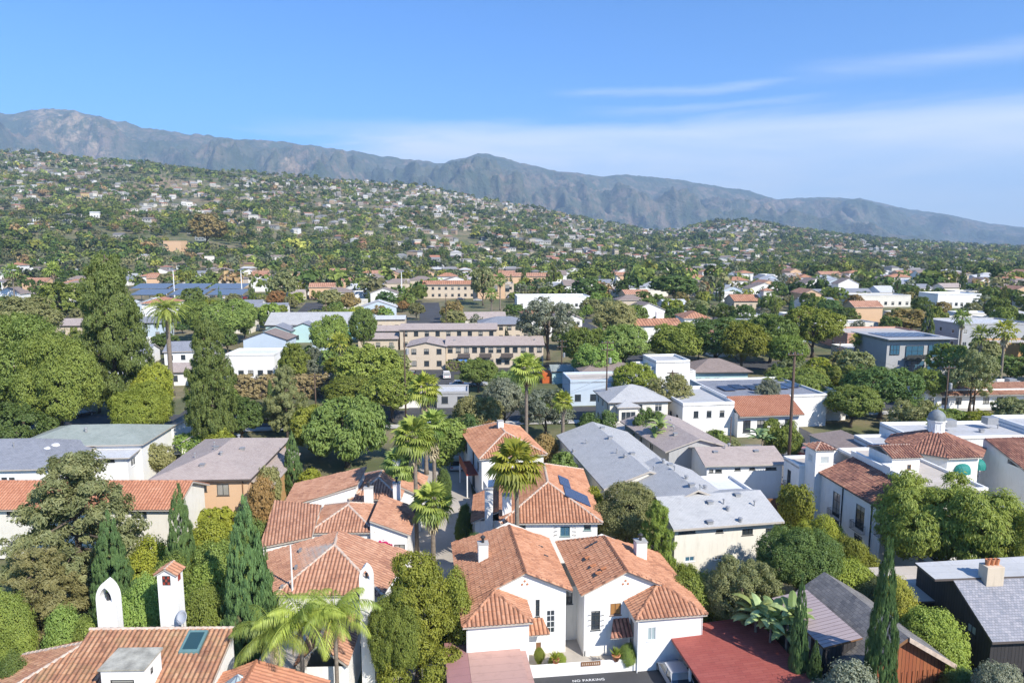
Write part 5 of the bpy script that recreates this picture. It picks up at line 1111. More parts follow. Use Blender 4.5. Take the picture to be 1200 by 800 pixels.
mb = MB(); mb.lathe([(1.0, 9.9), (1.0, 11.6), (1.15, 11.6), (1.15, 11.75), (.95, 11.75)], 8, (cx, cy_, 0)); cu = mb.build('cupola', M['clean_white'], e)
mb = MB(); mb.lathe([(1.05, 11.76), (1.05, 12.1), (.9, 12.5), (.6, 12.85), (.2, 13.05), (.06, 13.1), (.06, 13.4), (0, 13.45)], 16, (cx, cy_, 0)); mb.build('dome', M['dome_grey'], cu, True)
for i in range(8):
    t = math.radians(45 * i); mb = MB(); c = Vector((cx + .93 * math.cos(t), cy_ + .93 * math.sin(t), 10.9)); mb.obox(c, Vector((math.cos(t), math.sin(t), 0)) * .02, Vector((-math.sin(t), math.cos(t), 0)) * .15, (0, 0, .35)); mb.build('opening', M['glass'], cu)
def awning(parent, c, d, w, h):
    """quarter-barrel fabric canopy, open underneath; d outward"""
    mb = MB(); c, d = Vector(c), Vector(d).normalized(); s = Vector((-d.y, d.x, 0)); n = 8; rows = []
    for i in range(n + 1):
        t = i / n * math.pi; x = -math.cos(t) * w / 2; rows.append([c + s * x * (1 if j < 1 else 1) + d * (math.sin(t) * w * .40 * math.sin(j / 5 * math.pi / 2)) + Vector((0, 0, h * math.cos(j / 5 * math.pi / 2) * (math.sin(t) ** .6 if math.sin(t) > 0 else 0))) for j in range(6)])
    for i in range(n):
        for j in range(5): mb.poly([rows[i][j], rows[i + 1][j], rows[i + 1][j + 1], rows[i][j + 1]]) 
    for i in range(n): mb.poly([rows[i][5], rows[i + 1][5], rows[i + 1][5] - Vector((0, 0, .25)), rows[i][5] - Vector((0, 0, .25))])
    return mb.build('awning', M['awning_teal'], parent)
for i, ww in ((5, 2.1), (6, 2.0)):
    a, b = Vector((*oct_[i], 0)), Vector((*oct_[(i + 1) % 8], 0)); D = (b - a).normalized(); N = Vector((D.y, -D.x, 0)); c = (a + b) / 2 + N * .02 + Vector((0, 0, 6.5)); awning(e, c, N, ww, .95)
# tiled lower wings to the right of the rotunda
F2 = Fr('spanish_annex', 61.8, 75.5, 6, .2, 'white annex with pink and dark tile roofs right of the rotunda, at the right edge', 'house'); e = F2.e
walls(e, rectp(0, 14, 0, 6), 0, 6.2, tops={3: [(6, 6.2), (2.6, 7.45), (0, 7.45)]}); roof(e, [[(-.4, -.4, 6.1), (14.4, -.4, 6.1), (14.4, 3.4, 7.6), (-.4, 3.4, 7.6)]], 'tile_pink', seed=19); roof(e, [[(-.4, 3.5, 7.65), (14.4, 3.5, 7.65), (14.4, 9.4, 9.6), (-.4, 9.4, 9.6)]], 'tile_dark', seed=20, name='upper_roof')
walls(e, rectp(0, 14, 6.01, 10), 0, 7.9, name='rear_wall', tops={3: [(4, 8.3), (0, 9.5)]})
# big pale flat roofed building behind
F = Fr('flat_roofed_building', 55.5, 91.6, 3, None, 'wide white building with a pale flat roof behind the domed cupola', 'building'); e = F.e
walls(e, rectp(0, 18, 0, 8), -1, 7.4, 'clean_white'); flat_roof(e, 0, 18, 0, 8, 7.4, 'roof_flatgrey', .4, wall='clean_white')
walls(e, rectp(18, 45, -2, 9), -1, 7.9, 'clean_white', name='right_wall'); flat_roof(e, 18, 45, -2, 9, 7.9, 'roof_flatgrey', .5, wall='clean_white')
walls(e, rectp(-5, 0, 1, 6), -1, 6.2, 'clean_white', name='wing_wall', ops={3: [(2, 3.5, 1, 1.2, {})]}); flat_roof(e, -5, -.01, 1, 6, 6.2, 'roof_flatgrey', .3)
roof_vents(e, [(x, 2 + (i * 37 % 5), 7.6 + (.5 if x > 18 else 0)) for i, x in enumerate((2, 5, 9, 12, 16, 20, 23, 27, 31, 36, 40))])
for i, (a, b) in enumerate(((7, 3.5), (14, 4.5), (26, 3), (34, 4))): mb = MB(); mb.box(a, a + 1.6, b, b + 1.3, 7.9 + .2, 9.1); mb.build('rooftop_unit', M['vent'], e)
F = Fr('brown_roofed_building', 48.5, 93.0, 9, None, 'blue white side walled building under a flat brown roof behind the square tower', 'building'); e = F.e
walls(e, rectp(-1.4, 3.6, 0, 9), -1, 5.2, 'blue_stucco', ops={3: [(2, 3.4, 1, .8, dict(frame='frame_dark')), (6, 3.4, 1, .8, dict(frame='frame_dark'))]}); roof(e, [[(-1.6, 9.3, 5.2), (-1.6, -.4, 5.2), (3.9, -.4, 5.7), (3.9, 9.3, 5.7)]], 'roof_brown', False)

# ------------------------------------------------------------------ bottom right: barns
F = Fr('red_barn', 28.2, 45.8, 8.6, 0, 'red board and batten barn with a weathered shingle roof beside the tall cypress', 'barn'); e = F.e
lx, rx, yl = -4.6, 4.0, 9.6; zr = 6.5; zl, zR = zr - .62 * 4.6, zr - .62 * 4.0
roof(e, [[(lx, yl, zl), (lx, -.5, zl), (0, -.5, zr), (0, yl, zr)], [(rx, -.5, zR), (rx, yl, zR), (0, yl, zr), (0, -.5, zr)]], 'roof_wood', False, thick=.28, fascia='frame_brown')
walls(e, rectp(-4.2, 3.6, 0, 9.3), 0, 3.6, 'wood_red', tops={0: [(7.8, 4.0), (4.2, 6.25), (0, 3.65)]})
mb = MB(); mb.obox((2.0, -.56, (zr + zR) / 2 - .12), (2.0, 0, (zR - zr) / 2), (0, .05, 0), (0, 0, .18)); mb.build('barge_board', M['mortar'], e)
mb = MB()
for i in range(19): mb.box(-4.1 + i * .42, -4.02 + i * .42, -.045, -.003, 0, 3.5)
mb.build('battens', M['wood_red'], e)
walls(e, rectp(-5.1, -2.6, 1.5, 8.0), 0, 5.2, 'wood_dark', name='dormer_wall', ops={3: [(.6 + i * 1.5, 3.6, 1.2, 1.3, dict(frame='frame_dark', glass='glass_pale')) for i in range(4)]})
roof(e, [[(-5.5, 8.3, 5.25), (-5.5, 1.1, 5.25), (-2.4, 1.1, 5.75), (-2.4, 8.3, 5.75)]], 'metal_roof', False, thick=.12, fascia='frame_brown', name='dormer_roof')
F = Fr('dark_barn', 37.4, 49.6, 4, 0, 'dark weathered wooden house with a chequered grey shingle roof at the bottom right corner', 'house'); e = F.e
roof(e, [[(-.4, -.6, 3.9), (16, -.6, 3.9), (16, 4.0, 6.6), (-.4, 4.0, 6.6)]], 'roof_check', False, thick=.2, fascia='fascia_dark')
walls(e, rectp(0, 15.8, 0, 9), 0, 3.8, 'wood_dark', tops={3: [(9, 4.2), (5, 6.5), (4.6, 6.5), (0, 6.3)]}, ops={3: [(6.4, 3.0, 1.0, .75, dict(frame='frame_dark', glass='glass_pale'))]}); 
roof(e, [[(-2.0, 4.02, 6.75), (14, 4.02, 6.75), (14, 7.4, 6.95), (-2.0, 6.6, 6.95)]], 'roof_flatgrey', False, thick=.2, fascia='fascia_dark', name='upper_roof')
walls(e, rectp(.2, 14, 5.0, 6.6), 3.8, 6.7, 'wood_dark', name='clerestory_wall')
q = F.z(1161, 676, 6.8); chimney_box(e, q[0], q[1], 6.0, 7.9, 1.5, 1.0, 'beige_stucco', cap=False, pipe=False); 
for i in range(3): mb = MB(); mb.lathe([(.16, 0), (.22, .5), (.17, .5), (.12, .1)], 10, (q[0] - .4 + i * .4, q[1], 7.9)); mb.build('chimney_pot', M['terracotta'], e)
roof(e, [[(4.8, -5.0, 2.6), (13, -5.0, 2.6), (13, -1.2, 3.5), (4.8, -1.2, 3.5)]], 'roof_check', False, name='porch_roof'); walls(e, rectp(5.2, 13, -4.6, -.01), 0, 2.6, 'wood_dark', skip=(2,), name='porch_wall')
walls(e, rectp(-2.0, 2.6, 7.0, 12), 0, 3.4, 'wood_dark', name='shed_wall'); roof(e, [[(-2.6, 6.4, 3.45), (3.0, 6.4, 3.45), (3.0, 12.4, 3.7), (-2.6, 12.4, 3.7)]], 'roof_flattan', False, name='shed_roof', fascia='fascia_dark')

# ------------------------------------------------------------------ lanes, parking, kerbs, lettering
def sheet(name, pts, mat, dz, kind='structure', sub=6.0):
    """paving laid over the ground, following it"""
    P_ = [Vector((x, y, 0)) for x, y in pts]; bm = bmesh.new(); bm.faces.new([bm.verts.new(p) for p in P_])
    ys = [p.y for p in P_]; xs = [p.x for p in P_]
    y = math.ceil(min(ys) / sub) * sub
    while y < max(ys): bmesh.ops.bisect_plane(bm, geom=bm.verts[:] + bm.edges[:] + bm.faces[:], plane_co=(0, y, 0), plane_no=(0, 1, 0)); y += sub
    x = math.ceil(min(xs) / (sub * 2)) * sub * 2
    while x < max(xs): bmesh.ops.bisect_plane(bm, geom=bm.verts[:] + bm.edges[:] + bm.faces[:], plane_co=(x, 0, 0), plane_no=(1, 0, 0)); x += sub * 2
    for v in bm.verts: v.co.z = gz(v.co.x, v.co.y) + dz
    bmesh.ops.recalc_face_normals(bm, faces=bm.faces[:]); 
    for f in bm.faces:
        if f.normal.z < 0: f.normal_flip()
    me = bpy.data.meshes.new(name); bm.to_mesh(me); bm.free(); o = link_mesh(name, me, M[mat]); tag(o, kind=kind); return o
def strip(name, line, w, mat, dz):
    L, R = [], []
    for i, (x, y) in enumerate(line):
        a = Vector(line[max(0, i - 1)]); b = Vector(line[min(len(line) - 1, i + 1)]); d = (b - a).normalized(); n = Vector((-d.y, d.x)); L.append((x + n.x * w / 2, y + n.y * w / 2)); R.append((x - n.x * w / 2, y - n.y * w / 2))
    return sheet(name, L + R[::-1], mat, dz)
sheet('parking_lot', [(-5.6, 38), (30, 38), (30, 52.0), (12.4, 51.6), (10.0, 51.2), (1.4, 50.2), (-5.2, 49.6)], 'asphalt', .06)
sheet('courtyard_paving', [(-9.5, 50), (1.2, 50.3), (10, 51.3), (16, 53), (15, 68), (-5, 70), (-9.4, 66)], 'driveway', .05)
strip('lane', [(-7.0, 60), (-7.3, 74), (-9.5, 92), (-11.8, 112), (-13.5, 128)], 7.6, 'driveway', .07)
strip('side_street', [(-150, 128), (-60, 126), (-13, 130), (40, 134), (160, 150)], 9.0, 'asphalt', .08)
strip('pavement', [(-150, 121.5), (-60, 119.5), (-18, 122.5)], 2.4, 'sidewalk', .2); strip('pavement', [(-9, 124), (40, 127.2), (160, 143)], 2.4, 'sidewalk', .2)
strip('street', [(-60, 126), (-66, 170), (-78, 240), (-95, 330)], 9.0, 'asphalt', .09)
strip('street', [(-16, 130), (-19, 168), (-27, 230), (-40, 330)], 9.0, 'asphalt', .09)
strip('cross_street', [(-160, 172), (-19, 172), (60, 178), (260, 206)], 10.0, 'asphalt', .10)
strip('street', [(52, 100), (46, 135), (38, 178), (26, 250), (10, 340)], 9.0, 'asphalt', .09)
strip('cross_street', [(-260, 262), (0, 262), (320, 300)], 10.0, 'asphalt', .10)
sheet('parking_lot', [(36, 86), (47, 86), (46, 112), (33, 112)], 'asphalt_old', .11)
cu = bpy.data.curves.new('lettering', 'FONT'); cu.body = 'NO PARKING'; cu.size = .40; cu.extrude = .003; cu.space_character = 1.1
t0_ = bpy.data.objects.new('tmp', cu); COL.objects.link(t0_); dg_ = bpy.context.evaluated_depsgraph_get(); tm_ = bpy.data.meshes.new_from_object(t0_.evaluated_get(dg_)); bpy.data.objects.remove(t0_)
tm_.materials.clear(); tm_.materials.append(M['white_paint']); t_ = link_mesh('painted_lettering', tm_); q = PZ(671, 798.8, .07); t_.location = (q[0], q[1], .07); t_.rotation_euler = (0, 0, math.radians(6)); tag(t_, 'white NO PARKING lettering painted on the asphalt before the garden wall', 'road marking')
# wooden fence by the parking
F = Fr('wooden_fence', 32.5, 84.2, 6, None, 'brown wooden fence between the grey apartments and the white Spanish house', 'fence')
mb = MB(); mb.box(0, 6.0, 0, .08, 0, 1.9); mb.build('boards', M['fence_wood'], F.e)
for i in range(4): mb = MB(); mb.box(i * 1.98, i * 1.98 + .12, -.05, -.002, 0, 2.0); mb.build('post', M['wood_pole'], F.e)
# ------------------------------------------------------------------ middle distance buildings
def base_at(u, v):
    """ground point seen at a pixel"""
    d = ray(u, v); t = 20.0
    while t < 4000:
        x, y, z = d[0] * t, d[1] * t, HC + d[2] * t
        if z <= gz(x, y): return x, y
        t += max(.4, t * .004)
    return d[0] * 4000, d[1] * 4000
BLOCK = []                                                          # (x, y, radius) kept clear when the town is filled in
def mh(name, label, u0, u1, vb, H, D, roofk, wall, rmat, rot=3, pitch=.3, win=(), rows=1, cat='house', tiles=False, wmat='frame_dark', group=None, Y=None, ov=.5, vents=0):
    if Y: x0, y0 = PY(u0, vb, Y)[0], Y; x1 = PY(u1, vb, Y)[0]
    else: x0, y0 = base_at(u0, vb); x1 = x0 + (u1 - u0) / FPX * (y0 * CP + 4)
    F = Fr(name, x0, y0, rot, None, label, cat, group); e = F.e; W = (x1 - x0) / math.cos(math.radians(rot)); 
    n = win if isinstance(win, int) else len(win)
    ops = []
    for r in range(rows):
        for i in range(n): ops.append((W * (i + .5) / n - .65, 1.0 + r * H / rows, 1.3, min(1.4, H / rows - 1.4), dict(frame=wmat, nx=2)))
    side = [(D * (i + .5) / 3 - .5, 1.0 + r * H / rows, 1.1, min(1.3, H / rows - 1.4), dict(frame=wmat, nx=1)) for i in range(3) for r in range(rows)] if n else []
    o = {0: ops, 3: side, 1: side} if D > 5 else {0: ops}
    tops = {}
    if roofk == 'gx': pl, caps = gable_planes(0, W, 0, D, H, pitch, ov, .3, 'x'); tops = {1: [(D, H), (D / 2, H + D / 2 * pitch), (0, H)], 3: [(D, H), (D / 2, H + D / 2 * pitch), (0, H)]}
    elif roofk == 'gy': pl, caps = gable_planes(0, W, 0, D, H, pitch, ov, .3, 'y'); tops = {0: [(W, H), (W / 2, H + W / 2 * pitch), (0, H)], 2: [(W, H), (W / 2, H + W / 2 * pitch), (0, H)]}
    elif roofk == 'hip': pl, caps = hip_planes(0, W, 0, D, H, pitch, ov)
    walls(e, rectp(0, W, 0, D), -1.2, H, wall, ops=o, tops=tops)
    if roofk == 'flat': flat_roof(e, 0, W, 0, D, H, rmat, .45, wall=wall)
    else: roof(e, pl, rmat, tiles, thick=.18, fascia='fascia_dark' if not tiles else 'soffit', caps=caps if tiles else (), seed=int(u0))
    if vents: roof_vents(e, [(W * (i + .5) / vents, D * (.25 + .5 * ((i * 7) % 5) / 5), H + (.1 if roofk == 'flat' else pitch * min(W, D) * .2)) for i in range(vents)])
    cx, cy_ = F.wld(W / 2, D / 2); k = max(1, int(round(W / max(D, 6))))
    for i in range(k): c = F.wld(W * (i + .5) / k, D / 2); BLOCK.append((c[0], c[1], max(D, W / k) * .62 + 1.5)); f_ = 1 - (D * .5 + 9) / max(c[1], 60); (BLOCK.append((c[0] * f_, c[1] * f_, max(4, W / k * .45))) if c[1] > 130 else None); f_ = 1 - (D * .5 + 20) / max(c[1], 60); (BLOCK.append((c[0] * f_, c[1] * f_, max(4, W / k * .4))) if c[1] > 230 else None)
    return F, W
mh('white_building', 'long white flat roofed building above the brown hedge', 266, 322, 446, 6.0, 9, 'flat', 'clean_white', 'roof_flatwhite', 2, win=5)
mh('gabled_house', 'small house with a brown roof and blue shaded gable above the hedge', 286, 336, 418, 5.0, 9, 'gy', 'blue_stucco', 'roof_brown', 0, .35, win=3)  # the gable's blue shade is put into the wall colour
mh('long_hall', 'wide pale hall with a long grey roof and two white gable fronts', 312, 414, 399, 5.2, 16, 'gx', 'mint_stucco', 'roof_grey', 4, .4, win=6)
mh('hall_front', 'mint white gable front before the long grey hall, left one', 308, 340, 405, 4.6, 8, 'gy', 'mint_stucco', 'roof_slate', 4, .4, win=2)
mh('hall_front', 'mint white gable front before the long grey hall, right one', 340, 372, 402, 4.6, 8, 'gy', 'mint_stucco', 'roof_slate', 4, .4, win=2)
mh('brown_shed', 'low shed with blue front and tan roof left of the turquoise tent', 366, 392, 412, 3.2, 6, 'flat', 'blue_stucco', 'roof_flattan', 3, cat='shed')
mh('bungalow', 'beige bungalow with a curved grey roof, nearest of the two by the turquoise tent', 420, 466, 411, 3.6, 7, 'gx', 'beige_stucco', 'roof_tan', 3, .35, win=3)
mh('bungalow', 'beige bungalow with grey roof just behind its nearer twin', 422, 468, 401, 3.8, 7, 'gx', 'beige_stucco', 'roof_tan', 3, .35, win=2)
mh('beige_house', 'beige house with a pale flat roof and dark carport opening', 436, 474, 389, 4.4, 9, 'gx', 'beige_stucco', 'roof_pale', 5, .2, win=2)
F, W = mh('apartment_house', 'two storey cream apartment house with gable end over the car park', 478, 522, 434, 6.2, 12, 'gy', 'beige_stucco', 'roof_tan', 2, .22, win=3, rows=2)
F, W = mh('apartment_house', 'long two storey cream apartment house with balconies and grey roof', 523, 637, 432, 6.2, 11, 'gx', 'beige_stucco', 'roof_tan', 2, .28, win=12, rows=2, vents=6)
for i in range(4):
    mb = MB(); a = W * (.12 + .22 * i); mb.box(a, a + 3.2, -1.5, -.01, 3.0, 3.2); mb.box(a, a + 3.2, -1.5, -1.42, 3.2, 4.1); mb.build('balcony', M['fascia_dark'], F.e)
mb = MB(); mb.box(W * .13, W * .27, -2.6, -1.6, .0, 2.6); mb.build('blue_awning', M['blue_cloth'], F.e)
mh('apartment_house', 'rear cream apartment wing with dark openings behind the gable end', 469, 582, 410, 6.2, 10, 'gx', 'beige_stucco', 'roof_tan', 2, .25, win=9, rows=2)
mh('apartment_house', 'grey roofed apartment wing left of the silver leaved tree', 562, 622, 402, 6.0, 12, 'hip', 'beige_stucco', 'roof_slate', 4, .3, win=6, rows=2)
F, W = mh('institution', 'wide cream and terracotta school building with arched entrance block and tile roof', 496, 602, 350, 7.0, 22, 'flat', 'beige_stucco', 'roof_flattan', 3, win=14, rows=2, cat='school')
walls(F.e, rectp(W * .60, W * .82, -3, 8), -1, 11.5, 'peach_stucco', name='entrance_wall', ops={0: [(2, 3.5, 2.2, 3.5, dict(frame='frame_dark')), (8, 3.5, 2.2, 3.5, dict(frame='frame_dark')), (14, 3.5, 2.2, 3.5, dict(frame='frame_dark'))]}); pl, caps = hip_planes(W * .60, W * .82, -3, 8, 11.6, .3, .6); roof(F.e, pl, 'tile_orange', False, name='entrance_roof')
roof(F.e, [[(-.5, -.8, 7.2), (W * .58, -.8, 7.2), (W * .58, 5, 9.0), (-.5, 5, 9.0)]], 'tile_orange', False, name='tile_roof')
c_ = F.wld(W / 2, 0)
for k_ in (30, 42, 56, 70):
    for t_ in (-16, 0, 16): BLOCK.append((c_[0] * (1 - k_ / c_[1]) + t_, c_[1] - k_, 9))
mh('white_building', 'low white flat roofed building with two roof blocks behind the silver tree', 606, 692, 362, 5.2, 15, 'flat', 'clean_white', 'roof_flatwhite', 4, win=8)
mh('carport_roof', 'flat grey carport with dark openings near the fan palms', 512, 549, 479, 3.0, 7, 'flat', 'grey_stucco', 'roof_pale', 3, cat='carport', win=2)
mh('tile_shed', 'small shed with a faded red tile roof left of the grey carport', 468, 492, 479, 3.0, 6, 'gx', 'white_stucco', 'roof_tan', 3, .4, cat='shed')
mh('blue_white_house', 'blue white stucco house with a flat grey roof beside the utility pole', 668, 741, 476, 5.0, 9, 'flat', 'blue_stucco', 'roof_flattan', 6, win=4)
mh('brown_roofed_house', 'house with a dark red brown hipped roof behind the blue white one', 682, 748, 462, 5.2, 9, 'hip', 'grey_stucco', 'roof_brown', 6, .35, win=4)
mh('green_roofed_shed', 'small shed with a pale green roof beside the orange box', 647, 672, 450, 3.2, 6, 'gx', 'mint_stucco', 'roof_green', 5, .3, cat='shed')
F, W = mh('cross_hipped_house', 'house with a pale blue grey hipped roof and bay windows, right of the pole', 714, 784, 511, 6.2, 10, 'hip', 'cream_stucco', 'roof_grey', 7, .38, win=3, rows=2, wmat='frame_white')
walls(F.e, rectp(1.2, 4.6, -1.6, 0), -.5, 5.6, 'cream_stucco', name='bay_wall', ops={0: [(.4, 3.0, 2.6, 1.6, dict(frame='frame_white', nx=3))]}); pl, caps = hip_planes(1.2, 4.6, -1.6, 2, 5.65, .38, .4); roof(F.e, pl, 'roof_grey', False, name='bay_roof')
walls(F.e, rectp(-1, 7, -8, -2.4), -.5, 3.0, 'cream_stucco', name='front_wing_wall'); flat_roof(F.e, -1, 7, -8, -2.4, 3.0, 'roof_flattan', .15, wall='cream_stucco')
F, W = mh('modern_white_house', 'cubic white modern house with one dark window among the ficus trees', 768, 809, 461, 6.8, 9, 'flat', 'clean_white', 'roof_flatgrey', 8, win=())
window(F.e, (W * .62, 0, 3.6), (1, 0, 0), (0, -1, 0), 2.2, 1.9, 'frame_dark', nx=2, ny=2)
walls(F.e, rectp(W, W + 1.8, 1, 6), -1, 4.4, 'clean_white', skip=(3,), name='side_wall', ops={0: [(.5, 1, .8, 1.6, dict(frame='frame_dark'))]}); flat_roof(F.e, W + .01, W + 1.8, 1, 6, 4.4, 'roof_flatgrey', .2)
walls(F.e, rectp(-3.2, 0, 1, 8), -1, 5.6, 'blue_stucco', skip=(1,), name='rear_wall'); flat_roof(F.e, -3.2, -.01, 1, 8, 5.6, 'roof_flatgrey', .2, wall='clean_white')
mh('teal_house', 'mint green house with a wide brown hipped roof', 813, 877, 455, 4.2, 10, 'hip', 'mint_stucco', 'roof_brown', 3, .38, win=6, wmat='frame_white', ov=.9)
x0, y0 = base_at(809, 476); x1, y1 = base_at(880, 474); F = Fr('garden_wall', x0, y0, 3, None, 'long tall white wall topped with creeper in front of the mint house', 'wall'); L_ = (x1 - x0)
mb = MB(); mb.box(0, L_, 0, .4, -1, 3.2); mb.build('wall_body', M['clean_white'], F.e); BLOCK.append((x0 + L_ / 2, y0, L_ * .6))
link_mesh('creeper', crown_mesh('creeper', [(L_ * (i + .5) / 8, .2, 3.2, L_ / 14, .5, .45) for i in range(8)], 2600, .28, 'leaf_green', 8, 200, .4), None, F.e)
# flat roofed white building with the tiled front
x0, y0 = base_at(799, 513); F = Fr('white_studio', x0, y0, 8, None, 'white flat roofed studio with roof terraces and an orange tiled front slope', 'building'); e = F.e
BLOCK += [(x0 + 6, y0 + 8, 10), (x0 + 18, y0 + 8, 12), (x0 + 28, y0 + 12, 10)]
walls(e, rectp(0, 9.5, 0, 14), -1, 5.6, 'white_stucco', ops={3: [(2 + i * 3, 1.6, 1, 1.8, dict(frame='frame_dark')) for i in range(4)], 0: [(2 + i * 2.4, 3.4, .9, 1.2, dict(frame='frame_dark')) for i in range(3)]}); flat_roof(e, 0, 9.5, 0, 14, 5.6, 'roof_flatgrey', .5)
walls(e, rectp(9.5, 29, 3, 20), -1, 5.9, 'white_stucco', name='rear_wall'); flat_roof(e, 9.5, 29, 3, 20, 5.9, 'roof_slate', .35)
walls(e, rectp(9.5, 21, -1.5, 3), -1, 4.2, 'white_stucco', name='front_wall', ops={0: [(1 + i * 2.6, .8, 1.4, 2.2, dict(frame='frame_dark')) for i in range(4)]})
roof(e, [[(9.4, -2.4, 3.9), (21.4, -2.4, 3.9), (21.4, 3.0, 6.3), (9.4, 3.0, 6.3)]], 'tile_bright', True, name='tile_roof', seed=3)
walls(e, rectp(29, 35, 6, 16), -1, 4.8, 'white_stucco', name='side_wall'); flat_roof(e, 29.01, 35, 6, 16, 4.8, 'roof_flatgrey', .7)
for i in range(6): mb = MB(); mb.box(12 + i * 2.7, 14.4 + i * 2.7, 9 + (i % 2), 13 + (i % 2), 6.1, 6.18); mb.build('solar_panel', M['solar'], e)
# right side commercial buildings
F, W = mh('modern_building', 'modern grey three storey building with glass corners and a solar roof', 1037, 1113, 440, 8.6, 14, 'flat', 'grey_stucco', 'solar', 4, cat='building')
for i, (a, z0, w_, h_) in enumerate(((.05, 5.2, 2.4, 2.4), (.30, 4.6, 4.6, 2.8), (.66, 4.6, 3.2, 3.0), (.30, 1.0, 5.0, 2.6), (.66, 1.0, 3.2, 2.6), (.86, 4.6, 2.0, 3.0))): window(F.e, (W * a, -.12, z0), (1, 0, 0), (0, -1, 0), w_, h_, 'frame_dark', 'glass_blue', 3, 2, 0)
mb = MB(); mb.box(W * .27, W * .6, -1.6, -.2, 4.2, 4.4); mb.box(W * .27, W * .6, -1.6, -1.52, 4.4, 5.3); mb.build('balcony', M['frame_dark'], F.e)
mb = MB(); mb.box(-.8, W + .8, -1.6, 14.8, 9.08, 9.25); mb.build('canopy', M['grey_stucco'], F.e)
for i in range(8): mb = MB(); mb.box(1 + i * W / 9, 1 + i * W / 9 + W / 11, 2, 10, 9.3, 9.4); mb.build('solar_panel', M['solar'], F.e)
mh('pink_warehouse', 'long low pink warehouse with white roof behind the modern grey building', 992, 1090, 412, 5.0, 16, 'flat', 'pink_stucco', 'roof_flattan', 3, win=8, cat='warehouse')
mh('low_building', 'low pale building with a sloping grey roof left of the modern grey one', 994, 1042, 426, 3.6, 9, 'flat', 'white_stucco', 'roof_flatgrey', 4, win=3, cat='building')
mh('white_building', 'two storey white building with pale flat roof behind the tall fan palms', 1122, 1215, 410, 7.5, 16, 'flat', 'grey_stucco', 'roof_pale', 4, win=6, rows=2, wmat='frame_white')
mh('ochre_building', 'orange ochre building at the right edge beneath the palms', 1168, 1230, 428, 5.5, 9, 'flat', 'ochre_stucco', 'roof_flattan', 4, win=5)
F, W = mh('shop_row', 'row of white shops with parapets and a low tile roof at the right', 1082, 1235, 480, 3.6, 10, 'flat', 'white_stucco', 'roof_flattan', 4, win=9, cat='shops')
roof(F.e, [[(3, -1.2, 3.1), (W + .5, -1.2, 3.1), (W + .5, 2.5, 4.9), (3, 2.5, 4.9)]], 'tile_pink', True, name='tile_roof')
for i in range(5): mb = MB(); mb.box(4 + i * 4.3, 5.6 + i * 4.3, 4, 5.4, 4.0, 5.2); mb.build('rooftop_unit', M['vent'], F.e)
F, W = mh('mission_church', 'tile roofed mission style church with a small cream bell tower', 860, 892, 363, 4, 12, 'gx', 'beige_stucco', 'tile_orange', 3, .4, win=4, cat='church')
walls(F.e, rectp(W + 1, W + 5, 0, 4), -1, 8.5, 'cream_stucco', name='tower_wall', ops={0: [(1.4, 5.6, 1.2, 2.0, dict(frame='frame_dark'))]}); pl, caps = hip_planes(W + 1, W + 5, 0, 4, 8.5, .5, .3); roof(F.e, pl, 'tile_orange', False, name='tower_roof')
F, W = mh('tile_roofed_villa', 'white villa with tile roof and arched bell gable between the ficus trees', 744, 800, 402, 5.6, 10, 'gx', 'white_stucco', 'tile_orange', 6, .32, win=4)
mb = MB(); mb.box(W * .55, W * .55 + 2.6, 5, 6, 6.5, 9.0); mb.box(W * .55 - .2, W * .55 + 2.8, 4.9, 6.1, 9.0, 9.2); mb.build('bell_gable', M['clean_white'], F.e)
mh('long_white_building', 'long white low building on the plain, right of the two dark pines', 1098, 1150, 361, 6, 14, 'flat', 'clean_white', 'roof_flatwhite', 2, win=8, cat='building'); mh('long_white_building', 'long pale low building on the plain, left one of a pair', 1000, 1068, 360, 5, 14, 'flat', 'cream_stucco', 'roof_flatgrey', 2, win=8, cat='building')
mh('grey_roofed_house', 'house with a long grey roof behind the round trees at the left', 20, 96, 396, 4.2, 10, 'gx', 'beige_stucco', 'roof_tan', 2, .35, win=5)
mh('white_house', 'white house with a curved pale roof left of the date palm', 154, 182, 384, 5, 9, 'flat', 'clean_white', 'roof_flatwhite', 4, win=2); mh('grey_house', 'blue grey two storey house under the date palm fronds', 150, 190, 398, 5.6, 9, 'hip', 'blue_stucco', 'roof_slate', 6, .35, win=3, rows=2)
mh('brown_roofed_house', 'low house with a reddish brown roof left of the tall conifer', 196, 232, 452, 3.4, 8, 'gx', 'white_stucco', 'roof_tan', 6, .35, win=2)
mh('hillside_cabin', 'square tan house with a black roof alone on the wooded slope', 192, 212, 294, 9, 14, 'flat', 'peach_stucco', 'roof_slate', 0, win=2, cat='house', ov=2)
# turquoise tent and orange box
x, y = base_at(412, 402); F = Fr('tent', x, y, 4, None, 'turquoise tent roof between the bungalows and the round trees', 'tent')
roof(F.e, [[(-3, -3, 2.4), (3.2, -3, 2.4), (3.2, 0, 3.6), (-3, 0, 3.6)], [(3.2, 3, 2.4), (-3, 3, 2.4), (-3, 0, 3.6), (3.2, 0, 3.6)]], 'mint_stucco' if 0 else 'awning_light', False, .06, name='canopy') if 'awning_light' in M else None
plain('tent_cloth', (0.10, 0.50, 0.52), .7); mb = MB(); A_ = [(-3.6, -2.5, 2.3), (3.6, -2.5, 2.3), (3.6, 2.5, 2.3), (-3.6, 2.5, 2.3)]; r0_, r1_ = (-2, 0, 3.6), (2, 0, 3.6)
for q in ([A_[0], A_[1], r1_, r0_], [A_[1], A_[2], r1_], [A_[2], A_[3], r0_, r1_], [A_[3], A_[0], r0_]): mb.poly(q); mb.poly([(a, b, c - .05) for a, b, c in q][::-1])
mb.build('canopy', M['tent_cloth'], F.e)
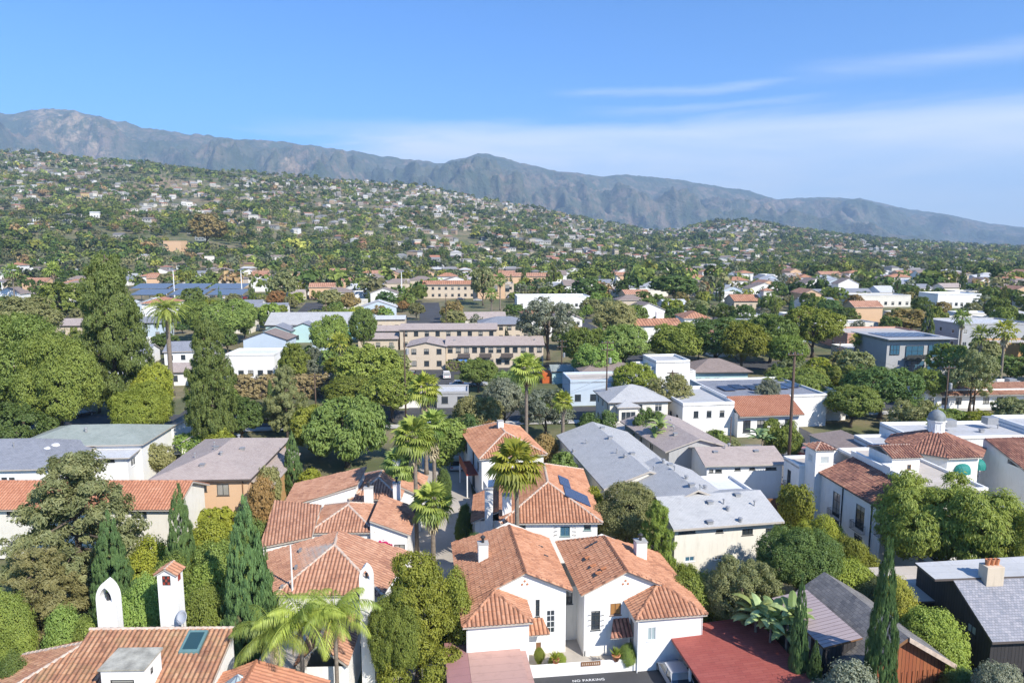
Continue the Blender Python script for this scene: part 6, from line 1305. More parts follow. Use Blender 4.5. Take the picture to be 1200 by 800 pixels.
for sx in (-3.5, 3.5):
    for sy in (-2.4, 2.4): mb = MB(); mb.tube([(sx, sy, 0), (sx, sy, 2.35)], .05, 6); mb.build('pole', M['steel'], F.e)
BLOCK.append((x, y, 5))
x, y = base_at(642, 449); F = Fr('shipping_container', x, y, 5, None, 'bright orange container beside the green roofed shed', 'container'); mb = MB(); mb.box(-1.3, 1.3, 0, 4, 0, 2.4)
for i in range(9): mb.box(-1.25 + i * .28, -1.12 + i * .28, -.05, -.002, .1, 2.3)
mb.build('container_body', M['orange_box'], F.e); BLOCK.append((x, y, 5))
# solar carports over the car park at the left
for k, vb in enumerate((354, 346)):
    x0, y0 = base_at(158, vb); x1, _ = base_at(292, vb); n = 3
    for j in range(n):
        w_ = (x1 - x0) / n; F = Fr('solar_carport', x0 + j * w_, y0, 1, None, ['left', 'middle', 'right'][j] + ' blue solar carport of the ' + ['nearer', 'farther'][k] + ' row over the car park', 'carport', 'solar carports over the car park'); e = F.e
        roof(e, [[(.5, -5, 3.9), (w_ - 1.5, -5, 3.9), (w_ - 1.5, 6, 6.0), (.5, 6, 6.0)]], 'solar_blue' if 'solar_blue' in M else 'roof_slate', False, .15, fascia='steel', name='panel_roof')
        for i in range(4): mb = MB(); mb.tube([(3 + i * (w_ - 7) / 3, 1, 0), (3 + i * (w_ - 7) / 3, 1, 4.9)], .18, 6); mb.build('post', M['white_paint'], e)
    for i in range(5): BLOCK.append((lerp(x0, x1, (i + .5) / 5), y0, 17))
# ------------------------------------------------------------------ trees and shrubs one can tell apart
TREES = []
def T(kind, u, vt, Y, wpx, mat, lod, var=0, label=None, group=None, zmin=1.0, hs=1.0):
    x, zt_ = PY(u, vt, Y); d = Y * CP - (zt_ - HC) * SP; W = wpx / FPX * d; g = gz(x, Y); H = max(zmin, (zt_ - g)) * hs
    BLOCK.append((x, Y, W * .42)); TREES.append((x, Y, W))
    k = {'broad': 1.0, 'tall': .95, 'airy': 1.0, 'weep': 1.04, 'pine': .90, 'cedar': .95, 'cypress': 1.0, 'shrub': 1.0}[kind]
    return put_tree(kind, x, Y, W / k, H / (.99 if kind in ('broad', 'airy', 'weep') else .93 if kind == 'shrub' else .985), mat, lod, var, label, group)
T('cedar', 82, 528, 61, 160, 'leaf_cedar', 0, 0, 'large loose brownish green cedar in front of the orange tile roof'); T('cedar', 40, 640, 54, 110, 'leaf_olive', 0, 1, 'lower spreading olive green cedar at the left edge')
T('cypress', 126, 603, 55, 56, 'leaf_cypress', 0, 0, 'green columnar cypress in front of the cedar, behind the short arched chimney')
T('cypress', 208, 571, 57, 46, 'leaf_cypress', 0, 1, 'slim cypress before the end of the orange tile roof'); T('cypress', 285, 588, 49.5, 74, 'leaf_cypress', 0, 2, 'tall dense cypress between the weathered roof and the queen palms')
T('cypress', 341, 508, 90, 26, 'leaf_cypress', 1, 0, 'small dark cypress behind the courtyard villas, right of the tan roof')
for i, (u, v, Y, w_, m_, l_) in enumerate(((165, 663, 50.5, 78, 'leaf_lime', 'bright green shrub between the two white chimneys of the weathered roof'), (240, 648, 52.5, 74, 'leaf_lime', 'bright shrub just right of the square white chimney'), (245, 690, 49.5, 70, 'leaf_green', 'low green shrub right of the satellite dish'),
        (178, 618, 60, 80, 'leaf_lime', 'yellow green shrub below the window of the orange roofed house'), (238, 600, 64, 90, 'leaf_lime', 'leafy yellow green shrub below the peach house'), (262, 628, 58, 70, 'leaf_green', 'mid green shrub behind the tall dense cypress'), (70, 700, 49, 76, 'leaf_lime', 'bright lime shrub left of the short arched chimney'),
        (318, 668, 57, 50, 'leaf_green', 'green shrub hard against the left wall of the nearest courtyard villa'), (306, 705, 52, 60, 'leaf_deep', 'dark green shrub in front of the nearest courtyard villa, left'), (325, 615, 70, 34, 'leaf_lime', 'yellowish shrub left of the middle courtyard villa'), (105, 712, 48, 60, 'leaf_green', 'green shrub at the left foot of the short arched chimney'), (15, 690, 50, 60, 'leaf_green', 'mid green shrub at the left edge above the low tile roof'), (10, 755, 44, 60, 'leaf_deep', 'dark shrub in the lower left corner'), (200, 640, 55, 66, 'leaf_green', 'green shrub behind the square white chimney'),
        (300, 560, 77, 44, 'leaf_rust', 'reddish shrub along the right wall of the tan roofed house'), (297, 600, 68, 52, 'leaf_green', 'green shrub below the right corner of the peach house'), (306, 640, 61, 40, 'leaf_deep', 'dark shrub left of the nearest courtyard villa'), (318, 545, 84, 34, 'leaf_olive', 'olive shrub by the rear corner of the tan roof'),
        (365, 548, 88, 36, 'leaf_lime', 'lime shrub right of the small dark cypress'), (176, 512, 98, 44, 'leaf_olive', 'small olive tree between the white wing and the tan roof'), (225, 505, 106, 50, 'leaf_lime', 'yellow green shrub by the brick chimney'), (735, 752, 51.8, 34, 'leaf_green', 'leafy bush in front of the shaded entry of the right villa'),
        (655, 765, 51.6, 26, 'leaf_lime', 'small bush behind the low garden wall by the left villa'), (632, 757, 52.0, 18, 'leaf_green', 'small plant at the door of the left villa'), (662, 528, 87, 52, 'leaf_green', 'rounded green bush between the villas and the long grey roof'), (668, 555, 80, 44, 'leaf_green', 'green bush beside the solar panels'), (698, 568, 76, 40, 'leaf_lime', 'bright lime bush right of the solar panels'),
        (640, 508, 99, 40, 'leaf_rust', 'orange tinged shrub behind the orange roofed villas'), (800, 655, 60, 60, 'leaf_lime', 'yellow green shrub below the cream apartment wall, left'), (826, 668, 57, 76, 'leaf_green', 'green shrub behind the red carport roof'), (775, 672, 58.5, 40, 'leaf_green', 'green shrub beside the right villa roof'),
        (905, 672, 56, 60, 'leaf_green', 'green shrub left of the shingle roof dormer'), (935, 565, 76, 50, 'leaf_green', 'creeper covered shrub right of the cream apartments'), (965, 598, 70, 60, 'leaf_lime', 'yellow green shrub on the bank by the Spanish house'), (1000, 622, 65, 60, 'leaf_green', 'shrub at the foot of the Spanish facade'), (1000, 652, 60, 80, 'leaf_lime', 'lime shrub behind the shingle roof ridge'),
        (1030, 672, 57, 60, 'leaf_olive', 'olive shrub between the barns, left'), (1092, 700, 50.5, 90, 'leaf_lime', 'bright rounded shrub between the red barn and the dark house'), (1060, 682, 54, 60, 'leaf_yellow', 'yellowing shrub beside the tall right cypress'), (1000, 768, 42.5, 110, 'leaf_silver', 'grey green shrub with yellow tips at the bottom edge by the barn'), (1125, 775, 45, 60, 'leaf_deep', 'dark shrub in the shade of the dark house'),
        (1170, 785, 42, 80, 'leaf_silver', 'grey leaved shrub in the bottom right corner'), (535, 655, 52.5, 60, 'leaf_green', 'leafy shrub leaning on the mauve carport from behind'), (545, 585, 74, 26, 'leaf_deep', 'dark climbing shrub along the lane by the solar villa'), (553, 625, 66, 24, 'leaf_deep', 'dark shrub against the wall left of the front villa'), (520, 548, 84, 24, 'leaf_deep', 'round dark shrub on the lane by the shaded balcony'))):
    T('shrub', u, v, Y, w_, m_, 0 if Y < 75 else 1, i % 3, l_)
T('tall', 487, 650, 49.5, 118, 'leaf_green', 0, 0, 'dense leafy green tree beside the tall slender chimney'); T('broad', 462, 690, 47.5, 60, 'leaf_green', 0, 1, 'smaller leafy tree tucked behind the tall slender chimney')
T('broad', 735, 568, 70, 84, 'leaf_olive', 0, 2, 'olive green tree between the solar villa and the grey apartments'); T('cedar', 772, 585, 64, 50, 'leaf_lime', 0, 2, 'narrow yellow green tree against the cream apartment corner')
T('airy', 872, 650, 55.5, 95, 'leaf_olive', 0, 0, 'feathery olive tree beyond the red carport roof'); T('broad', 938, 612, 61, 92, 'leaf_deep', 0, 1, 'rounded deep green tree between the cream apartments and the shingle roof')
T('cypress', 1043, 632, 44.0, 42, 'leaf_cypress', 0, 3, 'tall slender cypress in front of the red barn'); T('cypress', 941, 677, 47.0, 26, 'leaf_cypress', 0, 0, 'thin cypress at the edge of the red carport roof'); T('cypress', 957, 752, 46.0, 24, 'leaf_cypress', 0, 1, 'very small dark cypress beside the thin one by the red carport')
T('weep', 1112, 555, 66, 150, 'leaf_green', 0, 0, 'big feathery pepper tree before the rotunda'); T('weep', 1192, 590, 63, 100, 'leaf_green', 0, 1, 'feathery pepper tree at the right edge')
T('weep', 405, 468, 101, 100, 'leaf_green', 1, 0, 'wide light green pepper tree behind the courtyard villas'); T('weep', 372, 478, 106, 70, 'leaf_green', 1, 1, 'smaller light green pepper tree left of the wide one')
T('cedar', 333, 428, 116, 50, 'leaf_olive', 0, 1, 'dark narrow conifer standing before the brown hedge')
# left group
T('pine', 122, 295, 122, 84, 'leaf_pine', 0, 0, 'very tall dark pine with layered branches at the left'); T('broad', 12, 368, 110, 120, 'leaf_green', 0, 2, 'huge rounded green tree at the left edge'); T('broad', 62, 388, 106, 92, 'leaf_green', 0, 0, 'huge rounded tree between the left edge tree and the tall pine')
T('broad', 160, 446, 108, 70, 'leaf_lime', 0, 1, 'yellow green rounded tree right of the tall pine'); T('broad', 178, 424, 122, 44, 'leaf_lime', 1, 1, 'green tree behind the yellow green one'); T('pine', 242, 371, 106, 62, 'leaf_pine', 0, 1, 'dark conifer left of the brown hedge')
T('broad', 280, 462, 112, 52, 'leaf_deep', 1, 0, 'deep green rounded tree right of the dark conifer'); T('broad', 20, 470, 100, 70, 'leaf_deep', 1, 1, 'shaded tree under the huge rounded one'); T('shrub', 258, 500, 104, 46, 'leaf_lime', 1, 0, 'lime shrub at the foot of the dark conifer')
# middle
N_ = [('broad', 432, 403, 138, 80, 'leaf_green', 'dense green tree left of the brown utility pole'), ('broad', 458, 432, 126, 70, 'leaf_green', 'green tree just left of the car park pole'), ('broad', 410, 440, 128, 60, 'leaf_green', 'green tree in front of the brown hedge'), ('broad', 345, 400, 150, 36, 'leaf_green', 'upright green tree over the brown hedge'), ('airy', 362, 405, 152, 36, 'leaf_silver', 'grey airy tree over the brown hedge'),
      ('shrub', 520, 490, 100, 60, 'leaf_green', 'green shrub behind the fan palms on the lane'), ('broad', 560, 462, 112, 60, 'leaf_olive', 'olive tree left of the tall fan palm'), ('airy', 640, 455, 114, 70, 'leaf_silver', 'grey green olive right of the tall fan palm'), ('broad', 592, 442, 120, 50, 'leaf_silver', 'grey tree behind the tall fan palm'), ('shrub', 575, 492, 104, 40, 'leaf_rust', 'rusty orange shrub beyond the shaded balcony villa'), ('shrub', 548, 480, 108, 44, 'leaf_deep', 'dark shrub beyond the lane'),
      ('airy', 643, 348, 186, 78, 'leaf_silver', 'large dark silver leaved tree in the middle of town'), ('broad', 720, 352, 215, 52, 'leaf_olive', 'olive green rounded tree left of the bell gable villa'), ('broad', 687, 382, 170, 60, 'leaf_green', 'green ficus in the middle row, leftmost'), ('broad', 730, 380, 168, 62, 'leaf_green', 'green ficus in the middle row, right of the leftmost'), ('broad', 700, 400, 155, 60, 'leaf_lime', 'lighter tree in front of the middle ficus row'),
      ('broad', 745, 425, 138, 52, 'leaf_lime', 'yellow green tree left of the cubic white house'), ('airy', 785, 437, 126, 60, 'leaf_olive', 'pale loose tree in front of the cubic white house'), ('broad', 792, 376, 172, 70, 'leaf_green', 'broad ficus behind the cubic white house'), ('broad', 840, 370, 176, 90, 'leaf_deep', 'broad dark ficus above the mint house'), ('broad', 870, 376, 168, 60, 'leaf_green', 'broad ficus right of the mint house roof'),
      ('broad', 905, 366, 182, 64, 'leaf_green', 'big ficus left of the two tallest on the right'), ('broad', 955, 358, 190, 68, 'leaf_green', 'tall rounded ficus by the pink warehouse'), ('broad', 925, 392, 165, 46, 'leaf_lime', 'yellow green tree under the big right ficus'), ('weep', 932, 433, 138, 84, 'leaf_green', 'wide feathery tree behind the flat roofed studio'), ('broad', 1035, 427, 128, 84, 'leaf_deep', 'dense dark green tree in front of the modern grey building'),
      ('broad', 1000, 452, 122, 62, 'leaf_green', 'green tree left of the dense dark one'), ('airy', 1075, 465, 112, 66, 'leaf_olive', 'olive loose tree before the shop row'), ('airy', 1143, 408, 132, 58, 'leaf_olive', 'tall thin crowned tree before the shop row'), ('broad', 1090, 432, 136, 40, 'leaf_green', 'green tree at the foot of the modern building'), ('broad', 1110, 478, 112, 60, 'leaf_green', 'green tree behind the pale flat roof'), ('broad', 1160, 482, 110, 60, 'leaf_lime', 'yellow green tree behind the pale flat roof, right'),
      ('weep', 915, 495, 103, 52, 'leaf_green', 'green tree by the tiled studio front'), ('shrub', 840, 503, 103, 50, 'leaf_green', 'green shrub in front of the studio side wall'), ('shrub', 868, 515, 98, 40, 'leaf_olive', 'olive shrub behind the tan duplex roof'), ('weep', 900, 448, 126, 40, 'leaf_silver', 'grey green tree behind the studio'), ('broad', 762, 478, 106, 40, 'leaf_deep', 'dark tree at the right corner of the pale hipped house'), ('shrub', 700, 478, 108, 50, 'leaf_deep', 'dark shrub left of the pale hipped house'),
      ('broad', 566, 312, 318, 30, 'leaf_olive', 'tall olive green tree in front of the terracotta school'), ('broad', 240, 250, 700, 48, 'leaf_rust', 'large dark spreading tree on the slope above the solar carports'), ('broad', 268, 350, 210, 60, 'leaf_green', 'wide green tree behind the white flat building'), ('broad', 230, 352, 215, 40, 'leaf_green', 'green tree behind the dark conifer'), ('broad', 330, 318, 330, 36, 'leaf_olive', 'olive tree at the end of the solar carports'), ('broad', 385, 368, 180, 44, 'leaf_lime', 'yellow green tree in front of the long grey hall'), ('broad', 425, 360, 190, 34, 'leaf_green', 'upright green tree at the right end of the long grey hall'),
      ('broad', 30, 345, 200, 80, 'leaf_olive', 'broad olive tree behind the left edge giants'), ('broad', 70, 330, 250, 60, 'leaf_green', 'flat green tree on the left, farther back'), ('broad', 790, 322, 330, 60, 'leaf_deep', 'dark spreading tree above the bell gable villa'), ('broad', 1070, 362, 230, 62, 'leaf_rust', 'bronze green tree behind the pink warehouse'), ('broad', 1010, 330, 380, 30, 'leaf_deep', 'dark tree on the plain, left of the long white building'), ('broad', 1060, 333, 360, 34, 'leaf_deep', 'dark round tree on the plain beside the long white building'), ('broad', 690, 325, 330, 46, 'leaf_deep', 'dark tree behind the white flat roofed building'), ('broad', 150, 352, 215, 20, 'leaf_lime', 'small lime tree beside the date palm')]
for i, (k, u, v, Y, w_, m_, l_) in enumerate(N_): T(k, u, v, Y, w_, m_, 1 if Y < 230 else 2, i % 3, l_)
# hedges
def hedge(label, x0, y0, x1, y1, h, w_, mat, n=6000, z=None):
    L = math.hypot(x1 - x0, y1 - y0); k = max(3, int(L / 1.6)); z = gz((x0 + x1) / 2, (y0 + y1) / 2) if z is None else z
    e = empty('hedge', (x0, y0, z), math.atan2(y1 - y0, x1 - x0)); tag(e, label, 'hedge')
    Lb = [(L * (i + .5) / k, 0, h * zz, 1.2, w_ * .6, h * .22) for i in range(k) for zz in (.15, .45, .8)]
    link_mesh('foliage', crown_mesh('foliage', Lb, n, .32 if h > 3 else .2, mat, int(L * 7), n // 16, .4), None, e)
    mb = MB(); mb.box(.3, L - .3, -w_ * .3, w_ * .3, 0, h * .85); mb.build('stems', M['bark'], e)
x0, y0 = base_at(272, 467); x1, _ = base_at(414, 467); hedge('long clipped brown green hedge across the middle left', x0, y0, x1, y0 + 1, 5.0, 2.2, 'leaf_brownhedge', 22000); BLOCK += [(lerp(x0, x1, t), y0, 4) for t in (.1, .3, .5, .7, .9)]
x0, y0 = PZ(205, 640, .5); x1, _ = PZ(276, 640, .5); hedge('clipped yellow green hedge under the windows of the peach house', x0, 76.5, -33.5, 77.5, 3.2, 1.4, 'leaf_lime', 6000, 0)
x0, y0 = base_at(526, 432); x1, _ = base_at(574, 432); hedge('clipped green hedge below the apartment balconies', x0, y0 - 3, x1, y0 - 3, 2.6, 1.6, 'leaf_hedge', 3000)
# banana plants beside the red carport roof
def banana(u, v, Y, label, s=1.0):
    x, zt_ = PY(u, v, Y); rs = np.random.RandomState(int(u)); e = empty('banana_plant', (x, Y, 0)); tag(e, label, 'banana plant'); BLOCK.append((x, Y, 1.5)); V, Fq, Tt = [], [], []
    for st in range(3):
        bx, by = rs.uniform(-.8, .8, 2); hh = zt_ * rs.uniform(.55, .8)
        for i in range(9):
            az = rs.uniform(0, 6.28); el = rs.uniform(.5, 1.3); L = rs.uniform(1.6, 2.6) * s; w_ = .34 * s; p = np.array([bx, by, hh]); side = np.array([-math.sin(az), math.cos(az), 0]); n = 7; t_ = rs.uniform()
            for k in range(n):
                a = el - 1.7 * (k / n) ** 1.4; d = np.array([math.cos(az) * math.cos(a), math.sin(az) * math.cos(a), math.sin(a)]); q = p + d * L / n; wa, wb = (w_ * math.sin(math.pi * min(1, .12 + .88 * k / n)) ** .6, w_ * math.sin(math.pi * min(1, .12 + .88 * (k + 1) / n)) ** .6 if k < n - 1 else .02)
                dn = np.array([0, 0, -.35])
                for sg in (-1, 1): b0 = len(V); V.extend([p, q, q + (side * sg + dn) * wb, p + (side * sg + dn) * wa]); Fq.append((b0, b0 + 1, b0 + 2, b0 + 3)); Tt.extend([t_] * 4)
                p = q
    link_mesh('leaves', np_mesh('leaves', V, Fq, [M['leaf_banana']], attrs={'tint': ('POINT', 'FLOAT', Tt)}), None, e)
    mb = MB(); mb.tube([(0, 0, 0), (0, 0, zt_ * .7)], [.16, .1], 8); mb.build('stem', M['palm_bark'], e, True)
leaf_mat('leaf_banana', (0.12, 0.17, 0.05), (0.32, 0.38, 0.16), .3)
for u, v, Y, l_ in ((888, 690, 52, 'banana plant behind the red carport roof, left of three'), (905, 708, 50.5, 'banana plant behind the red carport roof, in the middle'), (925, 700, 49.8, 'banana plant behind the red carport, next to the thin cypress'), (770, 482, 100, 'dark banana clump by the pale hipped house'), (895, 488, 100, 'banana clump by the studio entrance')): banana(u, v, Y, l_)
# ---------------- palms
def palm_at(maker, name, u, vc, Y, Rpx, label, group=None, **k):
    x, zc = PY(u, vc, Y); d = Y * CP - (zc - HC) * SP; R_ = Rpx / FPX * d; g = gz(x, Y); H = zc - g
    BLOCK.append((x, Y, 1.5)); return put_palm(name, maker(int(u * 3 + Y), H, R_, **k), x, Y, label, group, g, random.Random(u).uniform(0, 6.28))
for u, v, Y, r, l_, sk in ((486, 512, 72.5, 28, 'fan palm on the lane with its pale trunk beside the white mast side villas', .3), (508, 498, 79, 23, 'fan palm just behind the first on the lane', .45), (507, 590, 70, 28, 'low fan palm bending over the sunny lane', .5), (606, 543, 65.5, 36, 'fan palm standing in front of the solar villa', .0), (617, 433, 104, 23, 'tallest fan palm with a long bare trunk behind the tile roofs', .15),
        (498, 455, 98, 22, 'fan palm above the lane, farther back', .5), (470, 545, 82, 24, 'small fan palm behind the courtyard chimneys', .4), (398, 403, 148, 17, 'shaggy fan palm with a skirt of dead fronds above the hedge', .8), (1178, 388, 150, 17, 'fan palm before the ochre building, nearest the edge', .3), (1150, 392, 152, 13, 'fan palm left of the one by the ochre building', .3), (1128, 372, 175, 12, 'slim fan palm behind the modern building', .3), (576, 345, 260, 10, 'tall fan palm beside the school', .2), (660, 470, 103, 14, 'fan palm by the olive, left of the pale hipped house', .2), (586, 328, 300, 10, 'fan palm right of the school entrance', .2), (1003, 398, 178, 9, 'small fan palm before the pink warehouse', .2), (14, 318, 300, 12, 'pair palm at the far left above the giant tree', .2), (62, 316, 310, 12, 'fan palm at the far left, right of its neighbour', .2)):
    palm_at(fan_palm_meshes, 'fan_palm', u, v, Y, r, l_, skirt=sk, nf=36 if Y < 120 else 26, trunk_r=.26 if Y < 90 else .3, fine=Y < 120, lean=.5 if u in (606, 509) else 0.)
palm_at(feather_palm_meshes, 'date_palm', 195, 362, 146, 25, 'date palm with a thick trunk and full crown left of the dark conifer', trunk_r=.5, nf=60, lo=-40, w=.6)
for u, v, Y, r, l_ in ((352, 722, 45.2, 62, 'queen palm with yellow green arching fronds in front of the nearest courtyard roof'), (392, 712, 46.0, 50, 'queen palm behind the first, leaning on the tall chimney'), (322, 735, 44.6, 50, 'queen palm at the left with one long arching frond')):
    palm_at(feather_palm_meshes, 'queen_palm', u, v + 6, Y, r, l_, trunk_r=.16, nf=17, mat='leaf_queen', lo=8, hi=82, bend=1.75, w=.85, nl=44, droop=.9, dead=3)
# ---------------- the town between: houses and trees on the street grid
rnd = random.Random(8)
ROADS = [((-60, 126), (-66, 170), (-78, 240), (-95, 330)), ((-16, 130), (-19, 168), (-27, 230), (-40, 330)), ((-150, 128), (-60, 126), (-13, 130), (40, 134), (160, 150)), ((-160, 172), (-19, 172), (60, 178), (260, 206)), ((52, 100), (46, 135), (38, 178), (26, 250), (10, 340)), ((-260, 262), (0, 262), (320, 300))]
def road_d(x, y):
    b = 1e9
    for r in ROADS:
        for (ax, ay), (bx, by) in zip(r, r[1:]):
            t = max(0, min(1, ((x - ax) * (bx - ax) + (y - ay) * (by - ay)) / ((bx - ax) ** 2 + (by - ay) ** 2))); b = min(b, math.hypot(x - ax - t * (bx - ax), y - ay - t * (by - ay)))
    return b
def free(x, y, r):
    return all((x - a) ** 2 + (y - b) ** 2 > (r + c) ** 2 for a, b, c in BLOCK)
HK = [('white_stucco', 'tile_orange', 'white', 'orange tile', 'hip', 0), ('cream_stucco', 'roof_tan', 'cream', 'tan', 'gx', 0), ('clean_white', 'roof_slate', 'white', 'slate grey', 'gx', 0), ('beige_stucco', 'roof_brown', 'beige', 'brown', 'hip', 0), ('clean_white', 'roof_flatwhite', 'white', 'flat white', 'flat', 0), ('mint_stucco', 'roof_grey', 'mint green', 'grey', 'hip', 0), ('peach_stucco', 'tile_pink', 'peach', 'faded tile', 'gx', 0), ('blue_stucco', 'roof_pale', 'pale blue', 'pale grey', 'gy', 0), ('cream_stucco', 'roof_flatgrey', 'cream', 'flat grey', 'flat', 0), ('white_stucco', 'roof_brown', 'white', 'dark brown', 'gy', 0)]
HP = []; TOWN = []
def proto_house(k, W, D, H, near):
    wm, rm, a, b, rk, _ = HK[k]; e = empty('town_house', (0, 0, 0)); tops = {}
    if rk == 'gx': pl, _c = gable_planes(-W / 2, W / 2, -D / 2, D / 2, H, .38, .5, .3, 'x'); tops = {1: [(D, H), (D / 2, H + D * .19), (0, H)], 3: [(D, H), (D / 2, H + D * .19), (0, H)]}
    elif rk == 'gy': pl, _c = gable_planes(-W / 2, W / 2, -D / 2, D / 2, H, .38, .5, .3, 'y'); tops = {0: [(W, H), (W / 2, H + W * .19), (0, H)], 2: [(W, H), (W / 2, H + W * .19), (0, H)]}
    elif rk == 'hip': pl, _c = hip_planes(-W / 2, W / 2, -D / 2, D / 2, H, .36, .5)
    ops = {0: [(W * (i + .5) / 4 - .6, 1 + r * 2.8, 1.2, 1.3, dict(frame='frame_dark', nx=1, sill=False)) for i in range(4) for r in range(1 if H < 5 else 2)], 3: [(D * .3, 1, 1.1, 1.2, dict(frame='frame_dark', nx=1, sill=False))]} if near else {}
    walls(e, rectp(-W / 2, W / 2, -D / 2, D / 2), -2.5, H, wm, ops=ops, tops=tops)
    if rk == 'flat': flat_roof(e, -W / 2, W / 2, -D / 2, D / 2, H, rm, .4, wall=wm)
    else: roof(e, pl, rm, False, .18)
    return e
for k in range(len(HK)): HP.append([None, None, (13, 9.5, 3.4 if k % 3 else 6.0)])
DESC = ['among street trees in the nearer town', 'between trees in the middle of town', 'among trees at the foot of the hillside']
nh = 0; ca, sa = math.cos(math.radians(5)), math.sin(math.radians(5))
slots = []
for j in range(0, 34):
    for i in range(-34, 35):
        lx, ly = i * 21 + (j % 2) * 9 + rnd.uniform(-4, 4), 140 + j * 16 * (1 + j * .02) + rnd.uniform(-3, 3); x, y = lx * ca - ly * sa * .6, ly + lx * sa
        if y < 138 or y > 640 or abs(x / y) > .80: continue
        slots.append((x, y, rnd.randrange(len(HK)), rnd.choice((0, 0, 90, 180)) + 5 + rnd.uniform(-6, 6), rnd.random()))
slots.sort(key=lambda s: s[1]); rest = []
for x, y, k, rot, pr in slots:
    if not free(x, y, 6.5) or (y < 330 and road_d(x, y) < 10): continue
    if pr > .93: continue
    if nh >= 268: rest.append((x, y)); continue
    near = y < 300; P_ = HP[k]; idx = 0 if near else 1; W_, D_, H_ = P_[2]
    if P_[idx] is None: P_[idx] = o = proto_house(k, W_, D_, H_, near)
    else: o = copy_tree(P_[idx])
    o.location = (x, y, gz(x, y)); o.rotation_euler = (0, 0, math.radians(rot)); s = rnd.uniform(.8, 1.15); o.scale = (s, rnd.uniform(.8, 1.1), rnd.uniform(.9, 1.1))
    tag(o, 'x', 'house'); TOWN.append((o, HK[k][2] + ' ' + HK[k][3] + ' roofed', 'house'))
    BLOCK.append((x, y, 7.5)); nh += 1
# trees of the town
KINDS = [('broad', 'leaf_green', 'rounded green'), ('broad', 'leaf_deep', 'dark green'), ('broad', 'leaf_lime', 'yellow green'), ('broad', 'leaf_olive', 'olive green'), ('weep', 'leaf_green', 'feathery green'), ('airy', 'leaf_silver', 'grey airy'), ('pine', 'leaf_pine', 'dark pointed'), ('broad', 'leaf_rust', 'bronze leaved'), ('cypress', 'leaf_cypress', 'slim dark')]
WTS = [24, 15, 14, 15, 9, 7, 5, 4, 5]
cnt = {}; tries = 0; placed = []
def tfree(x, y, r):
    if y < 620 and not all((x - a) ** 2 + (y - b) ** 2 > (r * .45 + c * .9) ** 2 for a, b, c in BLOCK): return False
    return all((x - a) ** 2 + (y - b) ** 2 > (r * .42 + c * .42) ** 2 for a, b, c in placed)
cand = []
while len(cand) < 5200:
    y = math.sqrt(rnd.uniform(100 ** 2, 470 ** 2)); x = rnd.uniform(-.82, .82) * y; cand.append((x, y))
cand.sort(key=lambda c: c[1])
for x, y in cand:
    if y < 118 and not (-95 < x < -70 or x > 62): continue
    r = rnd.uniform(4.5, 10)
    if road_d(x, y) < 5.5: continue
    if not tfree(x, y, r): continue
    k, m_, d_ = rnd.choices(KINDS, WTS)[0]
    if cnt.get(k, 0) >= (255 if k == 'broad' else 150): 
        continue
    hgt = r * rnd.uniform(.75, 1.15) * (1.6 if k in ('pine',) else 1); wd = r * (.5 if k == 'pine' else .28 if k == 'cypress' else 1); lod = 1 if y < 150 else 2 if y < 300 else 3
    TOWN.append((put_tree(k, x, y, wd, hgt, m_, lod, rnd.randrange(3), 'x', None, rz=rnd.uniform(0, 6.28)), d_, 'tree')); placed.append((x, y, r)); cnt[k] = cnt.get(k, 0) + 1
LAST_Y = placed[-1][1] if placed else 300

LMK = [(295, 445, 'white building above the hedge'), (360, 398, 'long grey roofed hall'), (580, 432, 'cream balcony apartments'), (548, 350, 'terracotta school'), (412, 402, 'turquoise tent'), (220, 352, 'solar carports'), (643, 402, 'silver leaved tree'), (705, 476, 'blue white house'), (750, 511, 'pale hipped house'), (785, 461, 'cubic white house'), (845, 455, 'mint house'),
       (880, 505, 'tiled studio'), (1075, 440, 'modern grey building'), (1040, 412, 'pink warehouse'), (1140, 480, 'white shop row'), (880, 366, 'bell towered church'), (772, 402, 'bell gable villa'), (1120, 361, 'long white building'), (1034, 360, 'pale low building'), (1120, 520, 'pale flat roof behind the dome'), (195, 442, 'date palm'), (122, 492, 'tallest layered pine'), (242, 492, 'dark conifer'), (80, 500, 'green roofed house'), (30, 380, 'giant left edge tree'), (860, 545, 'tan roofed duplexes'), (617, 535, 'tallest fan palm'), (450, 400, 'beige bungalows'), (1150, 410, 'tall fan palms on the right'), (690, 362, 'building behind the silver tree')]
LM2 = [(*base_at(u, v), n_) for u, v, n_ in LMK]
ORD = ['nearest', 'second nearest', 'third nearest', 'fourth nearest', 'fifth nearest', 'sixth nearest', 'seventh nearest', 'eighth nearest', 'ninth nearest', 'tenth nearest', 'eleventh nearest', 'twelfth nearest', 'thirteenth nearest', 'fourteenth nearest', 'fifteenth nearest', 'sixteenth nearest', 'seventeenth nearest', 'eighteenth nearest', 'nineteenth nearest', 'twentieth nearest']
from collections import defaultdict
bk = defaultdict(list)
for o, d_, noun in TOWN:
    x, y = o.location.x, o.location.y
    b = min(LM2, key=lambda l: (l[0] - x) ** 2 + ((l[1] - y) * .7) ** 2); ddx, ddy = x - b[0], (y - b[1]) * .7
    rel = ('right of' if ddx > 0 else 'left of') if abs(ddx) > abs(ddy) else ('behind' if ddy > 0 else 'in front of')
    bk[(d_, noun, rel, b[2])].append((math.hypot(ddx, ddy), o))
for (d_, noun, rel, l_), v in bk.items():
    v.sort(key=lambda a: a[0])
    for i, (_, o) in enumerate(v):
        d_ = d_.replace('flat flat', 'flat'); o['label'] = (ORD[min(i, 19)] + ' ' if len(v) > 1 else '') + d_ + ' ' + noun + ' ' + rel + ' the ' + l_
        o['group'] = d_ + ' ' + noun + 's in the town' if noun != 'bush' else 'bushes in the town'
print('town', nh, cnt, len(placed), LAST_Y)
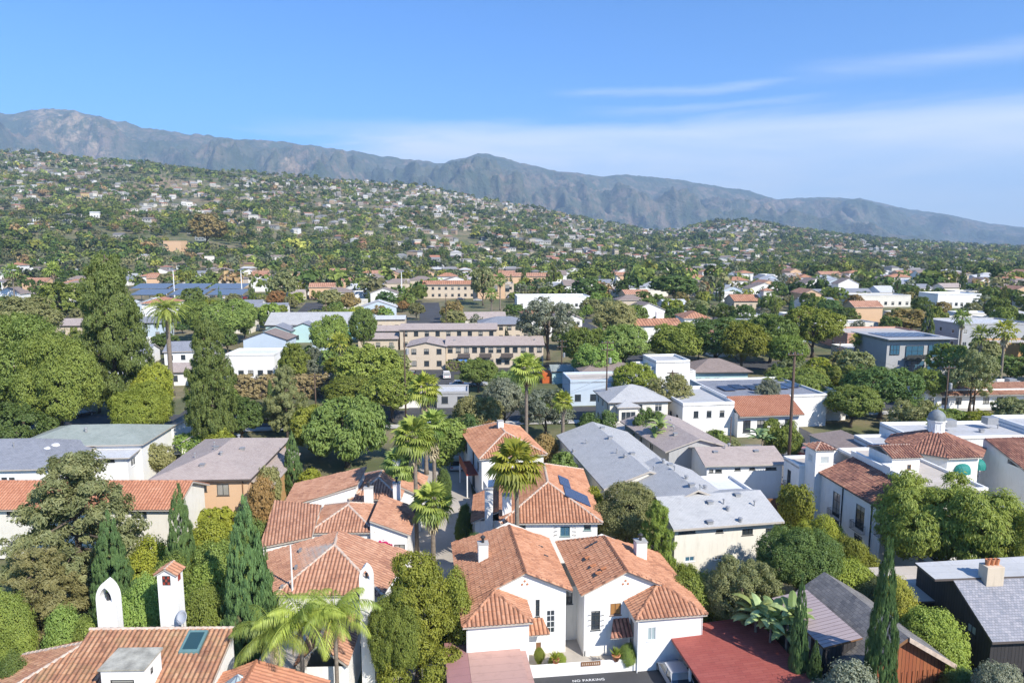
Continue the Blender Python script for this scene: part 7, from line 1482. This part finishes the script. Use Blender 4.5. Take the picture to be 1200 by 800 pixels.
# ------------------------------------------------------------------ the far hillside: woodland and houses as masses
def in_town(x, y, pad=0.0):
    return False
rs = np.random.RandomState(5)
def off_block(X, Y, pad):
    keep = np.ones(len(X), bool)
    for a, b, c in BLOCK + [(p[0], p[1], p[2] * .4) for p in placed]:
        if b > 300: keep &= (X - a) ** 2 + (Y - b) ** 2 > (c + pad) ** 2
    return keep
def fan_points(n, y0, y1, tmax, rs):
    Yp = np.sqrt(rs.uniform(y0 ** 2, y1 ** 2, n)); t = rs.uniform(-tmax, tmax, n); return t * Yp, Yp
def far_houses(n, y0, y1, seed):
    rs = np.random.RandomState(seed); X, Y = fan_points(n, y0, y1, 0.95, rs)
    dens = fbm(X / 240, Y / 300, 77, 3); uu = 600 + 800 * X / Y; keep = ((dens > 0.36) | (Y < 1000) | (X > .1 * Y)) & ~((uu < 480) & (Y < 900) & (rs.uniform(0, 1, len(X)) > .35))
    keep &= off_block(X, Y, 6)
    X, Y = X[keep], Y[keep]; n = len(X); Z = hill(X, Y)
    W = rs.uniform(6, 12.5, n); D = rs.uniform(6, 10, n); Hh = rs.choice([3.2, 3.6, 6.0], n, p=[.45, .3, .25]); ang = math.radians(8) + rs.choice([0, math.pi / 2], n) * 0 + rs.normal(0, .35, n)
    kind = rs.choice(3, n, p=[.45, .35, .2])   # gable, hip, flat
    ca, sa = np.cos(ang), np.sin(ang)
    def tr(lx, ly, lz): return np.stack([X + lx * ca - ly * sa, Y + lx * sa + ly * ca, Z + lz], -1)
    w, d = W / 2, D / 2; rh = Hh + D * .5 * np.where(kind == 2, 0.02, rs.uniform(.25, .42, n)); z0 = -3.0
    ov = 0.5
    hipx = np.where(kind == 1, w - d * .9, w + ov); hipx = np.maximum(hipx, 0.3)
    P = [tr(-w, -d, z0), tr(w, -d, z0), tr(w, d, z0), tr(-w, d, z0), tr(-w, -d, Hh), tr(w, -d, Hh), tr(w, d, Hh), tr(-w, d, Hh),
         tr(-w - ov, -d - ov, Hh), tr(w + ov, -d - ov, Hh), tr(w + ov, d + ov, Hh), tr(-w - ov, d + ov, Hh), tr(-hipx, 0 * w, rh), tr(hipx, 0 * w, rh),
         tr(-w * .7, -d - .06, 0.9 + 0 * w), tr(w * .75, -d - .06, 0.9 + 0 * w), tr(w * .75, -d - .06, 2.2 + 0 * w), tr(-w * .7, -d - .06, 2.2 + 0 * w)]
    V = np.stack(P, 1)
    quadsf = [(0, 1, 5, 4), (1, 2, 6, 5), (3, 0, 4, 7), (8, 9, 13, 12), (10, 11, 12, 13), (9, 10, 13, 13), (11, 8, 12, 12)]
    wall = np.array([(.66, .63, .56), (.56, .50, .40), (.48, .41, .30), (.42, .31, .22), (.38, .40, .38), (.74, .73, .70), (.30, .26, .22), (.50, .38, .18)])
    roof = np.array([(.46, .20, .12), (.42, .22, .15), (.26, .23, .21), (.35, .34, .33), (.52, .50, .47), (.20, .19, .19), (.62, .61, .58), (.34, .27, .22)])
    wi = rs.choice(8, n, p=[.24, .16, .14, .09, .10, .14, .09, .04]); ri = rs.choice(8, n, p=[.16, .12, .14, .16, .13, .09, .11, .09])
    Vv = V.reshape(-1, 3); nf = len(quadsf) ; tri = 18
    faces = []; cols = []
    for k, q in enumerate(quadsf):
        c = (wall[wi] if k < 3 else roof[ri]) * .85
        base = np.arange(n)[:, None] * tri + np.array(q)[None, :]
        faces.append(base); cols.append(c * rs.uniform(.85, 1.1, n)[:, None])
    F = np.concatenate(faces); Cc = np.concatenate(cols)
    # window bands on the sunny front, broken up: three separate openings
    ex = []; 
    for a, b in ((-.75, -.45), (-.15, .15), (.4, .75)):
        k0 = len(Vv); q = np.stack([tr(w * a, -d - .08, 1.0 + 0 * w), tr(w * b, -d - .08, 1.0 + 0 * w), tr(w * b, -d - .08, 2.3 + 0 * w), tr(w * a, -d - .08, 2.3 + 0 * w)], 1).reshape(-1, 3)
        Vv = np.concatenate([Vv, q]); F = np.concatenate([F, k0 + np.arange(len(q)).reshape(-1, 4)]); Cc = np.concatenate([Cc, np.full((n, 3), .06)])
    me = bpy.data.meshes.new('houses'); 
    # degenerate quads (hips ends) become triangles through from_pydata-like build
    tri_rows = F[:, 2] == F[:, 3]; Fq = F[~tri_rows]; Ft = F[tri_rows][:, :3]; Cq = Cc[~tri_rows]; Ct = Cc[tri_rows]
    me.vertices.add(len(Vv)); me.vertices.foreach_set('co', Vv.astype(np.float32).ravel())
    me.loops.add(len(Fq) * 4 + len(Ft) * 3); me.loops.foreach_set('vertex_index', np.concatenate([Fq.ravel(), Ft.ravel()]).astype(np.int32))
    me.polygons.add(len(Fq) + len(Ft)); me.polygons.foreach_set('loop_start', np.concatenate([np.arange(len(Fq)) * 4, len(Fq) * 4 + np.arange(len(Ft)) * 3]).astype(np.int32))
    me.polygons.foreach_set('use_smooth', np.zeros(len(me.polygons), dtype=bool)); me.update(calc_edges=True)
    a = me.attributes.new('col', 'FLOAT_COLOR', 'FACE'); a.data.foreach_set('color', np.concatenate([np.concatenate([Cq, Ct]), np.ones((len(F), 1))], 1).astype(np.float32).ravel())
    return me, X, Y, np.maximum(W, D)
mat, n_, b_, o_ = newmat('house_mass'); at_ = n_.nodes.new('ShaderNodeAttribute'); at_.attribute_name = 'col'; n_.links.new(at_.outputs['Color'], b_.inputs['Base Color']); b_.inputs['Roughness'].default_value = .8
me, hx, hy, hw = far_houses(8000, 470, 2700, 21); me.materials.append(mat)
tag(link_mesh('far_houses', me), 'houses scattered over the wooded hillside, too far and too many to count', 'houses', kind='stuff')

def far_trees(n, y0, y1, seed, nl, name, label, hs=(6, 13), avoid=None):
    rs = np.random.RandomState(seed); X, Y = fan_points(n, y0, y1, 0.98, rs)
    if avoid is not None:
        ax, ay, aw = avoid; keep = np.ones(len(X), bool)
        # grid hash of house fronts so that most houses show
        cell = 24.0; from collections import defaultdict; hsh = defaultdict(list)
        for i in range(len(ax)): hsh[(int(ax[i] // cell), int(ay[i] // cell))].append(i)
        for i in range(len(X)):
            cx, cy_ = int(X[i] // cell), int(Y[i] // cell)
            for a in (-1, 0, 1):
                for b in (-1, 0, 1):
                    for j in hsh.get((cx + a, cy_ + b), ()):
                        lx = X[i] - ax[j]; ly = Y[i] - ay[j]
                        if abs(lx) < aw[j] * .5 + 2 and -20 < ly < 7: keep[i] = False
        X, Y = X[keep], Y[keep]
    bare = fbm(X / 170, Y / 120, 41, 3); k2 = (bare < 0.66) & off_block(X, Y, 2); X, Y = X[k2], Y[k2]
    n = len(X); Z = hill(X, Y); Hh = rs.uniform(hs[0], hs[1], n) * (0.45 + 1.1 * fbm(X / 90, Y / 90, 8, 2)); W = Hh * rs.uniform(.7, 1.25, n) * .5
    kind = rs.uniform(0, 1, n); tall = kind > .9; W = np.where(tall, W * .45, W); Hh = np.where(tall, Hh * 1.35, Hh)
    d = rs.normal(0, 1, (n, nl, 3)); d[..., 2] = np.abs(d[..., 2]) * .9 - .25; d /= np.linalg.norm(d, axis=2, keepdims=True)
    lob = rs.normal(0, 1, (n, 4, 3)); lob /= np.linalg.norm(lob, axis=2, keepdims=True); li = rs.randint(0, 4, (n, nl))
    off = np.take_along_axis(lob, li[..., None].repeat(3, 2), 1) * .42
    r = rs.uniform(.55, .72, (n, nl, 1))
    C = (d * r + off); 
    C[..., 0] *= W[:, None]; C[..., 1] *= W[:, None]; C[..., 2] = Hh[:, None] * (.52 + .46 * C[..., 2])
    C += np.stack([X, Y, Z], -1)[:, None, :]
    Nn = d + off; size = (W[:, None] * rs.uniform(.30, .5, (n, nl)) * math.sqrt(60 / nl)).ravel()
    rs2 = np.random.RandomState(seed + 1)
    V = quads(C.reshape(-1, 3), Nn.reshape(-1, 3) + np.array([0, 0, .3]), size, rs2, 1.3, .4)
    base = np.array([(.045, .068, .020), (.075, .092, .024), (.105, .125, .032), (.110, .105, .050), (.070, .078, .045), (.16, .16, .038), (.16, .11, .055), (.035, .052, .024)])
    ki = rs.choice(8, n, p=[.22, .22, .16, .12, .12, .06, .03, .07]); cc = base[ki] * 2.1 * rs.uniform(.7, 1.3, (n, 1)) * (0.45 + 1.1 * fbm(X / 75, Y / 75, 91, 3))[:, None]; cc = np.repeat(cc, nl, 0) * rs.uniform(.7, 1.3, (n * nl, 1))
    me = np_mesh(name, V, np.arange(len(V)).reshape(-1, 4), [M['tree_mass']], attrs={'col': ('FACE', 'FLOAT_COLOR', np.concatenate([cc, np.ones((len(cc), 1))], 1))})
    return tag(link_mesh(name, me), label, 'trees', kind='stuff')
mat, n_, b_, o_ = newmat('tree_mass'); at_ = n_.nodes.new('ShaderNodeAttribute'); at_.attribute_name = 'col'; n_.nodes.remove(b_)
df = n_.nodes.new('ShaderNodeBsdfDiffuse'); n_.links.new(at_.outputs['Color'], df.inputs['Color']); tl = n_.nodes.new('ShaderNodeBsdfTranslucent'); n_.links.new(at_.outputs['Color'], tl.inputs['Color']); mx = n_.nodes.new('ShaderNodeMixShader'); mx.inputs[0].default_value = .25
n_.links.new(df.outputs[0], mx.inputs[1]); n_.links.new(tl.outputs[0], mx.inputs[2]); n_.links.new(mx.outputs[0], o_.inputs[0]); M['tree_mass'] = mat
far_trees(20500, 330, 1350, 100, 60, 'hillside_trees', 'woodland between the houses on the nearer slopes', (5.5, 11), (hx, hy, hw))
far_trees(28000, 1350, 2800, 200, 26, 'ridge_trees', 'woodland covering the upper slopes and the ridge', (6, 12.5), (hx, hy, hw))
# ------------------------------------------------------------------ vehicles
def car(x, y, rz, paint, label, kind='car', z=None, group=None):
    e = empty('parked_car', (x, y, (gz(x, y) if z is None else z)), math.radians(rz)); tag(e, label, 'car', group)
    key = ('car', paint, kind)
    if key not in PROTO:
        L, Wd = 4.5, 1.8; suv = kind == 'suv'; h1, h2 = (0.95, 1.72) if suv else (.82, 1.42)
        prof = [(-2.25, .35), (2.25, .35), (2.27, .62), (2.15, h1 - .08), (1.2, h1), (-1.9 if not suv else -2.15, h1 + .03), (-2.25, h1 - .05), (-2.27, .6)]
        mb = MB(); n = len(prof); b = 0
        for s in (-1, 1): mb.v += [(p[0], s * Wd / 2 * (1 if p[1] < h1 - .1 else .96), p[1]) for p in prof]
        for i in range(n): j = (i + 1) % n; mb.f.append((i, n + i, n + j, j)); mb.m.append(0)
        mb.f.append(tuple(range(n))); mb.m.append(0); mb.f.append(tuple(range(2 * n - 1, n - 1, -1))); mb.m.append(0)
        body = mb.mesh('body', M['car_' + paint])
        c0, c1, c2, c3 = (-2.0, -1.75, .35, 1.15) if suv else (-1.75, -1.05, .3, 1.1)
        mg = MB(); P0 = [(c0, h1), (c3, h1), (c2, h2 - .06), (c1, h2 - .06)]; k = len(mg.v)
        for s, w_ in ((-1, .86), (1, .86)): mg.v += [(p[0], s * (w_ if i < 2 else .72), p[1]) for i, p in enumerate(P0)]
        for i in range(4): j = (i + 1) % 4; mg.f.append((i, 4 + i, 4 + j, j)); mg.m.append(0)
        mg.f += [(0, 1, 2, 3), (7, 6, 5, 4)]; mg.m += [0, 0]; glass = mg.mesh('windows', M['glass'])
        mr_ = MB(); mr_.box(c1 - .02, c2 + .02, -.73, .73, h2 - .062, h2); 
        for s in (-1, 1):
            for (xa, xb) in ((c2, c3), (c1, c0), (-.35, -.35)): mr_.tube([(xa, s * .735, h2 - .04), (xb, s * .875, h1)], .035, 4)
        rf = mr_.mesh('roof', M['car_' + paint])
        mw = MB(); mw.tube([(0, -.11, 0), (0, .11, 0)], .33, 14); wh = mw.mesh('tyre', M['tyre']); mr2 = MB(); mr2.tube([(0, -.12, 0), (0, .12, 0)], .19, 10); rim = mr2.mesh('rim', M['steel'])
        ml = MB(); ml.box(-.03, .03, -.17, .17, -.07, .07); hl = ml.mesh('headlight', M['car_white']); mt = MB(); mt.box(-.03, .03, -.15, .15, -.09, .09); tl_ = mt.mesh('tail_light', M['car_red'])
        PROTO[key] = (body, glass, rf, wh, rim, hl, tl_)
    body, glass, rf, wh, rim, hl, tl_ = PROTO[key]
    link_mesh('body', body, None, e); link_mesh('windows', glass, None, e); link_mesh('roof', rf, None, e)
    for sx in (-1.38, 1.38):
        for sy in (-.82, .82): w_ = link_mesh('wheel', wh, None, e); w_.location = (sx, sy, .33); link_mesh('rim', rim, None, w_)
    for sy in (-.62, .62):
        h_ = link_mesh('headlight', hl, None, e); h_.location = (2.25, sy, .66); t_ = link_mesh('tail_light', tl_, None, e); t_.location = (-2.26, sy, .74)
    return e
q = PZ(786, 786, .6); car(q[0] + .2, q[1] - .4, 98, 'silver', 'silver blue car parked in the shade beneath the red carport', z=.07)
for u, v, rz, c_, l_, k_ in ((483, 440, 95, 'black', 'black car at the left end of the apartment car park', 'car'), (523, 443, 100, 'white', 'white car in the apartment car park, beside the hedge', 'suv'), (550, 443, 96, 'black', 'dark car in the apartment car park, right of the white one', 'suv'), (538, 453, 8, 'white', 'small white car on the street above the grey carport', 'car'), (560, 452, 8, 'silver', 'silver car on the street, partly behind the olive tree', 'car'), (384, 434, 100, 'grey', 'grey car beside the blue bin by the hedge gap', 'car'),
        (936, 573, 12, 'white', 'white car parked alone behind the tan duplex', 'car'), (951, 545, 15, 'white', 'white car in the lot left of the square tower', 'car'), (941, 534, 100, 'red', 'red car in the shade of the lot behind the square tower', 'car'), (958, 533, 100, 'black', 'dark car beside the red one in the lot', 'suv'), (330, 440, 90, 'silver', 'silver car by the white building above the hedge', 'car'),
        (285, 498, 70, 'black', 'dark car behind the tan roof near the driveway', 'suv'), (96, 488, 60, 'black', 'dark car on the shaded street at the left', 'car'), (378, 505, 90, 'blue', 'blue car glimpsed under the wide pepper tree', 'car'), (600, 350, 5, 'white', 'white car on the road right of the school', 'car'), (540, 352, 5, 'black', 'dark car in front of the school', 'car'), (560, 353, 5, 'silver', 'silver car in front of the school', 'car'), (665, 452, 95, 'silver', 'silver car beside the green roofed shed', 'suv')):
    x, y = base_at(u, v); car(x, y, rz, c_, l_, k_)
rnd = random.Random(3)
x0, y0 = base_at(160, 356); x1, _ = base_at(292, 356)
for r_ in range(2):
    for i in range(17):
        x = lerp(x0, x1, (i + .5) / 17); c_ = rnd.choice(('white', 'silver', 'black', 'blue', 'grey', 'white', 'red')); car(x + rnd.uniform(-.3, .3), y0 - 1 + r_ * 24, 90, c_, ['first', 'second', 'third', 'fourth', 'fifth', 'sixth', 'seventh', 'eighth', 'ninth', 'tenth', 'eleventh', 'twelfth', 'thirteenth', 'fourteenth', 'fifteenth', 'sixteenth', 'seventeenth'][i] + ' car from the left, ' + c_ + ', in the ' + ['front', 'rear'][r_] + ' row at the solar carports', rnd.choice(('car', 'suv')), group='cars in the solar car park')
# ------------------------------------------------------------------ poles and wires
PT = []
def utility_pole(u, vt, vb, label, Y=None, arms=2, trans=1, r=.17, am=1.15, rz=8):
    if Y is None: x, Y = base_at(u, vb)
    else: x = PY(u, vb, Y)[0]
    g = gz(x, Y); H = PY(u, vt, Y)[1] - g; e = empty('utility_pole', (x, Y, g), math.radians(rz)); tag(e, label, 'utility pole')
    mb = MB(); mb.tube([(0, 0, 0), (0, 0, H * .5), (0, 0, H)], [r, r * .85, r * .65], 8); mb.build('pole', M['wood_pole'], e, True)
    for i in range(arms):
        z_ = H - .4 - i * 1.3; mb = MB(); mb.box(-am, am, -r - .1, -r * .6, z_ - .07, z_ + .07); mb.build('crossarm', M['wood_pole'], e)
        for k in range(4): mb = MB(); mb.lathe([(.02, 0), (.07, .05), (.05, .12), (.07, .17), (0, .22)], 8, (-am + .12 + k * (2 * am - .24) / 3, -r * .8, z_ + .07)); mb.build('insulator', M['steel'], e)
    for i in range(trans): mb = MB(); mb.lathe([(0, 0), (.3, .02), (.3, .95), (.2, 1.05), (0, 1.08)], 12, (.5 if i == 0 else -.5, -.15, H - 4.2)); mb.build('transformer', M['vent'], e)
    PT.append((x, Y, g + H, H)); return e
utility_pole(710, 399, 497, 'tall utility pole with crossarms and a transformer by the blue white house')
utility_pole(465, 388, 0, 'dark utility pole at the left of the apartment car park', Y=122, arms=0, trans=1)
utility_pole(955, 412, 0, 'thick bare brown pole behind the flat roofed studio', Y=96, arms=1, trans=0, r=.26)
utility_pole(982, 400, 441, 'utility pole with twin transformers left of the modern grey building', trans=2)
utility_pole(658, 398, 446, 'utility pole near the orange container'); utility_pole(1150, 428, 0, 'utility pole before the shop row', Y=118, arms=1, trans=1); utility_pole(879, 488, 0, 'thin dark pole behind the tan duplex ridge', Y=92, arms=0, trans=0, r=.09)
utility_pole(383, 350, 388, 'dark pole behind the long grey hall', arms=0, trans=0); utility_pole(537, 347, 384, 'pale thin pole behind the apartments', arms=0, trans=0, r=.12); utility_pole(523, 345, 398, 'thin palm like pole by the rear apartments', arms=0, trans=0, r=.14)
for u, vt, vb, l_ in ((205, 316, 352, 'white light mast in front of the solar carports, left'), (284, 316, 352, 'white light mast in front of the solar carports, right'), (471, 318, 352, 'white light mast left of the school'), (4, 330, 352, 'white light mast at the left edge')):
    x, y = base_at(u, vb); g = gz(x, y); H = PY(u, vt, y)[1] - g; e = empty('light_mast', (x, y, g)); tag(e, l_, 'lamp post'); mb = MB(); mb.tube([(0, 0, 0), (0, 0, H)], [.3, .16], 8); mb.build('pole', M['white_paint'], e); mb = MB(); mb.box(-1.4, 1.4, -.2, .2, H - .2, H + .3); mb.build('lamp_head', M['steel'], e)
def wire(a, b, label, sag=1.2, r=.018):
    mb = MB(); a, b = Vector(a), Vector(b); n = 14; pts = []
    for i in range(n + 1): t = i / n; p = a.lerp(b, t); p.z -= sag * 4 * t * (1 - t); pts.append(p)
    mb.tube(pts, r, 4); o = mb.build('overhead_wire', M['iron']); tag(o, label, 'wire')
A = PT[0]; Bp = PT[4]; Cc = PT[3]
wire((A[0] - .8, A[1], A[2] - .3), (Bp[0] - .8, Bp[1], Bp[2] - .3), 'upper wire from the tall transformer pole to the pole by the orange container')
wire((A[0] + .8, A[1], A[2] - 1.6), (Bp[0] + .8, Bp[1], Bp[2] - 1.6), 'lower wire from the tall transformer pole to the pole by the orange container')
wire((A[0], A[1], A[2] - .3), (Cc[0], Cc[1], Cc[2] - .3), 'long wire from the tall transformer pole to the twin transformer pole', 2.5)
wire((A[0], A[1], A[2] - 6.5), (PY(580, 480, 108)[0], 108, PY(580, 480, 108)[1]), 'low wire running left from the transformer pole across the olives', 1.0)
wire((Cc[0], Cc[1], Cc[2] - .5), (PT[5][0], PT[5][1], PT[5][2] - .5), 'wire from the twin transformer pole to the shop row pole', 2.0)
# bins and small yard things
x, y = base_at(380, 438); e = empty('pool_cover', (x, y - 5, gz(x, y - 5)), 0); tag(e, 'small blue covered pool by the hedge gap', 'pool'); mb = MB(); mb.box(-2.4, 2.4, -1.5, 1.5, 0, .5); mb.build('rim', M['white_paint'], e); mb = MB(); mb.box(-2.2, 2.2, -1.3, 1.3, .5, .54); mb.build('cover', M['blue_cloth'], e)
# gaps of missing tiles on the right villa's roof, with slipped tiles beside them
rv = [o for o in bpy.data.objects if o.type == 'EMPTY' and 'broken roof tiles' in o.get('label', '')][0]
class _F: pass
FF = Fr.__new__(Fr); FF.e = rv; FF.o = (rv.location.x, rv.location.y); FF.oz = 0; FF.rot = rv.rotation_euler.z; FF.c, FF.s_ = math.cos(FF.rot), math.sin(FF.rot)
slope = [(-3.85, 10.0, 7.5 - .47 * 3.85), (-3.85, -.3, 7.5 - .47 * 3.85), (0, -.3, 7.5)]
for i, (u, v, w_) in enumerate(((688, 643.5, .3), (693, 643, .3), (698, 642.5, .3), (684.5, 654, .45), (691, 664, .25), (697, 673, .5), (703, 671, .25))):
    x, y = FF.z(u, v, 6.6)
    if not (-3.7 < x < -.2): continue
    on_slope(x - .16, x + .16, y - w_ / 2, y + w_ / 2, slope, .175, 'frame_dark', 'missing_tile', rv, .02)
    if i > 2: mb = MB(); zc = plane_z(slope, x + .3, y) + .2; mb.tube([(x + .12, y + .1, zc - .1), (x + .5, y - .02, zc + .1)], [.13, .11], 6); mb.build('slipped_tile', M['terracotta'], rv)
for i, (u, v) in enumerate(((648, 640), (655, 655), (640, 650), (660, 668), (634, 640))):
    lv = [o for o in bpy.data.objects if o.type == 'EMPTY' and 'beside the mauve carport' in o.get('label', '')][0]; FF.e = lv; FF.o = (lv.location.x, lv.location.y); FF.rot = lv.rotation_euler.z; FF.c, FF.s_ = math.cos(FF.rot), math.sin(FF.rot)
    sl2 = [(3.95, -.3, 5.64), (3.95, 10.2, 5.64), (0, 9.5, 7.5)]; x, y = FF.z(u, v, 6.4)
    if .3 < x < 3.6 and i % 2 == 0: on_slope(x - .2, x + .2, y - .12, y + .12, sl2, .175, 'frame_dark', 'missing_tile', lv, .02)
# gutters and downpipes on the twin villas
for nm, pts in (('beside the mauve', ((-5.06, -3.0),)), ('broken roof', ((5.68, -2.5), (.22, -2.7)))):
    o = [q for q in bpy.data.objects if q.type == 'EMPTY' and nm in q.get('label', '')][0]
    for x, y in pts: mb = MB(); mb.tube([(x, y - .06, 0), (x, y - .06, 4.5)], .045, 6); mb.build('downpipe', M['frame_white'], o)
# bins in the entry court and clutter on the lane
for x, y, c_, l_ in ((5.0, 56.5, 'car_grey', 'grey wheeled bin in the gap between the twin villas'), (-5.6, 73.5, 'car_blue', 'blue wheeled bin on the lane by the solar villa'), (-5.4, 74.6, 'frame_brown', 'brown wheeled bin next to the blue one on the lane')):
    e = empty('wheeled_bin', (x, y, .08), .3); tag(e, l_, 'bin'); mb = MB(); mb.prism([(-.25, -.3), (.25, -.3), (.3, .3), (-.3, .3)], .05, .95); mb.build('body', M[c_], e, bevel=.02); mb = MB(); mb.box(-.32, .32, -.34, .34, .952, 1.02); mb.build('lid', M[c_], e, bevel=.02)
car(-8.6, 101, 96, 'silver', 'silver car parked on the shaded upper part of the lane'); car(-14.5, 121, 8, 'white', 'white car crossing the top of the lane on the side street')
for x, y, c_, l_ in ((-30, 124, 'black', 'black car on the side street near the hedge'), (20, 131, 'white', 'white car on the side street behind the olives'), (58, 137, 'red', 'red car on the side street beyond the studio'), (75, 139, 'silver', 'silver car on the side street right of the red one'), (-62, 150, 'white', 'white car on the left street behind the conifer'), (-20.5, 190, 'blue', 'blue car on the middle street behind the apartments'), (40, 160, 'grey', 'grey car on the right street by the ficus row'), (33, 205, 'white', 'white car far along the right street')):
    car(x, y, 6 if y < 145 else 98, c_, l_)
for x, y, H, l_ in ((-36, 122.5, 10, 'plain utility pole along the side street left of the wide pepper tree'), (30, 125.5, 10, 'plain utility pole behind the pale hipped house'), (68, 130, 10, 'plain utility pole right of the studio on the side street'), (92, 133, 10, 'plain utility pole farthest right on the side street')):
    u_, v_ = 600 + FPX * x / (y + 4), 0; g = gz(x, y); e = empty('utility_pole', (x, y, g), .1); tag(e, l_, 'utility pole')
    mb = MB(); mb.tube([(0, 0, 0), (0, 0, H)], [.16, .11], 8); mb.build('pole', M['wood_pole'], e, True); mb = MB(); mb.box(-1.1, 1.1, -.2, -.1, H - .6, H - .46); mb.build('crossarm', M['wood_pole'], e); PT.append((x, y, g + H, H))
P4 = PT[-4:]
for a, b in zip(P4, P4[1:]):
    for dz in (.4, 1.6): wire((a[0], a[1] - .15, a[2] - dz), (b[0], b[1] - .15, b[2] - dz), ('upper' if dz < 1 else 'lower') + ' wire along the side street, span ' + {P4[0]: 'left of the lane', P4[1]: 'behind the studio', P4[2]: 'at the right'}[a], 1.0)
